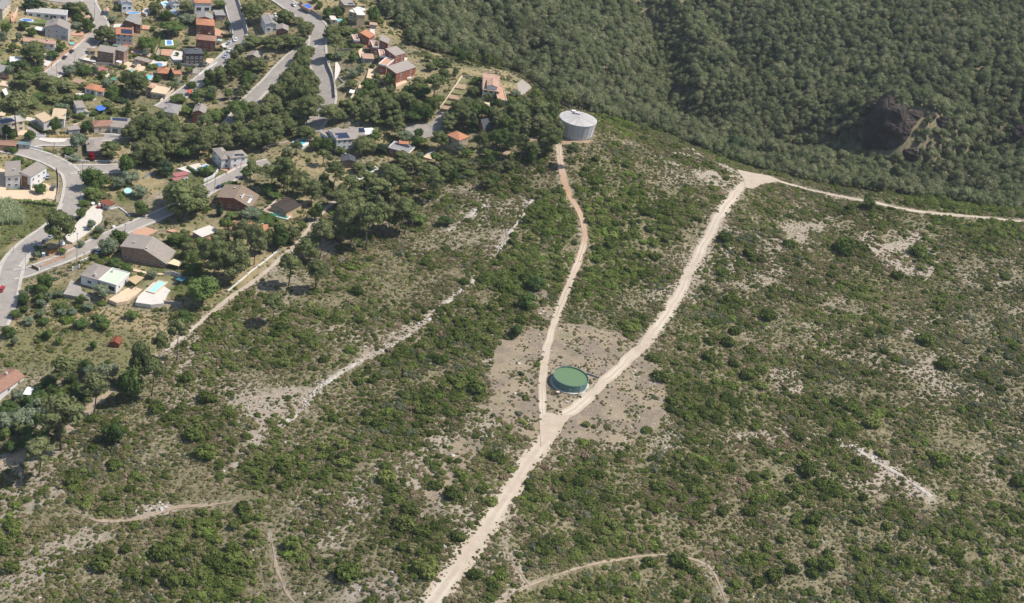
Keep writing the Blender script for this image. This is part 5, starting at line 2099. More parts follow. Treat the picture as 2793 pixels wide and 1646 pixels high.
house('b', (300, 1258), (500, 1292), (625, 1192), 3.0, 'tan house whose flat roof is a terrace with sun chairs', 'flat', wall=W_TAN, rmat=M_SAND, parapet=(0.7, W_CREAM), wins={'f': 2, 'r': 2}, door=('f', 0.75, 'g'))
house('b', (222, 1172), (330, 1192), (388, 1130), 5.2, 'raised tan wing behind the roof terrace', 'hip', 0.8, wall=W_TAN, rmat=R_PALE, wins={'f': 1, 'r': 1})
house('b', (1175, 207), (1315, 210), (1292, 150), 3.0, 'grey-roofed garage beside the walled street', 'mono', 0.5, 'back', W_BROWN, R_GREY, wins={'l': 1}, door=('f', 0.5, 'g'), cat='garage', name='garage')
house('b', (1590, 755), (1765, 792), (1862, 742), 5.8, 'brown house with a taupe gable half hidden by pines', 'gable', 1.5, 'y', W_BROWN, R_TAUPE, wins={'f': 2, 'r': 2})
house('c', (118, 332), (300, 338), (205, 212), 4.6, 'white house with a grey roof and a terrace left of the wide road', 'gable', 1.1, 'y', W_WHITE, R_GREY, wins={'f': (2, (1.7, 1.3)), 'l': 2})
house('c', (78, 222), (195, 225), (180, 185), 3.4, 'red-tiled back wing of the white house left of the wide road', 'mono', 0.5, 'back', W_WHITE, R_PALE, wins={'l': 1})
house('b', (75, 792), (268, 847), (292, 806), 2.6, 'long flat-roofed garden cabin between two pools', 'flat', wall=W_TAN, rmat=R_TAUPE, wins={'f': (3, (1.1, 1.2))}, cat='cabin', name='garden_cabin')
house('e', (385, 228), (560, 258), (660, 165), 3.0, 'low grey-roofed house half hidden under pines', 'hip', 1.0, wall=W_CREAM, rmat=R_GREY, wins={'f': 2}, chim=((0.2, 0.3),))
house('e', (742, 236), (886, 256), (1002, 186), 5.6, 'dark red house with a taupe gable in front of the branching road', 'gable', 1.4, 'y', W_BRICK, R_TAUPE, wins={'f': 1, 'r': 3}, chim=((0.3, 0.8),))
house('c', (262, 402), (432, 420), (457, 355), 5.6, 'red brick house with a taupe gable behind a pine', 'gable', 1.3, 'y', W_BRICK, R_TAUPE, wins={'f': 2, 'l': 1})
# modern tan house at the top
house('c', (1355, 206), (1476, 210), (1442, 118), 6.6, 'right wing of the tan modern house at the wood edge', 'flat', wall=W_TAN, rmat=R_WHITE, parapet=(0.12, W_TAN), wins={'r': 1, 'l': 1})
house('c', (1235, 152), (1362, 192), (1332, 78), 6.4, 'middle block of the tan modern house with a white flat roof', 'flat', wall=W_TAN, rmat=R_WHITE, parapet=(0.12, W_TAN), wins={'f': (2, (1.7, 1.3)), 'l': 2})
house('c', (1185, 72), (1335, 70), (1320, -10), 5.4, 'back block of the tan modern house under a grey roof', 'mono', 0.6, 'back', W_TAN, R_TAUPE, wins={'l': 2}, panels=((1, 3, 0.45, 0.1, 0.9, 0.3),))
house('c', (1005, 268), (1090, 272), (1075, 215), 2.8, 'pale pool house beside the tan modern house', 'flat', wall=W_CREAM, rmat=M_PALE, wins={'f': 1}, cat='pool house', name='pool_house')
# terrace of brick houses stepping down the ridge
_bl = [((1390, 476), (1518, 516), (1478, 430), 4.2, R_ORANGE, 'orange-roofed brick house, uppermost of the ridge row'),
       ((1650, 571), (1777, 593), (1727, 506), 6.2, R_TAUPE, 'second brick house of the ridge row with a taupe shed roof'),
       ((1732, 692), (1868, 756), (1900, 664), 6.0, R_TAUPE, 'third brick house of the ridge row with a taupe shed roof'),
       ((1748, 936), (1886, 996), (1916, 800), 6.0, R_TAUPE, 'lowest and largest brick house of the ridge row')]
for A, B, C, h, rm, lab in _bl:
    house('c', A, B, C, h, lab, 'mono', 1.5, 'left', W_BRICK, rm, wins={'f': 1, 'l': 2, 'r': 2}, over=0.25)
_bt = [((1312, 552), (1392, 556), (1372, 482), 3.0, 'brick terrace with a white parapet on the uppermost ridge house'),
       ((1566, 642), (1652, 648), (1642, 562), 4.6, 'brick terrace with a white parapet on the second ridge house'),
       ((1660, 768), (1738, 775), (1748, 690), 4.4, 'brick terrace with a white parapet on the third ridge house'),
       ((1640, 872), (1752, 902), (1772, 790), 4.4, 'brick terrace with white sheds on the lowest ridge house')]
for A, B, C, h, lab in _bt:
    house('c', A, B, C, h, lab, 'flat', wall=W_BRICK, rmat=M_TERR, parapet=(0.6, W_WHITE), wins={'f': 1, 'l': 2}, over=0.1, cat='terrace', name='house_terrace')
house('c', (1522, 332), (1626, 346), (1638, 318), 2.6, 'dark-fronted garage at the end of the ridge driveway', 'mono', 0.3, 'back', W_SALMON, R_PALE, wins={}, door=('f', 0.5, 'g'), cat='garage', name='garage')
house('c', (1432, 790), (1600, 800), (1560, 728), 2.6, 'salmon flat-roofed garage below the second ridge house', 'flat', wall=W_CONC, rmat=R_PALE, wins={}, door=('f', 0.4, 'g'), cat='garage', name='garage')
# lower village
house('d', (22, 447), (345, 390), (252, 318), 5.6, 'tan house at the left edge with black solar panels on its roof', 'flat', wall=W_CREAM, rmat=R_FLAT, parapet=(0.25, W_CREAM), wins={'f': (3, (1.7, 1.3)), 'r': 1}, panels=((2, 5, 0.02, 0.12, 0.62, 0.7),))
house('d', (465, 322), (587, 417), (692, 371), 4.2, 'left half of the white house with cream tiled roofs', 'mono', 1.1, 'back', W_WHITE, R_CREAM, wins={'f': (2, (0.7, 0.8)), 'r': 1})
house('d', (692, 358), (875, 373), (770, 250), 5.2, 'right half of the white house with cream tiled roofs', 'mono', 1.0, 'back', W_WHITE, R_CREAM, wins={'f': 2, 'r': 2}, chim=((0.95, 0.3),))
house('d', (1222, 395), (1266, 476), (1545, 392), 3.4, 'bungalow with a brown hip roof and a skylight', 'hip', 1.6, wall=W_CREAM, rmat=R_BROWN, wins={'r': 2, 'f': 2}, chim=((0.2, 0.1),))
house('d', (1480, 478), (1752, 497), (1792, 382), 3.6, 'light grey house with a row of solar panels on its roof', 'mono', 0.8, 'back', W_WHITE, R_TAUPE, wins={'f': (2, (2.6, 2.1)), 'r': 2, 'l': 1}, panels=((1, 5, 0.1, 0.66, 0.86, 0.94),))
house('d', (922, 522), (1088, 507), (1062, 468), 2.8, 'taupe garage with a white fascia beside the cream-tiled house', 'mono', 0.4, 'back', W_CONC, R_TAUPE, wins={}, door=('f', 0.6, 'g'), cat='garage', name='garage')
house('d', (-70, 718), (217, 738), (264, 672), 3.0, 'long red-brown roofed house at the left edge of the curving street', 'gable', 0.8, 'x', W_SALMON, R_BROWN, wins={'f': 3})
house('d', (240, 722), (412, 728), (432, 686), 2.4, 'glass lean-to at the end of the red-brown roof', 'mono', 0.4, 'left', W_CONC, mat('green_glass_roof', (0.16, 0.22, 0.22), 0.15, 0.1, spec=0.6), wins={'f': 1}, cat='greenhouse', name='greenhouse')
house('d', (1172, 803), (1392, 808), (1452, 652), 3.0, 'grey-roofed bungalow behind the white balustrade and red tree', 'hip', 1.1, wall=W_BROWN, rmat=R_TAUPE, wins={'f': 3, 'r': 2}, chim=((0.15, 0.5),))
house('d', (64, 1146), (280, 1150), (322, 950), 6.0, 'left half of the white house in the sand yard', 'mono', 0.8, 'right', W_WHITE, R_TAUPE, wins={'f': (2, (1.1, 1.2)), 'l': 2}, chim=((0.6, 0.35),))
_dr, _drd = house('d', (268, 1112), (416, 1157), (471, 962), 6.6, 'right half of the white house in the sand yard, brown boarded front', 'mono', 1.0, 'left', W_WHITE, R_TAUPE, wins={'f': (1, (1.7, 1.3)), 'r': 3}, door=('f', 0.8))
MB().box(-_drd[0] * 0.36, _drd[0] * 0.16, -0.1, 0.02, 0.1, 5.9).build('board_cladding', W_WOOD, _dr, loc=(0, -_drd[1] / 2 + 0.33, 0))
# white house with panels above the short street
house('e', (965, 657), (1077, 786), (1197, 766), 5.6, 'left wing of the white villa with solar panels above the short street', 'hip', 1.2, wall=W_WHITE, rmat=R_TAUPE, wins={'f': 2, 'r': 1}, panels=((3, 1, 0.50, 0.62, 0.64, 0.92),))
house('e', (1186, 776), (1391, 749), (1322, 672), 5.8, 'right wing of the white villa with solar panels above the short street', 'hip', 1.4, wall=W_WHITE, rmat=R_TAUPE, wins={'f': 2, 'r': 1, 'l': 1}, panels=((1, 2, 0.30, 0.14, 0.55, 0.30), (1, 2, 0.55, 0.10, 0.80, 0.26)))
house('e', (1145, 798), (1243, 806), (1236, 782), 3.8, 'white entrance block of the villa with solar panels', 'flat', wall=W_WHITE, rmat=R_FLAT, wins={'f': 1}, parapet=(0.1, W_WHITE))
house('e', (500, 1012), (562, 1037), (712, 987), 2.4, 'front shed with a faded red sheet roof', 'mono', 0.4, 'back', W_WHITE, R_PINK, wins={'f': (1, (0.7, 0.8))}, cat='shed', name='garden_shed')
house('e', (506, 947), (546, 987), (682, 940), 2.9, 'rear shed with a faded red sheet roof', 'mono', 0.3, 'back', W_WHITE, R_PINK, wins={'f': (1, (0.7, 0.8))}, cat='shed', name='garden_shed')
_e4, _e4d = house('e', (1015, 1222), (1422, 1352), (1592, 1214), 3.0, 'big brick house with a mottled brown gable roof and a roof terrace', 'gable', 2.4, 'y', W_BRICK, R_MOTTLE, hA=5.2, wins={'f': (4, (1.1, 1.2)), 'r': 2, 'l': 2}, chim=((0.35, 0.7), (0.62, 0.3)), over=0.5)
_L, _W = _e4d[0], _e4d[1]
_rt = MB()      # open white roof terrace let into the right-hand slope
_x0, _x1, _y0, _y1 = _L * 0.17, _L * 0.40, -_W * 0.32, _W * 0.02
_rt.box(_x0, _x1, _y0, _y1, 2.2, 4.15).box(_x0 - 0.2, _x0, _y0, _y1, 2.4, 6.1).box(_x0, _x1 + 0.1, _y1, _y1 + 0.2, 2.4, 5.3)
_rt.build('roof_terrace', W_WHITE, _e4)
house('e', (1640, 1318), (1830, 1400), (1965, 1275), 2.8, 'dark old barbecue shed beside the green pool', 'gable', 0.8, 'y', W_TAN, mat('sooty_tiles', (0.075, 0.058, 0.048), 0.92, 0.4, 2.0, 0.06, wave=('X', 4.0)), wins={'f': 1}, cat='shed', name='barbecue_shed')
house('g', (455, 762), (582, 906), (862, 850), 5.6, 'large white house with a double row of solar panels under the pines', 'gable', 1.2, 'y', W_WHITE, R_TAUPE, wins={'r': 4, 'f': 3}, panels=((6, 2, 0.56, 0.10, 0.92, 0.62),), chim=((0.9, 0.05),))
house('g', (800, 842), (1002, 842), (900, 742), 3.6, 'taupe side wing of the large white house under the pines', 'mono', 0.5, 'back', W_WHITE, R_TAUPE, wins={'f': 2})
house('g', (352, 792), (462, 862), (560, 705), 4.0, 'porch wing at the left of the large white house under the pines', 'mono', 0.4, 'back', W_WHITE, R_TAUPE, wins={'f': (1, (2.6, 2.1))})
house('g', (660, 1187), (852, 1198), (745, 1108), 3.6, 'small dark slate roof among the pines below the large white house', 'gable', 1.0, 'y', W_BROWN, R_SLATE, wins={'f': 1}, chim=((0.3, 0.8),))
house('g', (1278, 1002), (1562, 1082), (1692, 1010), 3.4, 'flat-roofed brick house with a strip of solar panels', 'flat', wall=W_BRICK, rmat=R_GREY, parapet=(0.18, W_WHITE), wins={'f': 3, 'r': 1}, panels=((1, 6, 0.12, 0.62, 0.8, 0.9),))
house('g', (1425, 950), (1560, 965), (1580, 930), 3.0, 'low red-roofed annex behind the flat-roofed brick house', 'mono', 0.3, 'back', W_BRICK, R_ORANGE, wins={}, cat='annex', name='house_annex')
house('g', (2067, 832), (2242, 912), (2437, 882), 6.0, 'stone house with a bright orange hip roof left of the concrete tank', 'hip', 1.9, wall=W_TAN, rmat=R_ORANGE, wins={'f': 2, 'r': 2}, door=('r', 0.3))
house('h', (575, 320), (812, 354), (852, 132), 5.2, 'ridge villa with a pale terracotta roof and dormer', 'gable', 1.6, 'x', W_CREAM, R_PALE, wins={'f': (3, (1.7, 1.3)), 'r': 2, 'l': 2}, chim=((0.4, 0.95), (0.92, 0.9)))
_hd = house('h', (630, 268), (782, 292), (790, 200), 7.2, 'white dormer room on the ridge villa roof', 'gable', 0.9, 'y', W_WHITE, R_PALE, wins={'f': (1, (1.7, 1.3))}, cat='dormer', name='roof_dormer')
house('h', (782, 462), (905, 475), (942, 292), 3.4, 'flat terracotta wing of the ridge villa', 'flat', wall=W_CREAM, rmat=M_TERR, wins={'f': 1, 'r': 2}, parapet=(0.35, W_CREAM))
house('h', (470, 800), (590, 885), (645, 815), 1.2, 'steep dark A-frame roof between pines', 'gable', 4.6, 'y', W_WOOD, R_SLATE, wins={})
# nearest villas
_j1 = house('j', (1215, 268), (1686, 450), (1856, 332), 2.4, 'large brick house with a sweeping taupe gable roof', 'gable', 3.0, 'y', W_BROWN, R_TAUPE, hA=6.6, wins={'f': (5, (1.1, 1.2)), 'l': 3, 'r': 3}, chim=((0.22, 0.35), (0.53, 0.12)), over=0.5)
house('j', (805, 560), (995, 613), (1150, 490), 3.9, 'white villa at the left with a taupe hip roof', 'hip', 1.1, wall=W_WHITE, rmat=R_TAUPE, wins={'f': (1, (1.7, 1.3)), 'l': 2}, chim=((0.72, 0.15),), over=0.5)
house('j', (995, 613), (1178, 666), (1336, 546), 3.9, 'white villa wing with a pale green roof terrace', 'flat', wall=W_WHITE, rmat=R_GREEN, parapet=(0.35, W_WHITE), wins={'f': (2, (2.6, 2.1)), 'r': 2}, chim=((0.2, 0.75),))
house('j', (1110, 1242), (1205, 1260), (1277, 1208), 1.9, 'small rust-red sheet-metal hut standing alone in the dry meadow', 'gable', 0.9, 'y', R_RUST, R_RUST, wins={}, cat='hut', name='metal_hut', over=0.12, minw=2.5)
house('l', (-70, 690), (256, 470), (110, 372), 3.0, 'white house with a red tiled roof at the left edge of the slope', 'gable', 1.6, 'x', W_WHITE, R_BROWN, wins={'f': (3, (1.1, 1.2)), 'r': 1}, chim=((0.75, 0.6),))
house('l', (228, 652), (306, 664), (374, 590), 2.3, 'grey flat shed beside the red-tiled house at the left edge', 'flat', wall=W_CONC, rmat=R_WHITE, wins={'f': (1, (0.7, 0.8))}, cat='shed', name='garden_shed')
house('k', (955, 745), (1400, 785), (1505, 698), 2.9, 'salmon-roofed house mostly hidden behind garden pines', 'hip', 1.2, wall=W_CREAM, rmat=R_ORANGE, wins={'f': 3, 'r': 2}, chim=((0.85, 0.6),))
house('k', (525, 772), (642, 838), (762, 716), 2.5, 'flat pale-roofed garage on the terracotta terrace', 'flat', wall=W_SALMON, rmat=M_PALE, wins={}, door=('f', 0.4, 'g'), cat='garage', name='garage')
house('i', (1345, 645), (1465, 705), (1548, 655), 2.6, 'rust-brown site container on the building plot', 'flat', wall=W_CONC, rmat=R_RUST, wins={'f': 1}, cat='container', name='site_container')
# ------------------------------------------------------------------ paving, lawns, pools
slab_patch('lawn', 'a', [(215, 300), (235, 235), (345, 240), (620, 280), (610, 322), (400, 318)], M_LAWN, 'green lawn around the kidney-shaped pool')
pool('a', ellipse(362, 272, 92, 19, 20, 0.05), P_DEEP, 'kidney-shaped blue pool with a white rim on a lawn', 0.5, rmat=W_WHITE)
pool('a', ellipse(1800, 176, 105, 22, 20, 0.0), P_BLUE, 'long curved pool with a sandy rim in front of a white house', 0.5, 0.6, M_SAND)
pool('a', ellipse(975, 588, 42, 15, 16), P_TURQ, 'small raised turquoise pool beside the far left street', 0.6, 0.25, M_ALU, above=True)
pool('b', [(430, 35), (510, 12), (560, 62), (470, 78)], P_TURQ, 'turquoise pool with white paving at the top edge', 0.5, 0.8, W_WHITE)
pool('b', [(545, 150), (590, 130), (692, 162), (640, 198)], P_BLUE, 'pale tiled pool in a garden near the top edge', 0.5, 0.9, M_PALE)
slab_patch('lawn', 'b', [(415, 632), (450, 515), (660, 520), (690, 600), (600, 645)], M_LAWN, 'walled green lawn holding the small square pool', 0.5)
pool('b', [(492, 545), (600, 540), (612, 612), (500, 618)], P_BLUE, 'small square blue pool with a wide white rim on the walled lawn', 0.7, 0.9, W_WHITE)
slab_patch('pool_terrace', 'b', [(437, 740), (450, 665), (600, 670), (575, 762)], M_TERR, 'terracotta terrace around the second square pool', 0.5)
pool('b', [(468, 740), (474, 680), (570, 680), (562, 745)], P_BLUE, 'square blue pool in a terracotta terrace', 0.62, 0.3, M_TERR)
slab_patch('yard', 'b', [(570, 770), (610, 680), (740, 700), (770, 760), (700, 840), (620, 830)], M_PALE, 'pale gravel yard beside the slate-roofed house', 0.3)
slab_patch('pool_terrace', 'b', [(0, 690), (100, 660), (305, 720), (290, 775), (60, 715)], M_TERR, 'terracotta strip around the long narrow pool', 0.3)
pool('b', [(62, 700), (100, 682), (292, 735), (262, 765)], P_BLUE, 'long narrow blue pool below the solar-panel house', 0.5, 0.35, M_TERR)
slab_patch('yard', 'b', [(285, 880), (330, 815), (540, 840), (560, 880), (470, 900)], M_PALE, 'pale yard around the oval blue pool', 0.3)
pool('b', ellipse(403, 876, 58, 25, 18), P_BLUE, 'oval blue pool in a pale yard above the brick bungalow', 0.7, 0.25, M_ALU, above=True)
pool('b', [(0, 955), (30, 930), (78, 938), (50, 978)], P_TURQ, 'little turquoise pool on a sandy terrace', 0.4, 0.3, M_SAND)
slab_patch('yard', 'b', [(-40, 840), (60, 880), (230, 900), (210, 960), (60, 985), (-60, 950)], M_SAND, 'sandy terrace with garden furniture', 0.25)
pool('b', [(215, 1065), (240, 1010), (345, 1020), (300, 1085)], P_TURQ, 'turquoise pool left of the brick bungalow', 0.5, 0.35, M_PALE)
slab_patch('patio', 'b', [(1165, 480), (1170, 375), (1300, 365), (1330, 440), (1260, 490)], M_TERR, 'terracotta patio beside the brick house on the sloping street', 0.3)
slab_patch('patio', 'b', [(1250, 600), (1330, 570), (1400, 600), (1370, 660), (1280, 640)], M_PALE, 'pale forecourt with a parked car', 0.25)
slab_patch('patio', 'b', [(1030, 860), (1060, 790), (1210, 790), (1150, 850)], M_SAND, 'sandy patio beside the slate-roofed house', 0.3)
slab_patch('driveway', 'b', [(790, 985), (900, 920), (1060, 890), (940, 1000)], M_ASPH, 'grey driveway in front of the slate-roofed house', 0.25)
slab_patch('patio', 'a', [(945, 470), (965, 400), (1130, 430), (1110, 480), (1000, 480)], M_TERR, 'terracotta yard beside the grey gabled house', 0.3)
slab_patch('patio', 'a', [(1060, 800), (1130, 770), (1290, 810), (1290, 870)], M_PALE, 'pale forecourt of the square brown-brick house', 0.3)
slab_patch('patio', 'a', [(1450, 560), (1460, 515), (1570, 510), (1560, 580)], M_TERR, 'terracotta yard left of the solar-panel house', 0.3)
slab_patch('patio', 'a', [(1550, 880), (1700, 830), (1900, 870), (1900, 950), (1700, 930)], M_SAND, 'sandy terrace below the square brown-brick house', 0.3)
slab_patch('patio', 'a', [(1010, 1270), (1120, 1215), (1190, 1300), (1300, 1330), (1260, 1350)], M_PALE, 'pale terrace of the orange-roofed cottage', 0.25)
slab_patch('patio', 'a', [(140, 210), (180, 130), (230, 130), (240, 200), (180, 290), (150, 290)], M_TERR, 'salmon terrace at the top left corner', 0.4)
# around the ridge row
pool('c', [(595, 70), (690, 45), (770, 95), (715, 135)], P_DEEP, 'deep blue pool on a raised walled terrace by the wide road', 2.2, 0.6, M_TERR)
pool('c', [(1080, 255), (1155, 260), (1150, 292), (1085, 290)], P_TURQ, 'small turquoise pool below the tan modern house', 0.8, 0.25, M_PALE)
slab_patch('patio', 'c', [(1370, 700), (1400, 655), (1455, 660), (1440, 780), (1400, 790)], M_SAND, 'sandy patio below the uppermost ridge house', 0.3)
slab_patch('patio', 'c', [(1480, 1050), (1510, 930), (1625, 935), (1620, 1040), (1560, 1065)], M_SAND, 'sandy terrace left of the lowest ridge house', 0.5)
slab_patch('patio', 'c', [(1880, 1065), (1990, 1065), (2030, 1110), (1880, 1175)], M_SAND, 'sandy terrace right of the lowest ridge house', 0.5)
slab_patch('patio', 'c', [(1890, 960), (1910, 905), (1985, 915), (2000, 1030), (1900, 1030)], M_TERR, 'terracotta terrace behind the lowest ridge house', 0.6)
slab_patch('driveway', 'c', [(1975, 760), (2040, 790), (2070, 880), (2085, 1060), (2030, 1060), (2005, 930), (1980, 900)], M_PALE, 'pale driveway on the ridge right of the brick row', 0.25)
slab_patch('driveway', 'c', [(1525, 380), (1610, 385), (1590, 520), (1545, 520)], M_PALE, 'pale driveway in front of the dark-fronted garage', 0.25)
slab_patch('driveway', 'c', [(1060, 850), (1170, 790), (1150, 920), (1090, 1040), (1050, 1080)], M_PALE, 'concrete ramp right of the wide road', 0.25)
slab_patch('stairs_path', 'c', [(1370, 1180), (1420, 980), (1450, 1000), (1400, 1200), (1350, 1230)], M_SAND, 'sandy steps below the ridge row', 0.25)
slab_patch('patio', 'c', [(1265, 1310), (1300, 1250), (1390, 1250), (1350, 1310), (1290, 1355)], M_SAND, 'sandy patio under a white pergola frame', 0.25)
# sand yard house
slab_patch('sand_yard', 'd', [(-160, 1484), (-160, 960), (70, 960), (60, 1140), (80, 1330), (420, 1330), (470, 1100), (600, 1080), (770, 1100), (790, 1300), (755, 1470), (640, 1440), (420, 1484)], M_SAND, 'sandy yard around the white house at the left edge', 0.2, 1.8)
slab_patch('yard', 'd', [(520, 655), (540, 630), (900, 640), (860, 680), (700, 690)], M_PALE, 'pale patch of concrete in front of the cream-tiled house', 0.6)
slab_patch('patio', 'd', [(200, 590), (280, 520), (370, 520), (350, 590)], M_SAND, 'sandy forecourt of the tan house with black panels', 0.3)
pool('d', ellipse(1728, 1338, 62, 42, 20), P_PALE, 'round above-ground pool with pale water near the building plot', 1.2, 0.22, M_ALU, above=True)
# villas above the short street
pool('e', [(748, 905), (900, 838), (955, 858), (800, 925)], P_BLUE, 'rectangular blue pool beside the white villa with solar panels', 0.6, 0.5, W_WHITE)
slab_patch('pool_terrace', 'e', [(560, 890), (830, 825), (880, 845), (740, 905), (790, 930), (700, 935)], M_PALE, 'pale deck beside the rectangular pool', 0.35)
slab_patch('patio', 'e', [(1060, 900), (1110, 870), (1160, 890), (1140, 925)], M_TERR, 'terracotta forecourt of the white villa with solar panels', 0.3)
pool('e', [(1885, 590), (1960, 545), (2090, 535), (2085, 610), (2010, 640)], P_TURQ, 'white-edged turquoise pool of the large white house under the pines', 0.9, 1.6, W_WHITE)
slab_patch('pool_terrace', 'e', [(1560, 1400), (1700, 1270), (1850, 1310), (1990, 1440), (1900, 1470), (1640, 1400)], M_TERR, 'terracotta terrace around the green pool and barbecue shed', 0.5)
pool('e', [(1600, 1420), (1640, 1395), (1880, 1450), (1830, 1478)], P_GREEN, 'green pool with a white rim behind the big brick house', 0.7, 0.4, W_WHITE)
pool('g', [(930, 1350), (1060, 1235), (1205, 1300), (1140, 1300), (1000, 1365)], P_GREEN, 'three-cornered pool of green water with a pale rim', 0.9, 0.9, M_PALE)
slab_patch('patio', 'g', [(1755, 1130), (1820, 1065), (1990, 1120), (1880, 1165)], M_SAND, 'sandy patio with white loungers right of the flat brick house', 0.35)
slab_patch('yard', 'g', [(770, 1430), (890, 1360), (1020, 1370), (960, 1440)], M_PALE, 'pale paving below the green pool', 0.4)
slab_patch('pool_terrace', 'h', [(565, 555), (590, 465), (785, 480), (775, 570), (640, 600)], M_SAND, 'sandy terrace around the ridge villa pool', 0.4)
pool('h', ellipse(668, 545, 46, 44, 18), P_BLUE, 'rounded blue pool of the ridge villa', 0.5, 0.5, W_WHITE)
for k in range(6):      # terraced vegetable beds
    y0, y1 = 165 + k * 70, 225 + k * 70
    x0, x1 = 300 - (y0 - 150) * 0.66, 300 - (y1 - 150) * 0.66
    slab_patch('garden_bed', 'h', [(x0, y0), (x0 + 130, y0 + 22), (x1 + 130, y1 + 22), (x1, y1)], M_EARTH if k % 2 else mat('bed_green', (0.19, 0.19, 0.085), 0.95, 0.25, 1.5, 0.1, 3),
               'terraced garden bed %s beside the long ridge wall' % ('highest', 'second', 'third', 'fourth', 'fifth', 'lowest')[k], 0.2 + 0.12 * (k % 2))
# villas in front
slab_patch('terrace', 'j', [(1095, 805), (1290, 690), (1465, 600), (1540, 615), (1400, 740), (1290, 820), (1180, 840)], M_SAND, 'sandy orange terrace in front of the white villa', 0.5)
slab_patch('pool_terrace', 'j', [(1370, 835), (1400, 770), (1590, 600), (1660, 570), (1815, 615), (1700, 745), (1650, 845), (1530, 858)], M_PALE, 'pale pool terrace of the white villa', 0.6, 1.8)
pool('j', [(1478, 720), (1605, 608), (1705, 630), (1565, 745)], P_PALE, 'pale mint pool of the white villa', 0.72, 0.45, M_SAND)
slab_patch('driveway', 'j', [(640, 750), (690, 660), (735, 560), (820, 520), (800, 600), (830, 720), (930, 770), (900, 800)], M_ASPH, 'grey drive wrapping the white villa', 0.35)
slab_patch('garden_path', 'j', [(1290, 470), (1340, 490), (1500, 530), (1700, 545), (1690, 560), (1480, 545), (1320, 510)], M_SAND, 'sandy garden strip behind the white villa', 0.25)
# building plot
slab_patch('building_plot', 'i', [(905, 1165), (870, 1080), (1010, 970), (1080, 880), (1160, 790), (1250, 700), (1420, 690), (1520, 620), (1700, 700), (1770, 790), (1740, 850), (1500, 850), (1400, 900), (1310, 960), (1230, 1030), (1120, 1110), (980, 1200)], M_RUBBLE, 'white rubble building plot', 0.25, 1.2)
sheet('earth_plot', gline('i', [(500, 1470), (560, 1390), (700, 1340), (860, 1250), (980, 1210), (1030, 1180), (1020, 1300), (880, 1420), (640, 1484)]), M_EARTH, 'brown earth corner beside the junction', 0.3)
slab_patch('terrace', 'k', [(230, 760), (300, 740), (420, 790), (560, 800), (660, 850), (480, 830)], M_TERR, 'terracotta strip leading to the pale-roofed garage', 0.4)
slab_patch('terrace', 'j', [(1300, 170), (1370, 100), (1470, 70), (1600, 110), (1480, 170), (1390, 175)], M_TERR, 'terracotta terrace behind the large brick house', 0.5, 2.4)

slab_patch('garden_terrace', 'a', [(965, 1095), (1010, 1055), (1160, 1090), (1130, 1150)], M_EARTH, 'brown earth terrace below the far left street', 0.3)
slab_patch('yard', 'a', [(540, 860), (600, 815), (700, 830), (640, 900)], M_PALE, 'pale paved yard beside the terracotta wall', 0.3)
slab_patch('yard', 'a', [(590, 735), (640, 700), (740, 700), (700, 745)], M_PALE, 'pale paved strip below the low brown-roofed house', 0.3)
slab_patch('yard', 'a', [(1240, 1000), (1300, 960), (1480, 1000), (1440, 1040)], M_PALE, 'littered pale yard beside the ramshackle hut', 0.25)
slab_patch('yard', 'a', [(1520, 370), (1560, 300), (1680, 330), (1600, 380)], M_PALE, 'pale forecourt behind the solar-panel house', 0.3)
slab_patch('yard', 'b', [(180, 160), (260, 80), (340, 85), (320, 150), (240, 190)], M_PALE, 'stony pale plot near the top edge', 0.25)
slab_patch('yard', 'b', [(180, 390), (190, 330), (300, 340), (290, 400)], M_TERR, 'terracotta yard right of the two-part grey-roofed house', 0.3)
slab_patch('lane', 'd', [(350, 480), (400, 460), (560, 590), (500, 610)], M_ASPH, 'grey lane left of the cream-tiled house', 0.3)
slab_patch('yard', 'd', [(340, 390), (360, 340), (470, 360), (470, 410)], M_RUBBLE, 'stony bank behind the tan house with black panels', 0.4)
slab_patch('yard', 'd', [(-40, 320), (20, 265), (80, 290), (50, 330)], M_SAND, 'sandy corner behind the tan house with black panels', 0.4)
slab_patch('yard', 'a', [(-20, 1150), (30, 1090), (120, 1110), (110, 1170)], M_SAND, 'sandy terrace below the low house with the porch', 0.4)
slab_patch('lawn', 'a', [(20, 860), (50, 810), (110, 820), (90, 870)], M_LAWN, 'small lawn beside the corrugated shed', 0.3)
sheet('stony_plot', gline('h', [(1030, 250), (1110, 180), (1200, 250), (1240, 300), (1120, 400), (1060, 390)]), mat('stony_soil', (0.38, 0.33, 0.275), 0.95, 0.3, 1.2, 0.2, 1.5), 'stony plot right of the ridge villa', 0.14)
slab_patch('yard', 'h', [(830, 1190), (920, 1130), (1040, 1100), (1000, 1180), (900, 1200)], M_EARTH, 'bare earth yard left of the two-rut track', 0.2, 0.8)
slab_patch('yard', 'h', [(1170, 1010), (1260, 930), (1330, 940), (1310, 1000), (1200, 1030)], M_EARTH, 'earth bank among pines left of the concrete tank', 0.25, 0.9)
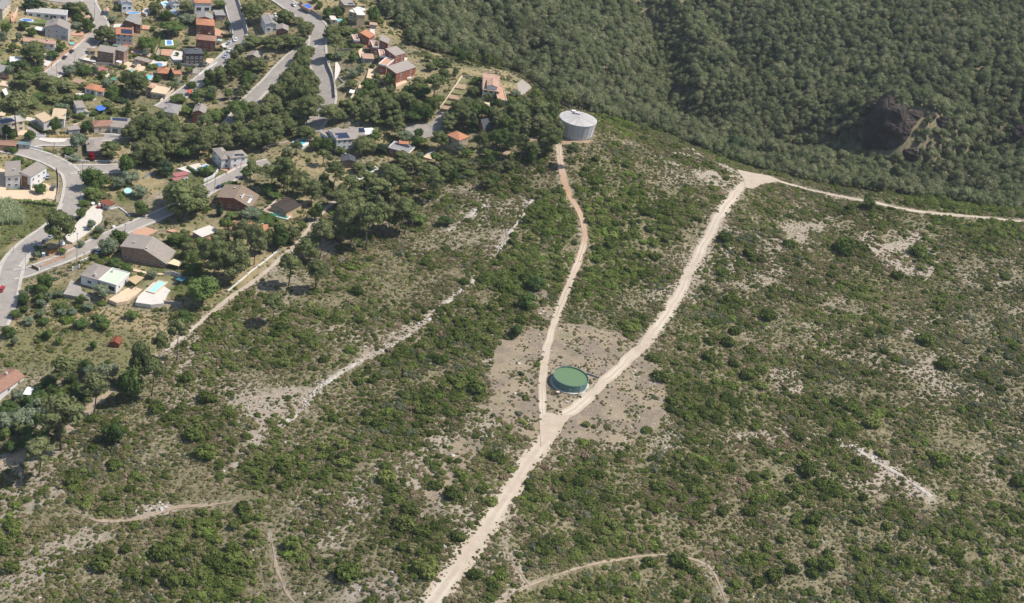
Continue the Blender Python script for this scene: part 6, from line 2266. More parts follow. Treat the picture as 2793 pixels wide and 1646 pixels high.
# ------------------------------------------------------------------ walls and fences
wall_run('plot_wall', 'a', [(1050, 825), (1290, 878), (1480, 890), (1650, 935)], 1.6, 0.3, W_STONE, 'dark wall below the square brown-brick house')
wall_run('plot_wall', 'b', [(375, 750), (420, 650), (600, 665)], 1.4, 0.25, W_CONC, 'concrete wall holding up the walled lawn', dz=-0.4)
wall_run('plot_wall', 'b', [(690, 885), (860, 915), (950, 900)], 1.5, 0.25, W_CONC, 'concrete wall below the slate-roofed house')
wall_run('plot_wall', 'b', [(945, 1035), (1060, 950), (1200, 855)], 1.0, 0.25, W_WHITE, 'white kerb wall beside the lower sloping street')
wall_run('plot_wall', 'b', [(430, 1380), (520, 1310), (625, 1215)], 1.4, 0.25, W_CREAM, 'cream wall beside the roof-terrace house')
wall_run('plot_wall', 'a', [(310, 700), (520, 710), (730, 720)], 1.2, 0.25, W_BROWN, 'brown garden wall below the low brown-roofed house')
wall_run('plot_wall', 'c', [(1080, 690), (1200, 680), (1320, 690)], 0.9, 0.35, W_STONE, 'low stone wall below the uppermost ridge house')
wall_run('plot_wall', 'c', [(1100, 1060), (1180, 1140), (1060, 1210)], 0.9, 0.3, W_CONC, 'low concrete wall by the concrete ramp')
wall_run('plot_wall', 'd', [(985, 470), (1050, 445), (1150, 440)], 1.0, 0.25, W_CREAM, 'cream wall behind the taupe garage')
wall_run('plot_wall', 'e', [(180, 1010), (250, 970), (330, 945)], 1.6, 0.12, M_GATE, 'grey panel fence behind the round pool', 'fence', posts=(2.6, M_STEEL, 0.1))
wall_run('plot_wall', 'k', [(1815, 660), (1860, 610), (1915, 550)], 1.3, 0.1, M_GATE, 'grey panel fence at the top of the straw-coloured track', 'fence', posts=(2.6, M_STEEL, 0.1))
wall_run('garden_wall', 'k', [(940, 1470), (1020, 1400), (1095, 1340), (1200, 1245), (1330, 1150), (1470, 1040), (1550, 975)], 0.7, 0.3, W_WHITE, 'low white wall with posts along the straw-coloured track', posts=(7.0, W_WHITE, 0.5))
wall_run('kerb_wall', 'a', [(560, 995), (740, 845), (920, 690), (1060, 590), (1180, 490), (1250, 400)], 0.9, 0.3, W_SALMON, 'terracotta wall beside the far left street')
wall_run('retaining_wall', 'b', [(1470, 0), (1520, 150), (1570, 300), (1610, 470)], 2.2, 0.4, W_CONC, 'grey concrete wall right of the sloping street')
wall_run('street_wall', 'b', [(1280, 0), (1310, 140), (1350, 280), (1400, 400), (1410, 560)], 1.3, 0.3, W_CONC, 'pale wall left of the sloping street')
wall_run('retaining_wall', 'c', [(930, 780), (960, 920), (1020, 1060), (1045, 1180), (1052, 1330)], 2.0, 0.4, W_STONE, 'dark stone wall right of the wide road')
wall_run('retaining_wall', 'c', [(580, 60), (690, 160), (800, 225), (880, 275)], 2.6, 0.4, W_STONE, 'stone wall below the raised blue pool')
wall_run('ridge_wall', 'g', [(2275, 60), (2200, 170), (2130, 270), (2050, 390), (1975, 490)], 1.5, 0.35, W_CREAM, 'long pale wall running down beside the garden beds')
wall_run('ridge_wall', 'h', [(1120, 130), (1240, 220), (1360, 320), (1500, 420), (1640, 510), (1760, 585)], 1.4, 0.3, W_STONE, 'grey boundary wall behind the pines left of the concrete tank')
wall_run('ridge_wall', 'h', [(300, 155), (430, 165)], 1.2, 0.3, W_STONE, 'short wall closing the top of the garden beds')
wall_run('boundary_wall', 'd', [(215, 735), (330, 745), (470, 775), (570, 795)], 1.3, 0.3, W_WHITE, 'white wall along the curving street')
wall_run('yard_wall', 'd', [(765, 1050), (790, 1150), (790, 1300), (775, 1400), (750, 1480)], 1.1, 0.3, W_STONE, 'curved grey wall between sand yard and street')
wall_run('front_wall', 'd', [(480, 625), (615, 630)], 1.6, 0.3, W_WHITE, 'white gate wall in front of the cream-tiled house')
wall_run('front_wall', 'd', [(670, 630), (800, 625), (960, 620)], 1.3, 0.3, mat('ochre_render', (0.55, 0.40, 0.16), 0.85, 0.08), 'ochre front wall with dark panels on the quiet street', posts=(5.0, mat('ochre_render', (0.5, 0.4, 0.2)), 0.5))
wall_run('front_wall', 'd', [(1190, 625), (1250, 620), (1400, 615)], 1.3, 0.3, mat('ochre_render', (0.5, 0.4, 0.2)), 'ochre front wall beside the light grey house', posts=(5.0, mat('ochre_render', (0.5, 0.4, 0.2)), 0.5))
wall_run('front_wall', 'd', [(1475, 625), (1600, 630), (1785, 630)], 1.6, 0.3, W_WHITE, 'white front wall of the light grey house')
wall_run('plot_wall', 'i', [(1490, 755), (1600, 730), (1700, 800), (1750, 845)], 0.6, 0.4, W_WHITE, 'unfinished white block wall on the building plot')
wall_run('pool_wall', 'j', [(1660, 560), (1740, 560), (1830, 590)], 2.0, 0.3, W_CONC, 'grey wall behind the pale mint pool')
wall_run('stone_wall', 'j', [(1650, 845), (1720, 850), (1840, 862)], 1.3, 0.5, W_STONE, 'dry-stone wall right of the pool terrace')
wall_run('stone_wall', 'j', [(690, 790), (800, 800), (900, 812)], 1.5, 0.4, W_STONE, 'stone wall below the grey drive')
wall_run('roadside_wall', 'j', [(415, 480), (520, 440), (600, 400), (650, 375)], 0.7, 0.3, W_SALMON, 'low brick wall with posts beside the junction', posts=(3.2, W_CONC, 0.3))
wall_run('villa_wall', 'e', [(870, 1050), (980, 1000), (1035, 930)], 1.6, 0.3, W_WHITE, 'white wall at the start of the short street')
wall_run('villa_wall', 'e', [(1140, 960), (1220, 910), (1300, 880), (1350, 860)], 1.5, 0.3, W_WHITE, 'white wall with brick coping in front of the solar-panel villa', cap=W_SALMON)
wall_run('pool_fence', 'g', [(770, 1410), (885, 1395), (1030, 1360)], 1.1, 0.12, M_GATE, 'grey railing below the green pool', 'fence', posts=(3.0, M_STEEL, 0.1))
wall_run('lawn_wall', 'a', [(215, 315), (390, 325), (610, 330)], 2.0, 0.3, W_CONC, 'concrete wall under the lawn of the kidney pool', dz=-0.8)
wall_run('side_wall', 'a', [(175, 260), (240, 140)], 1.8, 0.3, W_CREAM, 'tall cream wall left of the kidney pool lawn')
wall_run('lane_wall', 'e', [(1550, 665), (1650, 625), (1750, 610), (1850, 590)], 0.9, 0.3, W_CREAM, 'pale low wall under the pines left of the white-edged pool')


def balustrade(c, pts, label):
    P = gline(c, pts)
    o = P[0].copy()
    root = empty('balustrade', tuple(o))
    tag(root, label, 'balustrade')
    C = []
    for k in range(len(P) - 1):
        n = max(1, int(np.linalg.norm(P[k + 1] - P[k]) / 0.9))
        C += [P[k] + (P[k + 1] - P[k]) * q / n for q in range(n)]
    C.append(P[-1])
    for q in C:
        q[2] = hgt(q[0], q[1]) + 0.25
    for k in range(len(C)):
        q = C[k] - o
        r = 0.2 if k % 5 == 0 else 0.085
        MB().box(q[0] - r, q[0] + r, q[1] - r, q[1] + r, q[2] - 0.6, q[2] + (1.15 if k % 5 == 0 else 0.9)).build('baluster', W_WHITE, root)
    MB().tube([q - o + [0, 0, 0.95] for q in C], 0.13, 6).build('rail', W_WHITE, root)
    MB().tube([q - o + [0, 0, 0.05] for q in C], 0.16, 6).build('plinth', W_WHITE, root)


balustrade('d', [(880, 895), (980, 930), (1090, 955), (1205, 968)], 'white balustrade curving along the side street')
balustrade('d', [(1285, 965), (1430, 962), (1590, 958)], 'straight white balustrade on the side street')
balustrade('k', [(1350, 560), (1420, 500), (1495, 430)], 'white balustrade beside the green pool terrace')
balustrade('j', [(815, 440), (880, 410), (945, 385)], 'white railing at the roadside above the white villa')
# gates
for c, a, b, lab, mm in (('g', (1935, 560), (2090, 580), 'blue-grey sliding gate at the top of the concrete driveway', M_GATE), ('d', (495, 620), (610, 622), 'dark gate in the white gate wall', M_GATE),
                         ('d', (1250, 618), (1390, 616), 'grey slatted gate in the ochre wall', M_GATE), ('j', (320, 490), (395, 520), 'brown gate at the junction corner', W_WOOD), ('j', (735, 515), (800, 490), 'pale gate of the white villa drive', M_ALU)):
    p, q = gp(c, *a), gp(c, *b)
    rz = math.atan2(q[1] - p[1], q[0] - p[0])
    w = float(np.linalg.norm(q[:2] - p[:2]))
    g = empty('gate', tuple(p), rz)
    tag(g, lab, 'gate')
    ns = 7
    for s in range(ns):
        MB().box(0.05, w - 0.05, -0.04, 0.04, 0.25 + s * 0.23, 0.25 + s * 0.23 + 0.19).build('slat', mm, g)
    for xx in (0.0, w):
        MB().box(xx - 0.18, xx + 0.18, -0.18, 0.18, -0.5, 2.1).build('gate_post', W_WHITE, g)

# ------------------------------------------------------------------ canopies, tarps, furniture
canopy('j', [(1285, 598), (1380, 560), (1462, 582), (1372, 655)], 2.5, mat('reed_matting', (0.50, 0.37, 0.22), 0.95, 0.15, 2.0), 'reed-covered pergola beside the white villa', W_WOOD, 'pergola', 'pergola')
canopy('j', [(1690, 438), (1760, 395), (1850, 432), (1810, 470)], 2.3, mat('cream_awning', (0.66, 0.55, 0.34), 0.9, 0.06), 'cream awning at the end of the large brick house', cat='awning', name='awning')
canopy('j', [(1775, 600), (1840, 570), (1900, 585), (1835, 625)], 2.3, mat('teal_cloth', (0.05, 0.16, 0.20), 0.9, 0.08), 'teal shade sail beside the pale mint pool', cat='shade sail', name='shade_sail')
canopy('d', [(1300, 195), (1400, 178), (1437, 215), (1410, 250), (1330, 262), (1295, 225)], 2.4, mat('blue_tarpaulin', (0.07, 0.17, 0.52), 0.6, 0.15, 1.5, 0.25, 1.2), 'bright blue tarpaulin spread among garden trees', cat='tarpaulin', name='tarpaulin')
canopy('b', ellipse(828, 1232, 34, 26, 10), 2.3, mat('red_parasol_cloth', (0.50, 0.10, 0.06), 0.9, 0.08), 'round red canopy beside the lower street', cat='parasol', name='parasol')
canopy('a', [(1485, 1075), (1520, 1040), (1592, 1050), (1565, 1090)], 2.3, mat('green_awning', (0.10, 0.24, 0.16), 0.8, 0.1), 'green awning in the garden by the orange-roofed cottage', cat='awning', name='awning')
canopy('a', [(25, 1215), (80, 1190), (112, 1270), (70, 1290)], 2.2, R_WHITE, 'white awning at the left edge', cat='awning', name='awning')
canopy('g', [(965, 830), (955, 745), (1065, 738), (1130, 800), (1100, 832)], 2.6, R_WHITE, 'white carport roof beside the large white house', cat='carport', name='carport')
canopy('g', [(885, 800), (880, 745), (945, 740), (970, 795)], 3.4, M_PANEL, 'tilted blue solar collector beside the white carport', cat='solar collector', name='solar_collector')
canopy('c', [(1245, 262), (1262, 245), (1365, 272), (1355, 302)], 2.6, mat('yellow_awning', (0.62, 0.49, 0.22), 0.9, 0.06), 'yellow awning on the tan modern house', cat='awning', name='awning')
canopy('c', [(1472, 645), (1478, 605), (1535, 608), (1535, 652)], 2.5, mat('red_awning', (0.42, 0.10, 0.09), 0.9, 0.06), 'red awning between the first two ridge houses', cat='awning', name='awning')
canopy('c', [(1245, 1250), (1262, 1208), (1330, 1222), (1312, 1262)], 2.4, mat('pergola_white', (0.7, 0.7, 0.68), 0.6, 0.04), 'white pergola beside the sandy patio', W_WHITE, 'pergola', 'pergola')
canopy('b', [(45, 860), (85, 832), (142, 848), (110, 885)], 2.4, R_SLATE, 'dark gazebo on the sandy terrace', cat='gazebo', name='gazebo')
canopy('a', [(1640, 640), (1660, 600), (1780, 612), (1770, 650)], 2.4, R_ORANGE, 'orange tiled porch in front of the solar-panel house', W_SALMON, 'porch', 'porch')
canopy('a', [(1510, 615), (1545, 585), (1630, 605), (1610, 635)], 2.2, mat('green_sheet', (0.14, 0.20, 0.17), 0.8, 0.1), 'grey-green shelter below the solar-panel house', cat='shelter', name='shelter')
canopy('a', [(1560, 835), (1580, 815), (1650, 825), (1640, 855)], 2.2, R_WHITE, 'white sunshade on the sandy terrace', cat='parasol', name='parasol')
canopy('a', [(455, 400), (490, 360), (600, 378), (590, 420)], 2.6, R_WHITE, 'white carport left of the grey gabled house', cat='carport', name='carport')
canopy('b', [(1195, 548), (1210, 525), (1270, 535), (1262, 558)], 2.3, mat('mint_awning', (0.35, 0.52, 0.46), 0.8, 0.06), 'mint awning beside the tall brick house', cat='awning', name='awning')


def lounger_set(c, spots, labels):
    for (x, y, a), lab in zip(spots, labels):
        p = gp(c, x, y)
        r = empty('sun_lounger', (p[0], p[1], p[2] + 0.38), a)
        tag(r, lab, 'lounger')
        MB().box(-0.95, 0.35, -0.33, 0.33, 0.28, 0.36).build('bed', W_WHITE, r)
        MB().slab([(0.352, -0.33, 0.36), (0.95, -0.33, 0.75), (0.95, 0.33, 0.75), (0.352, 0.33, 0.36)], 0.07).build('backrest', W_WHITE, r)
        for sx in (-0.8, 0.3):
            for sy in (-0.28, 0.28):
                MB().box(sx - 0.03, sx + 0.03, sy - 0.03, sy + 0.03, 0, 0.278).build('leg', W_WHITE, r)


lounger_set('g', [(1820, 1105, 0.4), (1850, 1090, 0.4), (1880, 1078, 0.4)], ['left white lounger on the sandy patio by the flat brick house', 'middle white lounger on the sandy patio by the flat brick house', 'right white lounger on the sandy patio by the flat brick house'])
lounger_set('b', [(325, 1205, 1.0), (390, 1185, 1.2)], ['left white lounger on the tan roof terrace', 'right white lounger on the tan roof terrace'])

# ------------------------------------------------------------------ vehicles and site clutter
CW, CB, CG, CD, CN, CRD, CK = (0.70, 0.70, 0.69), (0.28, 0.36, 0.48), (0.42, 0.43, 0.44), (0.10, 0.11, 0.12), (0.03, 0.04, 0.10), (0.38, 0.03, 0.035), (0.02, 0.02, 0.022)
car('a', 965, 712, 1010, 670, CK, 'upper of two black cars parked on the far left street')
car('a', 870, 795, 915, 755, CK, 'lower of two black cars parked on the far left street')
car('b', 1448, 552, 1420, 590, CW, 'white car driving on the sloping street')
car('b', 1355, 600, 1375, 560, CB, 'blue-grey car on the pale forecourt', 0.4)
car('b', 1370, 700, 1345, 735, CW, 'white car parked at the kerb of the sloping street')
car('b', 1308, 775, 1280, 812, CB, 'light blue car below the white car on the sloping street')
car('b', 980, 895, 960, 930, CK, 'left dark car on the grey driveway', 0.4)
car('b', 1035, 885, 1010, 920, CD, 'right dark car on the grey driveway', 0.4)
car('c', 500, 85, 560, 140, CW, 'white car coming down the wide grey road')
car('d', 555, 1155, 560, 1100, CG, 'silver car parked in the sand yard, left of the pair', 0.35)
car('d', 640, 1165, 640, 1110, CB, 'blue-grey car parked in the sand yard, right of the pair', 0.35)
car('d', 712, 1318, 725, 1270, CD, 'dark grey car alone in the sand yard', 0.35)
car('e', 1055, 1120, 1110, 1090, CN, 'dark blue car behind a hedge on the short street')
car('j', 20, 715, 50, 660, CRD, 'red car at the left edge of the street')
car('j', 1000, 335, 1035, 305, CW, 'white car parked under the round tree by the narrow street')
car('i', 690, 1135, 740, 1100, CG, 'silver-green car under the lone pine')
car('i', 610, 1195, 650, 1160, CD, 'dark car in the shade of the lone pine')
car('d', 10, 755, 60, 770, CW, 'white car cut by the left edge near the long brown roof')
car('b', 1985, 225, 2010, 260, CW, 'white car beside the white house left of the wide road')


def excavator():
    p = gp('i', 1340, 735)
    r = empty('mini_excavator', (p[0], p[1], p[2] + 0.25), 0.6)
    tag(r, 'small red excavator on the white building plot', 'excavator')
    red = mat('excavator_red', (0.42, 0.06, 0.04), 0.5, 0.08)
    for s in (-0.6, 0.6):
        MB().box(-1.0, 1.0, s - 0.18, s + 0.18, 0, 0.45).build('track', M_TYRE, r)
    MB().box(-0.85, 0.7, -0.7, 0.7, 0.55, 1.2).build('body', red, r)
    MB().add(*_frustum(-0.5, 0.5, 0.5, 1.203, -0.4, 0.4, 0.45, 2.2)).build('cab', W_WHITE, r)
    MB().tube([(0.7, 0, 1.0), (1.7, 0, 2.2), (2.6, 0, 1.4)], 0.12, 6).build('boom', red, r)
    MB().add(*_frustum(2.4, 2.9, 0.35, 0.7, 2.5, 2.8, 0.3, 1.35)).build('bucket', M_GATE, r)


excavator()
p = gp('j', 440, 380)
r = empty('portable_cabin', (p[0], p[1], p[2]), 0.3)
tag(r, 'light blue portable toilet cabin at the junction corner', 'cabin')
MB().box(-0.65, 0.65, -0.65, 0.65, 0, 2.2).build('body', mat('pale_blue_plastic', (0.50, 0.62, 0.70), 0.5, 0.04), r)
MB().add(*_frustum(-0.7, 0.7, 0.7, 2.203, -0.3, 0.3, 0.3, 2.5)).build('roof', W_WHITE, r)
MB().box(-0.4, 0.4, -0.69, -0.653, 0.1, 2.0).build('door', mat('mid_blue_plastic', (0.25, 0.38, 0.52), 0.5, 0.04), r)
p = gp('j', 525, 335)
r = empty('timber_skip', (p[0], p[1], p[2]), 0.5)
tag(r, 'ochre skip with boards under the lone pine', 'skip')
MB().add(*_frustum(-2.0, 2.0, 0.9, 0.1, -2.6, 2.6, 1.1, 1.7)).build('body', mat('ochre_steel', (0.36, 0.19, 0.05), 0.7, 0.15, 1.5), r)
for k in range(5):
    MB().box(-2.2, 2.3, -0.9 + k * 0.4, -0.6 + k * 0.4, 1.72, 1.85).build('board', W_WOOD, r)
for k, (cc, x, y, s, lab) in enumerate((('i', 1250, 690, 1.0, 'upper white building sack on the rubble plot'), ('i', 1440, 725, 0.9, 'white building sack beside the site container'), ('i', 835, 1235, 1.5, 'heap of white sacks beside the lone pine'), ('j', 1150, 85, 0.9, 'white tub beside the narrow street'))):
    p = gp(cc, x, y)
    v, f = ICO2
    vv = v * np.array([s, s, s * 0.75]) * (1 + 0.12 * np.sin(7 * v[:, :1] + k) * np.cos(5 * v[:, 1:2]))
    o = mesh_obj('building_sack', vv, f, R_WHITE, loc=(p[0], p[1], p[2] + 0.3 + s * 0.4), smooth=True)
    tag(o, lab, 'sack')
p = gp('h', 1445, 700)
v, f = ICO2
o = mesh_obj('round_shelter', v * [2.4, 2.4, 3.4], f, W_CONC, loc=(p[0], p[1], p[2] + 0.2), smooth=False)
tag(o, 'pale rounded concrete dome beside the concrete tank', 'dome')

# ------------------------------------------------------------------ lamps and poles
for cc, x, yb, yt, lab, kd, an in (
        ('i', 1085, 1484 - 790, 435, 'street lamp with a white head on the street left of the dark fig tree', 'lamp', 2.9),
        ('j', 777, 490, 150, 'tall pole at the white villa drive', 'pole', 0), ('j', 258, 512, 260, 'dark lamp post at the road junction', 'lamp', 0.2),
        ('j', 658, 390, 220, 'pale concrete pole beside the narrow street', 'pole', 0), ('j', 135, 335, 180, 'thin lamp post on the left pavement', 'lamp', 0.0),
        ('j', 285, 760, 655, 'short dark post beside the road bend', 'pole', 0), ('j', 850, 440, 330, 'thin pole by the white roadside railing', 'pole', 0),
        ('j', 1265, 130, 40, 'pole beside the narrow street above the large brick house', 'pole', 0),
        ('d', 732, 870, 690, 'concrete pole at the bend of the curving street', 'pole', 0), ('d', 1050, 975, 690, 'concrete pole in front of the curved balustrade', 'pole', 0),
        ('d', 880, 640, 400, 'concrete pole in front of the ochre wall', 'pole', 0), ('d', 1112, 1170, 960, 'thin lamp post at the side street corner', 'lamp', 2.5),
        ('d', 1830, 950, 700, 'pale pole among trees right of the side street', 'pole', 0), ('d', 88, 745, 590, 'pale pole by the long brown roof', 'pole', 0),
        ('a', 762, 1030, 865, 'dark lamp post at the foot of the far left street', 'lamp', 0.5), ('a', 1008, 830, 670, 'thin lamp post halfway up the far left street', 'lamp', 0.5),
        ('a', 697, 935, 800, 'pale post at the terracotta wall', 'pole', 0), ('a', 1275, 260, 60, 'tall pole at the bend of the far left street', 'pole', 0), ('a', 1230, 590, 490, 'thin lamp post beside the dark pine', 'lamp', 0.5),
        ('e', 997, 1160, 890, 'tall pole on the short street', 'pole', 0), ('e', 1298, 900, 740, 'pole in front of the villa with solar panels', 'pole', 0), ('e', 910, 1090, 930, 'thin lamp post at the start of the short street', 'lamp', 0.4),
        ('g', 1430, 690, 570, 'pale lamp post beside the turning circle', 'lamp', 0.3), ('g', 2010, 745, 570, 'thin lamp post on the concrete driveway', 'lamp', 2.5), ('g', 862, 730, 580, 'bent pale lamp post behind the large white house', 'lamp', 2.8),
        ('b', 1515, 620, 550, 'thin lamp post beside the white car', 'lamp', 2.6), ('b', 1080, 1060, 900, 'thin lamp post on the lower sloping street', 'lamp', 2.6), ('b', 940, 1010, 920, 'dark post beside the grey driveway', 'pole', 0),
        ('c', 1000, 1260, 1120, 'thin lamp post beside the stone wall of the wide road', 'lamp', 2.8), ('c', 425, 770, 700, 'thin lamp post on the branching road', 'lamp', 2.8)):
    pole(cc, x, yb, yt, lab, kd, an)
# ------------------------------------------------------------------ trees standing singly and in small groves
TREES_PUT = []      # x, y, radius
KIND_WORD = {'pine': 'pine', 'tallpine': 'bare-stemmed pine', 'broadleaf': 'leafy tree', 'olive': 'olive tree', 'darkconifer': 'dark conifer', 'cypress': 'slim dark cypress', 'redtree': 'crimson-leaved tree'}
NAME_OF = {'pine': 'pine_tree', 'tallpine': 'pine_tree', 'broadleaf': 'broadleaf_tree', 'olive': 'olive_tree', 'darkconifer': 'conifer_tree', 'cypress': 'cypress_tree', 'redtree': 'plum_tree'}
LAND = [(*gp(c, x, y)[:2], t) for c, x, y, t in (
    ('a', 600, 230, 'the long white bungalow'), ('a', 780, 520, 'the grey gabled house'), ('a', 520, 650, 'the low brown-roofed house'), ('a', 30, 150, 'the corner house at top left'),
    ('a', 50, 1010, 'the low house with the red-brown porch'), ('a', 210, 850, 'the grey corrugated shed'), ('a', 1700, 600, 'the solar-panel house'), ('a', 1420, 840, 'the square brown-brick house'),
    ('a', 1800, 330, 'the two-part grey-roofed house'), ('a', 1720, 130, 'the white house above the curved pool'), ('a', 1280, 1290, 'the orange-roofed cottage'), ('d', 1090, 300, 'the small white two-storey house'),
    ('a', 1340, 990, 'the hut with the red sheet roof'), ('a', 1440, 190, 'the little white garage at the bend'), ('b', 1010, 120, 'the salmon-roofed white house at the top'), ('b', 1040, 450, 'the orange-hipped brick house'),
    ('b', 1060, 690, 'the tall brick house'), ('b', 900, 880, 'the slate-roofed house'), ('b', 500, 1070, 'the brick bungalow'), ('b', 430, 1350, 'the tan roof-terrace house'), ('b', 550, 620, 'the square pool on the lawn'),
    ('b', 1720, 920, 'the brown house among pines'), ('c', 180, 420, 'the white house left of the wide road'), ('b', 180, 870, 'the flat-roofed garden cabin'), ('e', 520, 290, 'the low grey-roofed house'),
    ('e', 850, 350, 'the dark red gabled house'), ('c', 350, 500, 'the red brick house near the wide road'), ('c', 1350, 320, 'the tan modern house'), ('c', 1440, 600, 'the uppermost ridge house'), ('c', 1800, 1080, 'the lowest ridge house'),
    ('d', 200, 560, 'the tan house with black panels'), ('d', 700, 500, 'the cream-tiled house'), ('d', 1380, 490, 'the brown hip-roofed bungalow'), ('d', 1620, 560, 'the light grey house'), ('d', 100, 740, 'the long red-brown roof'),
    ('d', 1280, 900, 'the bungalow behind the balustrade'), ('d', 270, 1330, 'the sand-yard house'), ('e', 1180, 890, 'the villa with solar panels'), ('e', 600, 1030, 'the red-roofed sheds'), ('e', 1300, 1380, 'the mottled-roof brick house'),
    ('e', 1800, 1420, 'the barbecue shed'), ('g', 650, 1010, 'the large white house under the pines'), ('g', 750, 1230, 'the small slate roof'), ('g', 1480, 1110, 'the flat brick house'), ('g', 2250, 1060, 'the stone house with the orange roof'),
    ('h', 690, 370, 'the ridge villa'), ('h', 560, 880, 'the dark A-frame'), ('h', 1850, 980, 'the concrete tank'), ('j', 1450, 470, 'the large brick gable house'), ('j', 1000, 720, 'the white villa'), ('j', 1600, 800, 'the pale mint pool'),
    ('j', 1190, 1290, 'the rust-red hut'), ('l', 120, 600, 'the red-tiled house at the left edge'), ('k', 1200, 770, 'the salmon-roofed house'), ('k', 640, 830, 'the pale-roofed garage'), ('i', 1440, 700, 'the site container'), ('i', 780, 1290, 'the skip'),
    ('F', 620, 700, 'the low white garden wall'), ('F', 400, 870, 'the end of the garden track'), ('F', 1372, 400, 'the top of the two-rut track'))]
_seen = {}


def auto_label(kind, x, y, H):
    d = [math.hypot((x - a), (y - b)) for a, b, t in LAND]
    k = int(np.argmin(d))
    a, b, t = LAND[k]
    dx, dy = x - a, y - b
    side = ('right of' if dx > 0 else 'left of') if abs(dx) > abs(dy) else ('behind' if dy > 0 else 'in front of')
    sz = 'tall ' if H > (11.5 if 'pine' in kind else 7.5) else ('small ' if H < (7 if 'pine' in kind else 4.4) else '')
    base = '%s%s %s %s' % (sz, KIND_WORD[kind], side, t)
    n = _seen.get(base, 0)
    _seen[base] = n + 1
    if n == 0:
        return base, None
    return base + (', next along', ', third along', ', fourth along', ', fifth along', ', sixth along')[min(n, 5) - 1], None


_tr = random.Random(3)


PINES = []      # held back until it is known which 300 show largest


def put_tree(kind, x, y, H, R, label=None, group=None, var=None, sink=0.0, now=False):
    if kind in ('pine', 'tallpine') and not now:
        if label is None:
            label, group = auto_label(kind, x, y, H)
        PINES.append((R * H * ppm((x, y, float(hgt(x, y))))[0] ** 2, kind, x, y, H, R, label, group))
        TREES_PUT.append((x, y, R))
        return None
    z = float(hgt(x, y)) - sink
    opts = TREE[kind]
    crown, trunk, h0, r0 = opts[_tr.randrange(len(opts)) if var is None else var % len(opts)]
    root = empty(NAME_OF[kind], (x, y, z), _tr.uniform(0, 6.28))
    sx, sz = R / r0, H / h0
    root.scale = (sx, sx * _tr.uniform(0.92, 1.08), sz)
    link_mesh('trunk', trunk, root, (0, 0, 0))
    link_mesh('crown', crown, root, (0, 0, 0))
    if label is None:
        label, group = auto_label(kind, x, y, H)
    tag(root, label, 'tree', group)
    if not now:
        TREES_PUT.append((x, y, R))
    return root


def tree(c, x, yb, yt, w, kind, label=None):
    p = gp(c, x, yb)
    k, cs = ppm(p)
    s = CROPS[c][2]
    H = (yb - yt) / s / (k * cs)
    R = max(0.5, w / s / k / 2)
    # the top we measure is the near rim of the crown: allow for its roundness
    H = max(2.0, H - 0.35 * R * 0.5)
    return put_tree(kind, p[0], p[1], H, R, label)


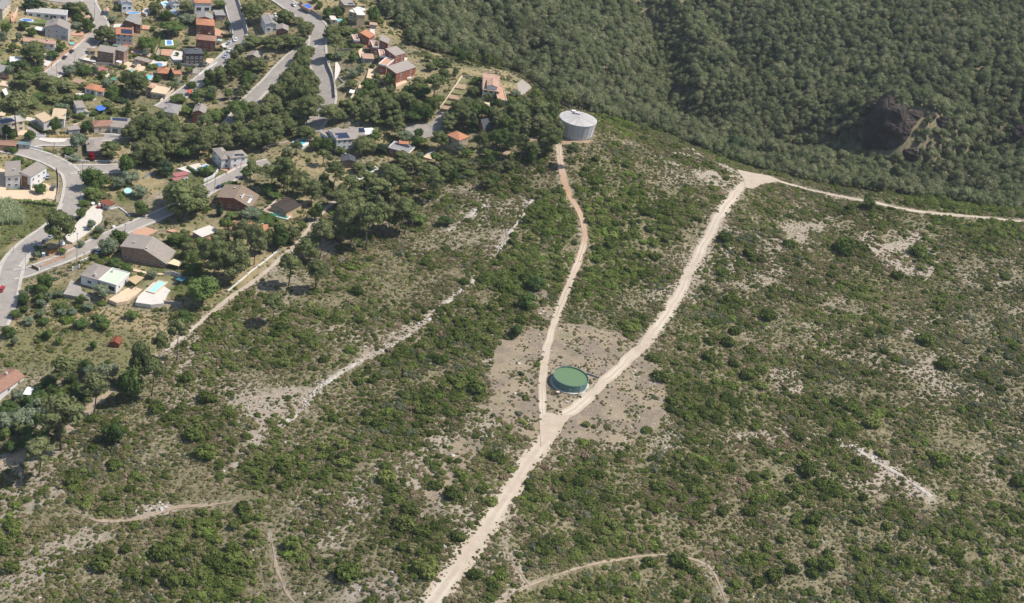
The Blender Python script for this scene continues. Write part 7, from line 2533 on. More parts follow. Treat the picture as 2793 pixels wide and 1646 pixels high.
P_, T_, B_, O_, D_, C_ = 'pine', 'tallpine', 'broadleaf', 'olive', 'darkconifer', 'cypress'
for c, x, yb, yt, w, kd in (
        # far left quarter
        ('a', 455, 870, 545, 300, P_), ('a', 185, 700, 580, 130, B_), ('a', 390, 130, -20, 150, D_), ('a', 510, 125, -10, 150, D_), ('a', 620, 110, 40, 70, O_), ('a', 1070, 215, 20, 230, P_), ('a', 930, 160, 30, 150, D_),
        ('a', 1060, 290, 190, 130, B_), ('a', 1045, 385, 300, 140, O_), ('a', 1195, 440, 255, 150, B_), ('a', 1065, 450, 390, 70, B_), ('a', 320, 405, 290, 145, B_), ('a', 490, 445, 390, 85, B_), ('a', 85, 520, 310, 130, B_), ('a', 30, 620, 420, 120, O_),
        ('a', 1400, 600, 340, 270, P_), ('a', 340, 1190, 960, 300, P_), ('a', 690, 1200, 1020, 270, P_), ('a', 885, 1240, 1080, 210, P_), ('a', 250, 1470, 1260, 360, P_), ('a', 300, 1000, 800, 200, D_), ('a', 480, 1040, 900, 220, B_), ('a', 560, 1130, 970, 180, P_),
        ('a', 340, 1310, 1120, 40, C_), ('a', 930, 1030, 880, 180, O_), ('a', 1140, 1010, 880, 190, B_), ('a', 1040, 910, 830, 120, O_), ('a', 1840, 1290, 970, 280, P_), ('a', 1560, 1295, 1150, 230, B_), ('a', 1430, 1190, 1055, 170, O_), ('a', 1700, 1210, 940, 220, P_),
        ('a', 820, 690, 580, 130, B_), ('a', 710, 800, 690, 160, B_), ('a', 1940, 650, 520, 140, B_), ('a', 160, 930, 830, 130, B_), ('a', 120, 1060, 880, 110, O_), ('a', 1600, 140, 60, 110, B_), ('a', 1520, 300, 220, 110, O_), ('a', 550, 1330, 1250, 200, B_),
        ('a', 1470, 620, 570, 70, B_), ('a', 1660, 930, 870, 110, B_), ('a', 700, 1390, 1290, 180, P_), ('a', 60, 480, 330, 90, B_), ('a', 1190, 1330, 1270, 180, B_), ('a', 420, 1400, 1300, 200, P_),
        # second row
        ('b', 580, 490, 280, 300, B_), ('b', 790, 320, 190, 230, O_), ('b', 780, 200, 0, 190, P_), ('b', 500, 260, 130, 190, B_), ('b', 350, 180, 20, 170, P_), ('b', 230, 700, 500, 220, B_), ('b', 1620, 330, 0, 250, P_), ('b', 1720, 300, 40, 220, P_),
        ('b', 1690, 620, 480, 300, P_), ('b', 1900, 670, 490, 220, P_), ('b', 1200, 1150, 880, 240, P_), ('b', 1390, 1070, 780, 230, P_), ('b', 1540, 920, 770, 170, P_), ('b', 1740, 970, 760, 250, P_), ('b', 1500, 700, 590, 160, P_), ('b', 1440, 800, 610, 60, C_),
        ('b', 570, 1080, 930, 70, C_), ('b', 90, 1320, 940, 280, P_), ('b', 380, 1110, 1020, 120, B_), ('b', 850, 1195, 1095, 140, B_), ('b', 680, 1385, 1270, 180, B_), ('b', 1230, 110, 0, 160, B_), ('b', 1330, 380, 280, 80, B_), ('b', 1100, 130, 70, 70, B_),
        ('b', 640, 1200, 1070, 140, O_), ('b', 340, 920, 880, 160, B_), ('b', 950, 1300, 1190, 190, P_), ('b', 1480, 1000, 880, 160, B_), ('b', 1620, 1060, 960, 180, B_), ('b', 450, 820, 760, 150, B_), ('b', 800, 560, 500, 90, O_), ('b', 340, 420, 360, 90, B_), ('b', 660, 760, 700, 60, O_),
        # around the wide road and the ridge row
        ('c', 1000, 560, 330, 230, P_), ('c', 1045, 810, 450, 220, T_), ('c', 960, 250, 100, 150, B_), ('c', 1080, 240, 95, 130, B_), ('c', 1140, 200, 80, 90, D_), ('c', 1560, 320, 80, 180, B_), ('c', 380, 330, 110, 240, P_), ('c', 560, 330, 220, 150, P_),
        ('c', 640, 510, 270, 230, P_), ('c', 430, 660, 440, 260, P_), ('c', 240, 810, 490, 220, T_), ('c', 160, 660, 500, 200, P_), ('c', 560, 640, 470, 200, P_), ('c', 700, 420, 290, 150, P_), ('c', 1780, 1160, 990, 150, B_), ('c', 1500, 1220, 1060, 210, B_), ('c', 1600, 1180, 980, 130, P_),
        ('c', 1280, 1050, 930, 170, O_), ('c', 1130, 800, 700, 140, O_), ('c', 980, 800, 720, 120, B_), ('c', 1300, 640, 590, 100, B_), ('c', 1400, 640, 590, 90, B_), ('c', 1270, 1200, 1070, 170, P_), ('c', 1390, 1010, 890, 110, O_), ('c', 1200, 470, 360, 200, P_), ('c', 1180, 330, 270, 110, B_), ('c', 1290, 830, 720, 120, B_),
        ('c', 2370, 1380, 990, 260, T_), ('c', 2200, 1180, 1030, 190, P_), ('c', 840, 110, 20, 120, B_), ('c', 780, 40, -80, 130, B_), ('c', 620, 830, 600, 190, P_), ('c', 700, 760, 600, 160, P_),
        # lower village
        ('d', 235, 610, 20, 350, T_), ('d', 740, 560, 350, 140, B_), ('d', 110, 620, 480, 190, B_), ('d', 410, 680, 530, 160, B_), ('d', 1040, 790, 565, 200, O_), ('d', 1150, 720, 590, 110, O_), ('d', 1500, 920, 670, 270, P_), ('d', 1170, 540, 390, 150, B_), ('d', 160, 820, 745, 160, B_),
        ('d', 1270, 1320, 1035, 340, B_), ('d', 540, 1370, 1240, 180, B_), ('d', 840, 300, 140, 190, O_), ('d', 1700, 1120, 850, 210, B_), ('d', 1770, 1250, 1060, 240, O_), ('d', 1580, 1310, 1150, 200, O_), ('d', 1250, 1450, 1290, 260, B_), ('d', 1870, 1430, 1270, 230, O_), ('d', 1430, 920, 850, 100, B_), ('d', 1740, 700, 420, 210, P_),
        ('d', 1220, 930, 830, 125, 'redtree'), ('d', 930, 860, 750, 150, B_), ('d', 1000, 920, 860, 180, O_), ('d', 1260, 320, 260, 110, B_), ('d', 1080, 360, 280, 160, B_), ('d', 1450, 240, 140, 140, B_), ('d', 1640, 130, 60, 180, D_), ('d', 1950, 560, 270, 260, P_), ('d', 250, 960, 880, 130, B_),
        ('i', 810, 1290, 755, 370, P_), ('i', 1220, 1030, 890, 120, O_), ('i', 1345, 1090, 960, 130, O_), ('i', 1430, 1000, 890, 60, B_), ('i', 1600, 1200, 1040, 220, B_), ('i', 1420, 1380, 1170, 230, O_), ('i', 1090, 880, 720, 130, B_), ('i', 1140, 700, 630, 150, B_), ('i', 1080, 1260, 1170, 110, O_), ('i', 500, 1310, 1240, 100, B_), ('i', 500, 1420, 1310, 90, O_),
        ('i', 840, 1360, 1270, 110, B_), ('i', 1900, 840, 640, 200, B_), ('i', 1300, 1140, 1090, 90, B_),
        # short street and villas in front
        ('e', 640, 1430, 1010, 470, P_), ('e', 520, 1300, 1080, 260, P_), ('e', 790, 1400, 1050, 260, P_), ('e', 300, 870, 560, 230, P_), ('e', 1050, 1440, 1270, 80, C_), ('e', 1180, 1130, 1060, 170, B_), ('e', 900, 960, 850, 190, B_), ('e', 1360, 1000, 880, 130, B_), ('e', 1410, 1110, 800, 180, T_), ('e', 1500, 1040, 860, 120, T_), ('e', 1650, 1140, 840, 260, T_),
        ('e', 1800, 1170, 760, 220, T_), ('e', 1840, 1180, 800, 180, T_), ('e', 1990, 1200, 970, 210, P_), ('e', 1620, 1180, 1060, 170, B_), ('e', 1680, 1240, 1160, 150, B_), ('e', 420, 970, 790, 180, D_), ('e', 660, 790, 620, 220, B_), ('e', 810, 770, 380, 260, P_), ('e', 1110, 560, 350, 200, P_), ('e', 1330, 640, 400, 230, P_), ('e', 1550, 620, 450, 230, P_), ('e', 1700, 600, 400, 200, P_),
        ('e', 250, 560, 250, 280, P_), ('e', 470, 620, 320, 260, P_), ('e', 560, 700, 440, 250, P_), ('e', 700, 560, 360, 200, P_), ('e', 940, 520, 370, 190, P_), ('e', 1280, 330, 90, 220, B_), ('e', 560, 140, 40, 150, B_), ('e', 680, 260, 180, 150, B_), ('e', 1000, 330, 230, 200, B_), ('e', 1830, 480, 280, 240, P_), ('e', 1650, 440, 240, 240, P_), ('e', 1950, 380, 190, 260, P_), ('e', 2050, 560, 380, 220, P_),
        ('j', 950, 400, 390, 90, B_), ('j', 1100, 330, 190, 190, O_), ('j', 1190, 260, 105, 170, B_), ('j', 460, 690, 545, 150, B_), ('j', 420, 750, 650, 130, B_), ('j', 1030, 790, 650, 170, O_), ('j', 1160, 480, 390, 150, B_), ('j', 1290, 520, 450, 130, B_), ('j', 2050, 840, 570, 330, B_), ('j', 970, 1000, 970, 60, B_), ('j', 945, 1310, 1225, 80, B_), ('j', 600, 1260, 1185, 75, B_), ('j', 485, 1205, 1110, 110, B_), ('j', 140, 1270, 1190, 70, O_),
        ('j', 1030, 1090, 980, 180, B_), ('j', 820, 1080, 1000, 150, B_), ('j', 1330, 1000, 920, 130, B_), ('j', 1860, 1020, 930, 190, B_), ('j', 240, 860, 740, 130, B_), ('j', 90, 1190, 1080, 140, B_), ('j', 1540, 590, 500, 110, O_), ('j', 1780, 240, 120, 170, B_), ('j', 1420, 580, 530, 70, B_),
        ('k', 770, 1330, 830, 330, P_), ('k', 990, 1340, 850, 380, P_), ('k', 1240, 1160, 640, 230, P_), ('k', 1090, 960, 620, 240, P_), ('k', 910, 800, 600, 170, B_), ('k', 1520, 950, 690, 260, B_), ('k', 1680, 900, 700, 200, P_), ('k', 1790, 750, 650, 110, B_), ('k', 1390, 660, 590, 230, B_), ('k', 1210, 600, 500, 260, O_), ('k', 1000, 610, 540, 170, B_), ('k', 520, 1180, 980, 170, B_), ('k', 620, 960, 840, 160, B_), ('k', 850, 930, 740, 230, P_),
        ('k', 2000, 1080, 620, 240, T_), ('k', 1840, 1130, 820, 280, P_), ('k', 1640, 1400, 1020, 210, T_), ('k', 1950, 1450, 1090, 220, T_), ('k', 2080, 860, 600, 200, P_), ('k', 1900, 460, 140, 230, P_), ('k', 1940, 640, 440, 170, B_), ('k', 2060, 330, 130, 200, P_),
        # large white house, turning circle
        ('g', 180, 700, 280, 270, P_), ('g', 320, 450, 280, 180, P_), ('g', 90, 500, 60, 250, P_), ('g', 480, 690, 400, 290, P_), ('g', 620, 660, 480, 180, P_), ('g', 740, 560, 340, 230, P_), ('g', 300, 1030, 860, 200, B_), ('g', 470, 1050, 870, 200, B_), ('g', 640, 1100, 1000, 150, B_), ('g', 950, 1080, 830, 320, P_), ('g', 1200, 1080, 930, 180, D_), ('g', 1480, 930, 760, 230, O_), ('g', 1690, 1010, 840, 190, B_),
        ('g', 1950, 1040, 760, 240, P_), ('g', 1470, 1240, 1040, 260, P_), ('g', 1700, 1140, 1060, 110, O_), ('g', 2170, 1010, 860, 150, O_), ('g', 2230, 1080, 940, 130, O_), ('g', 1060, 700, 380, 190, P_), ('g', 960, 520, 300, 230, P_), ('g', 1300, 640, 330, 230, P_), ('g', 1500, 560, 240, 200, T_), ('g', 1250, 470, 270, 220, P_), ('g', 1150, 680, 590, 200, B_), ('g', 1620, 660, 500, 280, B_), ('g', 1780, 640, 430, 200, B_), ('g', 1690, 480, 350, 190, P_),
        ('g', 1950, 450, 280, 170, B_), ('g', 2200, 650, 350, 240, P_), ('g', 2300, 560, 300, 220, P_), ('g', 2120, 720, 480, 240, P_), ('g', 2350, 740, 480, 220, P_), ('g', 690, 880, 900 - 140, 60, O_), ('g', 1030, 1300, 1180, 170, P_), ('g', 880, 1330, 1190, 200, P_), ('g', 1230, 1350, 1190, 170, P_), ('g', 1360, 1480, 1250, 260, P_),
        # ridge villa to concrete tank
        ('h', 260, 760, 470, 280, P_), ('h', 480, 640, 420, 250, P_), ('h', 480, 400, 270, 210, P_), ('h', 490, 250, 140, 160, B_), ('h', 650, 470, 370, 110, B_), ('h', 755, 470, 370, 90, B_), ('h', 740, 720, 530, 200, P_), ('h', 800, 860, 620, 220, P_), ('h', 1000, 760, 450, 290, P_), ('h', 1200, 700, 560, 230, P_), ('h', 1330, 700, 450, 260, P_), ('h', 1010, 420, 310, 140, O_), ('h', 1280, 440, 310, 150, B_),
        ('h', 1490, 600, 270, 220, P_), ('h', 1680, 590, 300, 220, T_), ('h', 1760, 560, 390, 170, T_), ('h', 1330, 930, 650, 260, P_), ('h', 1150, 950, 740, 170, P_), ('h', 1450, 1180, 760, 330, P_), ('h', 1250, 1240, 990, 270, P_), ('h', 1060, 1360, 900, 200, T_), ('h', 960, 1240, 870, 200, T_), ('h', 510, 1330, 860, 210, T_), ('h', 800, 1100, 830, 260, B_), ('h', 930, 1120, 980, 150, B_), ('h', 1740, 1370, 1010, 210, T_), ('h', 240, 1080, 960, 130, O_),
        ('h', 180, 1050, 950, 130, O_), ('h', 420, 870, 640, 150, C_), ('h', 1580, 990, 720, 170, P_), ('h', 870, 520, 450, 110, B_), ('h', 1190, 510, 420, 110, O_), ('h', 700, 1000, 860, 140, B_), ('h', 100, 880, 700, 200, P_), ('h', 1240, 940, 860, 140, B_), ('h', 370, 1230, 1120, 180, B_), ('h', 620, 1240, 1110, 130, B_),
        # slope pines
        ('l', 640, 620, 290, 260, T_), ('l', 945, 870, 450, 270, T_), ('l', 620, 1210, 690, 420, T_), ('l', 390, 1484, 1120, 270, T_), ('l', 1530, 670, 290, 230, T_), ('l', 1410, 560, 110, 200, P_), ('l', 1615, 390, 20, 170, T_), ('l', 1790, 315, -110, 200, T_), ('l', 1340, 720, 400, 190, B_), ('l', 1090, 520, 320, 200, O_), ('l', 870, 430, 310, 150, B_), ('l', 560, 700, 560, 190, B_), ('l', 280, 780, 660, 160, B_), ('l', 90, 850, 730, 180, B_), ('l', 250, 980, 820, 260, O_),
        ('l', 60, 1000, 850, 200, O_), ('l', 780, 820, 600, 150, D_), ('l', 440, 860, 690, 260, O_), ('l', 60, 1090, 1000, 110, B_), ('l', 120, 1240, 1120, 160, B_), ('l', 330, 1200, 1060, 200, B_), ('l', 1140, 1130, 940, 220, B_), ('l', 850, 660, 560, 160, B_), ('l', 1260, 760, 420, 170, B_), ('l', 430, 640, 500, 160, B_),
        ('u', 30, 640, 400, 170, P_), ('u', 160, 660, 380, 190, T_), ('u', 290, 690, 300, 190, T_), ('u', 420, 580, 290, 170, T_), ('u', 560, 550, 300, 180, T_), ('u', 600, 560, 270, 210, T_), ('u', 240, 560, 260, 200, P_), ('u', 110, 620, 270, 200, P_), ('u', 480, 520, 300, 150, P_), ('u', 400, 310, 100, 200, T_), ('u', 540, 290, 30, 180, T_), ('u', 835, 300, 60, 150, T_), ('u', 780, 210, -20, 160, T_), ('u', 270, 220, 40, 150, T_), ('u', 150, 250, 80, 180, T_), ('u', 340, 210, 60, 190, P_),
        ('u', 20, 220, -40, 150, T_), ('u', 670, 130, -60, 150, T_), ('u', 480, 200, -30, 160, P_), ('u', 60, 350, 180, 190, P_), ('u', 210, 340, 190, 190, P_), ('u', 920, 110, -40, 160, P_), ('u', 1040, 60, -60, 140, P_), ('u', 600, 220, 150, 90, B_), ('u', 700, 480, 390, 150, B_), ('u', 930, 490, 410, 130, B_), ('u', 1130, 90, 40, 110, B_), ('u', 1310, 160, 60, 130, B_),
        ('u', 1660, 1010, 890, 150, B_), ('u', 1590, 1160, 1030, 170, B_), ('u', 1500, 1390, 1290, 110, B_), ('v', 1070, 250, 40, 160, 'darkconifer'), ('v', 2250, 690, 590, 110, B_), ('p', 150, 680, 380, 200, T_), ('p', 325, 300, -20, 230, T_), ('p', 600, 340, 40, 200, T_)):
    tree(c, x, yb, yt, w, kd)


def grove(pts, n, kinds, label, group, hr, rr, seed, gap=3.2):
    """n trees spread over an outline, none standing in a road, house or another trunk"""
    rng = np.random.default_rng(seed)
    P = np.asarray(pts)[:, :2]
    lo, hi = P.min(0), P.max(0)
    put, tries = 0, 0
    M = np.zeros((RNX, RNY), bool)
    paint_poly(M, P)
    while put < n and tries < n * 60:
        tries += 1
        x, y = rng.uniform(lo[0], hi[0]), rng.uniform(lo[1], hi[1])
        if not rlook(M, x, y) or rlook(BLOCK, x, y):
            continue
        if any(math.hypot(x - a, y - b) < gap for a, b, r in TREES_PUT):
            continue
        kd = kinds[int(rng.integers(0, len(kinds)))]
        fx, fy = (x - lo[0]) / (hi[0] - lo[0]), (y - lo[1]) / (hi[1] - lo[1])
        H = rng.uniform(*hr)
        sz = 'tall ' if H > hr[0] + 0.66 * (hr[1] - hr[0]) else ('short ' if H < hr[0] + 0.33 * (hr[1] - hr[0]) else '')
        cell = ('near', 'middle', 'far')[min(2, int(fy * 3))] + ' ' + ('left', 'centre', 'right')[min(2, int(fx * 3))]
        lb = '%s%s at the %s %s' % (sz, KIND_WORD[kd], cell, label[3:])
        put_tree(kd, x, y, H, rng.uniform(*rr), lb, group)
        put += 1


grove(gline('c', [(600, 790), (740, 770), (790, 950), (800, 1150), (790, 1350), (860, 1540), (700, 1634), (100, 1634), (60, 1570), (300, 1300), (480, 1000)]), 44, [P_], '%s of the grove between the two upper roads', 'pines between the two upper roads', (7, 11), (2.6, 4.2), 1, 4.0)
grove(gline('e', [(60, 420), (400, 390), (700, 450), (1050, 510), (1200, 510), (1400, 290), (1600, 210), (1850, 350), (1880, 650), (1550, 730), (1300, 710), (960, 710), (700, 790), (480, 910), (120, 910)]), 40, [P_], '%s of the wood strip behind the solar-panel villa', 'pines behind the solar-panel villa', (8, 12), (2.8, 4.4), 2, 4.2)
grove(gline('g', [(600, 540), (900, 360), (1500, 280), (1850, 310), (1900, 540), (1700, 700), (1450, 740), (1150, 780), (800, 710)]), 34, [P_, P_, B_], '%s of the thicket left of the turning circle', 'thicket left of the turning circle', (5, 9), (2.2, 3.6), 3, 3.8)
grove(gline('h', [(250, 600), (560, 640), (900, 600), (1400, 620), (1560, 760), (1500, 950), (1300, 1000), (900, 1000), (700, 850), (300, 820)]), 22, [P_, P_, B_], '%s of the grove left of the concrete tank', 'grove left of the concrete tank', (7, 10), (2.4, 3.8), 4, 3.8)
grove(gline('F', [(610, 385), (840, 375), (960, 400), (1010, 460), (980, 540), (830, 560), (760, 480), (660, 460)]), 16, [P_, T_], '%s of the slope right of the mottled-roof house', 'pines right of the mottled-roof house', (8, 11), (2.3, 3.4), 5, 4.0)
grove(gline('F', [(830, 240), (1010, 300), (1180, 360), (1340, 390), (1190, 470), (1010, 470), (900, 390), (780, 340)]), 15, [P_, P_, T_, B_], '%s of the scrub below the pools', 'scattered trees below the pools', (5, 9), (2.0, 3.2), 6, 4.5)
grove(gline('w', [(450, 470), (900, 500), (1350, 620), (1450, 700), (1000, 740), (880, 800), (620, 980), (440, 900), (460, 700)]), 26, [P_, P_, B_], '%s of the rise between brick row and ridge villa', 'trees between brick row and ridge villa', (4.5, 8), (2.0, 3.2), 7, 3.8)
grove(gline('F', [(0, 40), (240, 150), (330, 300), (0, 330)]), 18, [B_, P_, O_], '%s of the far left quarter', 'garden trees of the far left quarter', (4, 8), (1.8, 3.2), 8, 3.8)
grove(gline('F', [(240, 60), (560, 120), (640, 220), (420, 280), (330, 280), (250, 160)]), 16, [B_, B_, O_, P_], '%s of the middle garden quarter', 'garden trees of the middle quarter', (3.5, 7), (1.6, 2.8), 9, 3.6)
grove(gline('F', [(500, 160), (610, 130), (640, 200), (560, 290), (470, 290)]), 18, [P_, B_], '%s of the bank above the branching road', 'trees on the bank above the branching road', (4, 8), (1.8, 3.2), 10, 3.6)
grove(gline('F', [(430, 590), (520, 560), (680, 560), (730, 590), (650, 660), (560, 700), (470, 680)]), 12, [P_, B_], '%s of the garden behind the pale mint pool', 'garden trees behind the pale mint pool', (6, 10), (2.4, 3.6), 11, 4.0)
grove(gline('F', [(0, 735), (90, 715), (150, 720), (250, 745), (230, 770), (140, 790), (0, 830)]), 16, [B_, O_], '%s of the thicket below the white villa', 'thicket below the white villa', (2.5, 4.5), (1.8, 2.8), 12, 2.8)
grove(gline('F', [(0, 960), (110, 950), (230, 930), (250, 990), (150, 1080), (0, 1100)]), 20, [B_, O_, P_], '%s of the trees round the red-tiled house', 'trees around the red-tiled house', (3.5, 7), (1.8, 3.0), 13, 3.4)
PINES.sort(key=lambda t: -t[0])
for t in PINES[:300]:
    put_tree(*t[1:6], label=t[6], group=t[7], now=True)


def joined(crown, trunk, name):
    bm = bmesh.new()
    bm.from_mesh(crown)
    n = len(bm.faces)
    bm.from_mesh(trunk)
    bm.faces.ensure_lookup_table()
    for f in bm.faces[n:]:
        f.material_index = 1
    me = bpy.data.meshes.new(name)
    bm.to_mesh(me)
    bm.free()
    me.materials.append(L_PINE)
    me.materials.append(M_BARK)
    return bpy.data.objects.new(name, me)


G_PINE = proto_group('small_pine_shape', [joined(a, b, 'p') for kd in ('pine', 'tallpine') for a, b, h, r in TREE[kd]])
_n0 = len(TREE['pine'])
_rest = PINES[300:]
if _rest:
    rr_ = np.random.default_rng(8)
    idx_ = [int(rr_.integers(0, _n0)) if t[1] == 'pine' else _n0 + int(rr_.integers(0, len(TREE['tallpine']))) for t in _rest]
    ref_ = [(TREE['pine'] + TREE['tallpine'])[k] for k in idx_]
    scatter('pine_understorey', 'smaller pines filling the groves of the village', [(t[2], t[3], float(hgt(t[2], t[3]))) for t in _rest], idx_, [(0, 0, rr_.uniform(0, 6.28)) for t in _rest], [(t[5] / q[3], t[5] / q[3], t[4] / q[2]) for t, q in zip(_rest, ref_)], scatter_nodes(G_PINE))
print('TREES', len(TREES_PUT), 'PINES', len(PINES))


# ------------------------------------------------------------------ hedges, reeds
def hedge(c, pts, h, w, label, leaf=None):
    P = gline(c, pts)
    rng = np.random.default_rng(int(abs(P[0][0]) * 7) % 999)
    v = Veg()
    o = P[0]
    for k in range(len(P) - 1):
        n = max(1, int(np.linalg.norm(P[k + 1][:2] - P[k][:2]) / (w * 0.7)))
        for q in range(n + 1):
            p = P[k] + (P[k + 1] - P[k]) * q / max(n, 1)
            z = float(hgt(p[0], p[1]))
            v.blob(np.array([p[0] - o[0], p[1] - o[1], z - o[2] + h * 0.5]), np.array([w * 0.62, w * 0.62, h * 0.56]), 46, 0.2, rng, lower=-0.9, lump=0.1)
    ob = v.obj('hedge', [leaf or L_BROAD], True)
    ob.location = tuple(o)
    tag(ob, label, 'hedge')
    paint_line(BLOCK, P, w)


hedge('b', [(355, 790), (440, 800), (530, 815)], 2.2, 1.6, 'clipped dark hedge between two pools', L_DARK)
hedge('b', [(1265, 500), (1330, 510), (1395, 500)], 2.4, 1.8, 'clipped dark hedge beside the terracotta patio', L_DARK)
hedge('b', [(1180, 690), (1250, 690), (1310, 680)], 2.0, 1.8, 'dark hedge at the foot of the tall brick house', L_DARK)
hedge('b', [(330, 720), (350, 640), (410, 560), (445, 490)], 2.4, 1.6, 'green hedge left of the walled lawn')
hedge('b', [(255, 890), (300, 830), (350, 760)], 2.2, 1.5, 'green hedge beside the oval pool')
hedge('b', [(800, 960), (870, 920), (950, 880)], 1.4, 1.2, 'low green hedge along the grey driveway')
hedge('d', [(400, 450), (480, 510), (570, 560), (620, 570)], 1.8, 1.5, 'dark hedge left of the cream-tiled house', L_DARK)
hedge('a', [(1180, 190), (1220, 240), (1250, 300)], 2.2, 1.8, 'dark hedge inside the bend of the far left street', L_DARK)
hedge('i', [(0, 650), (150, 655), (400, 660), (560, 680), (740, 700)], 1.8, 2.6, 'bramble hedge below the sand yard')
hedge('k', [(1290, 570), (1400, 610), (1500, 660)], 2.6, 2.4, 'bright green hedge below the green pool')
hedge('e', [(690, 900), (740, 930), (790, 960)], 2.0, 1.6, 'green hedge behind the red-roofed sheds')
hedge('e', [(1090, 1100), (1170, 1075), (1240, 1075)], 1.8, 2.0, 'yellow-green hedge behind the dark blue car')


def reed_bed():
    rng = np.random.default_rng(77)
    P = gline('i', [(-60, 660), (120, 660), (260, 740), (350, 900), (300, 960), (60, 960), (-60, 1010)])
    M = np.zeros((RNX, RNY), bool)
    paint_poly(M, P)
    ix, iy = np.nonzero(M)
    o = P.mean(0)
    V, Fc, n = [], [], 0
    for q in range(2600):
        k = rng.integers(0, len(ix))
        x, y = RX0 + ix[k] + rng.uniform(), RY0 + iy[k] + rng.uniform()
        z = float(hgt(x, y))
        h = rng.uniform(2.2, 4.2)
        a, l = rng.uniform(0, 6.28), rng.uniform(0.3, 1.4)
        w = 0.14
        dx, dy = math.cos(a), math.sin(a)
        for t0, t1 in ((0, 0.5), (0.5, 1)):
            b0, b1 = l * t0 * t0, l * t1 * t1
            V += [(x - o[0] + dx * b0 - dy * w, y - o[1] + dy * b0 + dx * w, z - o[2] + h * t0 * (1 - 0.15 * t0)), (x - o[0] + dx * b0 + dy * w, y - o[1] + dy * b0 - dx * w, z - o[2] + h * t0 * (1 - 0.15 * t0)),
                  (x - o[0] + dx * b1 + dy * w * 0.6, y - o[1] + dy * b1 - dx * w * 0.6, z - o[2] + h * t1 * (1 - 0.15 * t1)), (x - o[0] + dx * b1 - dy * w * 0.6, y - o[1] + dy * b1 + dx * w * 0.6, z - o[2] + h * t1 * (1 - 0.15 * t1))]
            Fc.append((n, n + 1, n + 2, n + 3))
            n += 4
    ob = mesh_obj('reed_bed', V, Fc, L_REED, loc=tuple(o))
    tag(ob, 'pale grey-green reed bed in the meadow at the left edge', kind='stuff')
    paint_poly(BLOCK, P)


reed_bed()


# ------------------------------------------------------------------ dead pines
def dead_tree(c, x, yb, yt, lean, label):
    p = gp(c, x, yb)
    k, cs = ppm(p)
    H = (yb - yt) / CROPS[c][2] / (k * cs)
    rng = np.random.default_rng(int(x * 7 + yb))
    r = empty('dead_tree', tuple(p))
    tag(r, label, 'tree')
    pts = [(lean * t * t * H, 0.1 * H * math.sin(3 * t), -0.3 + H * t) for t in np.linspace(0, 1, 6)]
    MB().tube(pts, [0.16 - 0.022 * q for q in range(6)], 6).build('trunk', M_DEAD, r)
    for q in range(7):
        t = rng.uniform(0.45, 0.95)
        b = np.array([lean * t * t * H, 0.1 * H * math.sin(3 * t), H * t])
        a = rng.uniform(0, 6.28)
        e = b + np.array([math.cos(a) * 1.5, math.sin(a) * 1.5, rng.uniform(0.1, 0.9)]) * rng.uniform(0.6, 1.2)
        MB().tube([b, (b + e) / 2 + [0, 0, 0.15], e], [0.07, 0.05, 0.02], 5).build('branch', M_DEAD, r)


dead_tree('g', 1320, 630, 410, -0.35, 'leaning pale dead trunk in the thicket left of the turning circle')
dead_tree('u', 640, 570, 410, 0.2, 'pale dead pine at the edge of the slope grove')
dead_tree('u', 745, 380, 250, 0.15, 'grey dead pine on the slope below the pools')
dead_tree('u', 285, 690, 480, -0.15, 'bare dead trunk at the foot of the slope grove')
dead_tree('l', 645, 620, 360, -0.1, 'grey dead branches rising from the trees near the red-tiled house')


# ------------------------------------------------------------------ big single bushes
BUSH = []


def bush(x, y, r, kind, label, group):
    o = SHRUBS[kind][_tr.randrange(len(SHRUBS[kind]))]
    b = bpy.data.objects.new('maquis_bush' if kind != 'mastic' else 'mastic_bush', o.data)
    COL.objects.link(b)
    b.location = (x, y, float(hgt(x, y)) - 0.1 * r)
    b.rotation_euler = (0, 0, _tr.uniform(0, 6.28))
    b.scale = (r, r * _tr.uniform(0.9, 1.1), r * _tr.uniform(0.8, 1.0))
    tag(b, label, 'bush', group)
    BUSH.append((x, y, r))


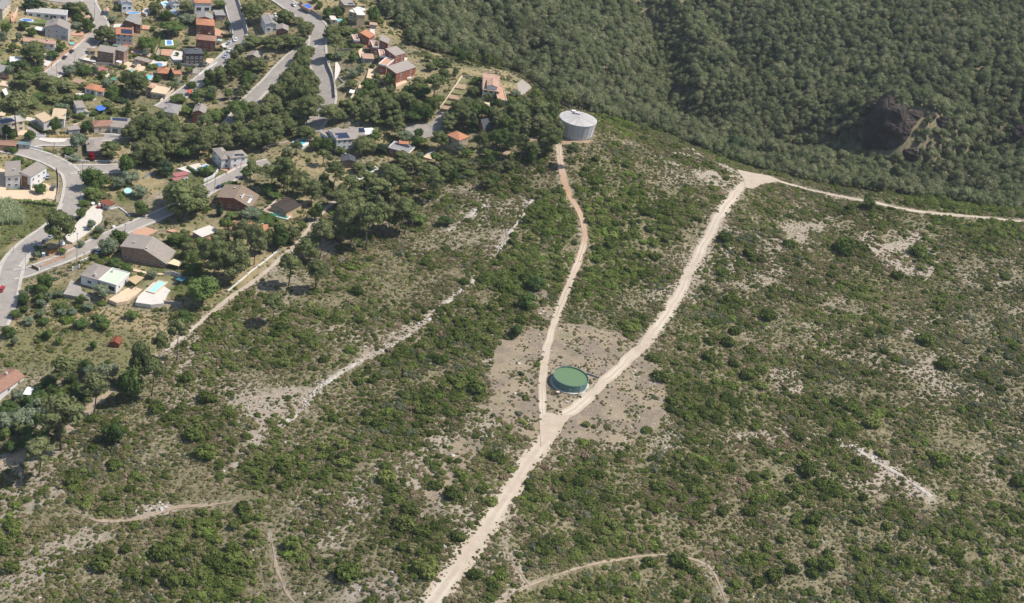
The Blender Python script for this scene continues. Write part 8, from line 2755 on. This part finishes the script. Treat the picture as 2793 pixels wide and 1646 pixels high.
for k, (c, x, y, w, kd, lab) in enumerate((
        ('m', 1780, 480, 160, 'mastic', 'dark bush right of the dirt road, above the reservoir'), ('m', 1870, 680, 200, 'mastic', 'large dark round bush right of the dirt road, level with the reservoir'), ('m', 1540, 170, 190, 'maquis', 'green bush where the clearing meets the dirt road'),
        ('m', 400, 200, 130, 'mastic', 'dark bush at the upper left rim of the clearing'), ('m', 500, 880, 90, 'maquis', 'small bush alone in the left half of the clearing'), ('m', 1105, 1155, 90, 'maquis', 'small bush alone below the dirt road in the clearing'), ('m', 1715, 1210, 120, 'maquis', 'bush at the lower right rim of the clearing'),
        ('m', 1185, 1175, 60, 'maquis', 'little round bush right of the small bush below the road'), ('m', 0, 800, 230, 'mastic', 'dark bushy clump at the left rim of the clearing'), ('s', 730, 325, 110, 'mastic', 'round bush in the grey litter patch, upper'), ('s', 825, 390, 130, 'mastic', 'dark round bush in the grey litter patch, lower'),
        ('s', 880, 150, 60, 'mastic', 'small clipped-looking bush in the grey litter patch'), ('s', 1110, 435, 110, 'maquis', 'bright green bush left of the dirt road'), ('s', 875, 680, 120, 'mastic', 'dark round bush left of the lower dirt road'), ('s', 990, 940, 110, 'mastic', 'dark bush right of the lower dirt road'),
        ('s', 555, 490, 150, 'mastic', 'dark bush left of the grey litter patch'), ('s', 520, 600, 170, 'maquis', 'wide bush below the grey litter patch'), ('s', 390, 275, 130, 'maquis', 'bush among low garrigue left of the litter patch'), ('s', 120, 920, 190, 'maquis', 'wide green bush above the pale scree at the bottom'),
        ('s', 660, 900, 180, 'maquis', 'tall green bush near the bottom left of the road'), ('s', 1140, 130, 130, 'mastic', 'dark bush below the left clearing'), ('s', 2400, 850, 170, 'mastic', 'dark clump above the bottom footpath'), ('r', 770, 970, 170, 'mastic', 'broad dark bush on the lower left slope'),
        ('r', 90, 990, 130, 'mastic', 'round bush near the lower left corner'), ('r', 1230, 870, 200, 'mastic', 'large dark bush in the lower left thicket'), ('r', 1310, 1080, 170, 'mastic', 'dark bush at the bottom of the left thicket'), ('r', 1880, 600, 130, 'mastic', 'round dark bush above the thin pale path'),
        ('r', 2140, 240, 130, 'mastic', 'dark round bush on the green bank below the ledge'), ('r', 880, 200, 130, 'maquis', 'olive-green bush left of the ledge end'), ('r', 1580, 120, 180, 'maquis', 'wide olive-green bush beside the ledge end'), ('r', 845, 450, 100, 'mastic', 'dark bush above the stony path'), ('r', 550, 320, 140, 'mastic', 'dark bush above the left stony path'),
        ('r', 2230, 810, 150, 'maquis', 'yellow-green bush right of the thin pale path'), ('q', 470, 310, 140, 'mastic', 'dark bush right of the dirt road bend'), ('q', 250, 180, 150, 'mastic', 'dark bush close to the upper dirt road'), ('q', 840, 230, 140, 'mastic', 'green bush on the upper right slope'), ('q', 1320, 280, 220, 'maquis', 'long green bush on the upper right slope'),
        ('q', 1800, 520, 130, 'mastic', 'vivid green bush on the right slope'), ('q', 340, 1010, 140, 'mastic', 'dark bush right of the clearing'), ('q', 280, 1120, 150, 'mastic', 'round dark bush right of the clearing, lower'), ('q', 110, 1250, 170, 'mastic', 'large dark bush near the right rim of the clearing'), ('q', 640, 880, 180, 'mastic', 'dark bush in the middle of the right slope'),
        ('q', 310, 720, 150, 'maquis', 'green bush beyond the dirt road on the right'), ('q', 1690, 1010, 130, 'maquis', 'green bush beside a pale bare patch'), ('q', 2060, 1100, 190, 'mastic', 'dark bush at the right of the slope'), ('q', 440, 1420, 150, 'mastic', 'dark bush above the pale footpath trace'), ('q', 2220, 1320, 170, 'mastic', 'dark green bush near the right edge'),
        ('q', 2000, 310, 190, 'maquis', 'green bush beside the large bare patch'), ('t', 1215, 1140, 130, 'mastic', 'very dark round bush on the lower right slope'), ('t', 880, 880, 150, 'mastic', 'dark bush in the lower right thicket'), ('t', 410, 820, 120, 'mastic', 'dark round bush above the bottom footpath, right'), ('t', 210, 810, 110, 'mastic', 'dark round bush left of another above the footpath'),
        ('t', 840, 520, 170, 'mastic', 'dark bush left of the pale scar'), ('t', 1310, 160, 150, 'maquis', 'olive bush above the pale scar'), ('t', 1830, 440, 150, 'maquis', 'green bush right of the pale scar'), ('t', 2410, 600, 150, 'mastic', 'dark bush at the right edge, lower'), ('t', 780, 260, 120, 'mastic', 'dark bush by the ochre trace'), ('t', 990, 1200, 170, 'maquis', 'wide bush near the bottom right'),
        ('t', 590, 1290, 150, 'mastic', 'dark bush beside a stony patch at the bottom right'), ('t', 1560, 1190, 120, 'mastic', 'dark round bush near the bottom right stones'), ('p', 780, 630, 100, 'mastic', 'dark round bush on the stony slope left of the ledge'), ('p', 590, 920, 160, 'maquis', 'olive bush on the stony slope'), ('p', 680, 1050, 120, 'mastic', 'green bush near the ledge boulders'),
        ('p', 1020, 370, 150, 'mastic', 'dark bush on the slope below the pines'), ('p', 470, 810, 150, 'maquis', 'olive-green bush left of the stony patch'), ('p', 190, 800, 130, 'mastic', 'dark bush below the slope pines'), ('p', 2100, 270, 120, 'mastic', 'dark bush just below the upper ledge'), ('l', 1890, 510, 140, 'mastic', 'round dark bush on the slope right of the pines'),
        ('l', 1590, 810, 190, 'maquis', 'broad bush on the slope below the tall pines'), ('l', 1790, 850, 120, 'mastic', 'round bush beside the broad bush below the pines'), ('l', 2090, 710, 220, 'mastic', 'large dark bush at the middle left slope'), ('l', 1970, 1080, 230, 'maquis', 'very wide olive bush on the lower left slope'))):
    p = gp(c, x, y)
    kk, cs = ppm(p)
    bush(p[0], p[1], max(1.2, w / CROPS[c][2] / kk / 2 / 1.0), kd, lab, None)
rngb = np.random.default_rng(909)
for pts, n, lab, grp in (
        (F((1390, 395), (1500, 385), (1640, 470), (1690, 560), (1600, 690), (1500, 760), (1400, 780), (1440, 640), (1450, 560)), 48, 'bushy green clump between the two-rut track and the dirt road', 'clumps between track and dirt road'),
        (F((1310, 500), (1420, 540), (1420, 620), (1330, 780), (1230, 830), (1010, 940), (800, 955), (1010, 840), (1200, 680), (1290, 540)), 60, 'bushy green clump in the belt right of the rock ledge', 'clumps in the belt right of the ledge'),
        (F((380, 1280), (640, 1235), (650, 1400), (610, 1484), (420, 1484)), 26, 'bushy clump in the lower left thicket', 'clumps in the lower left thicket'),
        (F((1655, 830), (1780, 780), (1960, 1000), (1860, 1060), (1640, 1020)), 26, 'bushy clump on the slope right of the clearing', 'clumps right of the clearing'),
        (F((1850, 1150), (2300, 1250), (2518, 1300), (2518, 1484), (1800, 1484)), 56, 'bushy clump in the lower right corner slope', 'clumps of the lower right slope'),
        (F((2120, 482), (2518, 522), (2518, 540), (2300, 515), (2100, 490)), 14, 'bush at the brink behind the ridge road', 'bushes at the brink of the ridge road')):
    M = np.zeros((RNX, RNY), bool)
    paint_poly(M, pts)
    ix, iy = np.nonzero(M & ~BLOCK)
    q, t = 0, 0
    while q < n and t < n * 40:
        t += 1
        k = rngb.integers(0, len(ix))
        x, y = RX0 + ix[k] + rngb.uniform(), RY0 + iy[k] + rngb.uniform()
        if any(math.hypot(x - a, y - b) < 0.8 * r + 1.6 for a, b, r in BUSH):
            continue
        lo, hi = pts[:, :2].min(0), pts[:, :2].max(0)
        fx, fy = (x - lo[0]) / (hi[0] - lo[0]), (y - lo[1]) / (hi[1] - lo[1])
        r, kd = rngb.uniform(1.7, 3.0), 'maquis' if rngb.uniform() < 0.7 else 'mastic'
        cell = ('near', 'middle', 'far')[min(2, int(fy * 3))] + ' ' + ('left', 'centre', 'right')[min(2, int(fx * 3))]
        bush(x, y, r, kd, '%s%s, %s part' % ('large ' if r > 2.5 else ('small ' if r < 2.1 else ''), ('dark ' + lab.replace('green ', '')) if kd == 'mastic' else lab, cell), grp)
        q += 1
print('BUSH', len(BUSH))


# ------------------------------------------------------------------ rocks
M_ROCK = mat('pale_limestone', (0.50, 0.46, 0.40), 0.95, 0.18, 0.9, 0.15, 2.0)
M_CLIFF = mat('shaded_red_brown_rock', (0.062, 0.047, 0.040), 0.95, 0.4, 0.15, 1.2, 0.5, stain=0.35)  # red-brown rock, darkened so the colour carries the shade on the cliff faces


def rock_mesh(rng):
    v, f = ICO2
    k = 1 + 0.28 * np.sin(2.6 * v[:, 0] + rng.uniform(0, 6)) * np.sin(2.9 * v[:, 1] + rng.uniform(0, 6)) + rng.normal(0, 0.10, len(v))
    vv = v * k[:, None] * np.array([1, rng.uniform(0.6, 1), rng.uniform(0.4, 0.65)])
    return mesh_obj('rock', vv, f, M_ROCK, link=False)


G_ROCK = proto_group('rock_shape', [rock_mesh(rg) for _ in range(5)])
NG_ROCK = scatter_nodes(G_ROCK)


def rocks():
    rng = np.random.default_rng(55)
    P, S = [], []
    for L in LEDGES:
        C = resample(L, 0.35)
        nr = normals(C)
        for q in range(2):
            off = rng.normal(0, 1.0, len(C))
            p = C + nr * off[:, None]
            keep = rng.uniform(0, 1, len(C)) < np.clip(0.22 + 1.0 * fbm(C[:, 0], C[:, 1], 14, 301, 3), 0.02, 0.8)
            p = p[keep]
            P.append(p)
            S.append(rng.gamma(2.0, 0.13, len(p)) + 0.14)
    x, y, z = jitter_grid(2.4, rng)
    b = rlook(BARE, x, y)
    st = fbm(x * 0.4 + y * 0.2, y - x * 0.5, 10, 311, 3)
    k = ~rlook(BLOCK, x, y) & (rlook(WOOD, x, y) < 0.5) & (rlook(TOWN, x, y) < 0.5) & (rng.uniform(0, 1, len(x)) < 0.015 + 0.16 * np.clip(b - 0.3, 0, 1) + 0.10 * np.clip(st - 0.25, 0, 1) + 0.2 * rlook(OPEN, x, y))
    P.append(np.c_[x[k], y[k]])
    S.append(rng.gamma(1.6, 0.12, k.sum()) + 0.12)
    P, S = np.vstack(P), np.concatenate(S)
    z = hgt(P[:, 0], P[:, 1]) + 0.05 * S
    n = len(P)
    scatter('limestone_rocks', 'pale limestone rocks strewn over the slope and along the ledges', np.c_[P, z], rng.integers(0, 5, n), np.c_[rng.normal(0, 0.2, n), rng.normal(0, 0.2, n), rng.uniform(0, 6.28, n)], np.c_[S, S, S], NG_ROCK)
    print('ROCKS', n)


WOOD_CLEAR = []


def outcrop(c, parts, label):
    """jointed cliff: several faceted blocks standing against each other"""
    base = gp(c, parts[0][0], parts[0][1])
    rng = np.random.default_rng(int(parts[0][0]))
    bm = bmesh.new()
    bmesh.ops.create_icosphere(bm, subdivisions=4, radius=1.0)
    v = np.array([p.co[:] for p in bm.verts])
    f = [tuple(q.index for q in p.verts) for p in bm.faces]
    bm.free()
    root = empty('rock_outcrop', tuple(base))
    tag(root, label, 'rock')
    for x, y, w, h, ry in parts:
        p = gp(c, x, y)
        kk, cs = ppm(p)
        R = w / CROPS[c][2] / kk / 2
        H = h / CROPS[c][2] / (kk * cs)
        # faceted block: the intersection of random planes gives cracked, ledged faces
        nn = rng.normal(0, 1, (26, 3))
        nn[:, 2] *= 0.55
        nn /= np.linalg.norm(nn, axis=1)[:, None]
        hh = rng.uniform(0.62, 1.0, 26)
        dd = v @ nn.T
        rad = np.min(np.where(dd > 0.12, hh[None] / np.maximum(dd, 0.12), 9.0), axis=1)
        rad = np.minimum(rad, 1.35)
        led = 0.05 * np.sign(np.sin(9.0 * v[:, 2] * rad + 2.0 * v[:, 0])) + rng.normal(0, 0.022, len(v))
        vv = v * (rad + led)[:, None] * np.array([R, R * ry, H * 0.66])
        vv[:, 2] += H * 0.34
        mesh_obj('rock_block', vv + (p - base), f, M_CLIFF, root)
        WOOD_CLEAR.append((p[0], p[1], R * 0.85))


outcrop('n', [(1170, 680, 360, 330, 0.8), (1010, 680, 270, 400, 0.9), (1090, 500, 300, 270, 0.8), (1260, 640, 280, 240, 0.8), (1120, 400, 260, 170, 0.8), (1310, 520, 240, 130, 0.8), (1440, 430, 170, 50, 0.8), (1390, 830, 200, 90, 0.8)], 'dark red-brown rock outcrop rising from the pine wood on the right')
outcrop('n', [(1690, 500, 130, 70, 0.8), (1600, 440, 120, 40, 0.8)], 'small ledge of red rock right of the big outcrop')
outcrop('n', [(2440, 680, 170, 150, 0.9), (2500, 640, 110, 110, 0.9)], 'dark rock face in the wood at the right edge')
outcrop('n', [(1400, 30, 150, 40, 0.8), (1700, 20, 110, 35, 0.8)], 'low reddish rocks high in the wood on the right')
# ------------------------------------------------------------------ the masses: pine wood and scrub
def plant_wood():
    rng = np.random.default_rng(101)
    x, y, z = jitter_grid(4.2, rng, 0.5)
    w = rlook(WOOD, x, y)
    gap = fbm(x, y, 30, 61, 3)
    k = (w > 0.5) & (gap > -0.95) & ~rlook(BLOCK, x, y)
    for cx, cy, cr in WOOD_CLEAR:
        k &= np.hypot(x - cx, y - cy) > cr
    x, y, z = x[k], y[k], z[k]
    n = len(x)
    s = np.clip(rng.normal(0.71, 0.18, n), 0.36, 1.35) * (1 + 0.12 * fbm(x, y, 60, 63, 2))
    rot = np.c_[rng.normal(0, 0.05, n), rng.normal(0, 0.05, n), rng.uniform(0, 6.28, n)]
    scl = np.c_[s * rng.uniform(0.9, 1.1, n), s * rng.uniform(0.9, 1.1, n), s * rng.uniform(0.85, 1.15, n)]
    return x, y, z, s, rot, scl


def plant_scrub():
    P, I, R, S = [], [], [], []

    def put(x, y, z, kind_p, s, flat, rng):
        n = len(x)
        ks = list(kind_p.keys())
        pr = np.stack([np.broadcast_to(kind_p[q], (n,)) for q in ks], 1)
        pr = pr / pr.sum(1, keepdims=True)
        c = (pr.cumsum(1) < rng.uniform(0, 1, (n, 1))).sum(1)
        c = np.clip(c, 0, len(ks) - 1)
        lo, hi = np.array([IDX[q][0] for q in ks])[c], np.array([IDX[q][1] for q in ks])[c]
        I.append((lo + rng.uniform(0, 1, n) * (hi - lo)).astype(int))
        P.append(np.c_[x, y, z - 0.08 * s])
        R.append(np.c_[rng.normal(0, 0.08, n), rng.normal(0, 0.08, n), rng.uniform(0, 6.28, n)])
        S.append(np.c_[s * rng.uniform(0.85, 1.2, n), s * rng.uniform(0.85, 1.2, n), s * flat * rng.uniform(0.8, 1.2, n)])
    for step, smin, smax, seed in ((3.6, 1.3, 2.7, 1), (2.0, 0.8, 1.6, 2), (1.25, 0.36, 0.85, 3)):
        rng = np.random.default_rng(200 + seed)
        x, y, z = jitter_grid(step, rng)
        k = ~rlook(BLOCK, x, y) & (rlook(WOOD, x, y) < 0.5)
        x, y, z = x[k], y[k], z[k]
        lush, bare, town = rlook(LUSH_S, x, y), rlook(BARE_S, x, y), rlook(TOWN, x, y)
        opn, grn, dry = rlook(OPEN, x, y), rlook(GREEN_S, x, y), rlook(DRY, x, y)
        f1, f2 = fbm(x, y, 22, 71, 4), fbm(x, y, 7, 81, 3)
        stripe = fbm(x * 0.35 + y * 0.12, y - x * 0.55, 9, 87, 3)      # terrace lines across the slope
        clus = fbm(x, y, 13, 85, 3)
        if seed == 1:
            d = 0.21 + 0.50 * lush + 0.34 * f1 + 0.55 * clus - 0.40 * bare
        elif seed == 2:
            d = 0.86 + 0.30 * lush + 0.40 * f2 + 0.30 * clus + 0.26 * stripe - 0.66 * bare
        else:
            d = 0.95 + 0.05 * lush + 0.45 * f2 + 0.30 * stripe - 0.42 * bare
        d = np.where(opn > 0.5, (0.010, 0.035, 0.26)[seed - 1] * (1 + 1.6 * f2), d)
        d = np.where(town > 0.5, (0.12, 0.20, 0.26)[seed - 1] + 0.26 * f1, d)
        d = np.where(grn > 0.5, (0.06, 0.14, 0.55)[seed - 1] + 0.15 * f2, d)
        d = np.where((dry > 0.5) & (town < 0.5), (0.05, 0.15, 0.6)[seed - 1] + 0.2 * f2, d)
        near = rlook(NEAR2 if seed == 1 else (NEAR1 if seed == 2 else BLOCK), x, y)
        d = np.where(near, 0.0, d)
        k = rng.uniform(0, 1, len(x)) < d
        x, y, z, lush, town, f1, clus, fr = x[k], y[k], z[k], lush[k], town[k], f1[k], clus[k], rlook(FRESH_S, x, y)[k]
        n = len(x)
        s = (smin + (smax - smin) * rng.beta(1.1, 2.2, n) * (0.8 + 0.45 * lush)) * np.clip(1 + 0.45 * clus, 0.6, 1.5)
        g, g2 = fbm(x, y, 35, 91, 3), fbm(x, y, 16, 95, 3)
        if seed == 1:
            kp = {'maquis': 0.55 + 0.5 * lush + town, 'mastic': np.clip(0.45 + 0.25 * lush + 0.4 * g2, 0.05, 2), 'garrigue': np.clip(0.35 - 0.25 * lush + 0.3 * g, 0.02, 1), 'greyscrub': np.clip(0.10 + 1.1 * (g - 0.15), 0.02, 1.5),
                  'dryscrub': 0.05 + 0 * g, 'fresh': np.clip(0.06 + 0.12 * g2 + 1.1 * fr, 0.01, 2)}
        elif seed == 2:
            kp = {'maquis': 0.32 + 0.7 * lush + town, 'mastic': np.clip(0.14 + 0.2 * lush + 0.2 * g2, 0.02, 1), 'garrigue': np.clip(1.0 - 0.65 * lush + 0.5 * g, 0.05, 2), 'greyscrub': np.clip(0.12 + 1.6 * (g - 0.15), 0.03, 2),
                  'dryscrub': np.clip(0.16 - 0.3 * g2, 0.02, 1), 'fresh': np.clip(0.05 + 0.12 * g2 + 0.9 * fr, 0.01, 2)}
        else:
            kp = {'maquis': 0.2 + 0.4 * lush + 0.6 * town, 'mastic': 0.06 + 0 * lush, 'garrigue': 1.0 - 0.3 * lush, 'greyscrub': np.clip(0.12 + 1.2 * (g - 0.15), 0.03, 2), 'dryscrub': np.clip(0.26 - 0.3 * g2, 0.03, 1), 'fresh': np.clip(0.05 + 0.3 * fr, 0.01, 1)}
        put(x, y, z, kp, s, 0.8, rng)
    return np.vstack(P), np.concatenate(I), np.vstack(R), np.vstack(S)


NEAR1, NEAR2 = blur(BLOCK, 1) > 0.02, blur(BLOCK, 2) > 0.02
FRESH = np.zeros((RNX, RNY), np.float32)
paint_poly(FRESH, F((1390, 395), (1480, 385), (1560, 440), (1620, 520), (1600, 640), (1500, 740), (1420, 760), (1450, 640), (1450, 540)), 0.8)
paint_poly(FRESH, F((1330, 520), (1420, 540), (1420, 620), (1340, 740), (1280, 700)), 0.6)
paint_poly(FRESH, F((1480, 330), (1530, 300), (1560, 330), (1500, 360)), 1.0)
FRESH_S = blur(FRESH, 6)
LUSH *= np.clip(0.75 + 0.7 * fbm(_rx, _ry, 20, 441, 3), 0, 1.15)
LUSH_S, BARE_S, GREEN_S = blur(LUSH, 3), blur(BARE, 1), blur(GREEN, 1)
rocks()
x, y, z, s, rot, scl = plant_wood()
P = np.c_[x, y, z]
scatter('pine_wood', 'dense grey-green pine wood covering the valley beyond the ridge', P, RNG.integers(0, 9, len(P)), rot, scl, NG_FOREST)
print('WOOD', len(P))
P, I, R, S = plant_scrub()
scatter('maquis_scrub', 'low olive and green scrub covering the hillside', P, I, R, S, NG_SCRUB)
print('SCRUB', len(P))
# ------------------------------------------------------------------ the air: thin summer haze over the whole valley
def build_haze():
    m = bpy.data.materials.new('haze_air')
    m.use_nodes = True
    N, L = m.node_tree.nodes, m.node_tree.links
    N.remove(N['Principled BSDF'])
    v = N.new('ShaderNodeVolumePrincipled')
    v.inputs['Color'].default_value = (0.86, 0.93, 1.0, 1)
    v.inputs['Density'].default_value = 0.00005
    v.inputs['Anisotropy'].default_value = 0.2
    L.new(v.outputs[0], N['Material Output'].inputs['Volume'])
    zmin = float(GZ.min()) - 1.0
    mb = MB().box(GX[0] - 20, GX[-1] + 20, GY[0] - 20, GY[-1] + 20, zmin, CAM_H + 4)
    o = mb.build('haze', m)
    tag(o, 'thin pale summer haze in the air', kind='stuff')


build_haze()
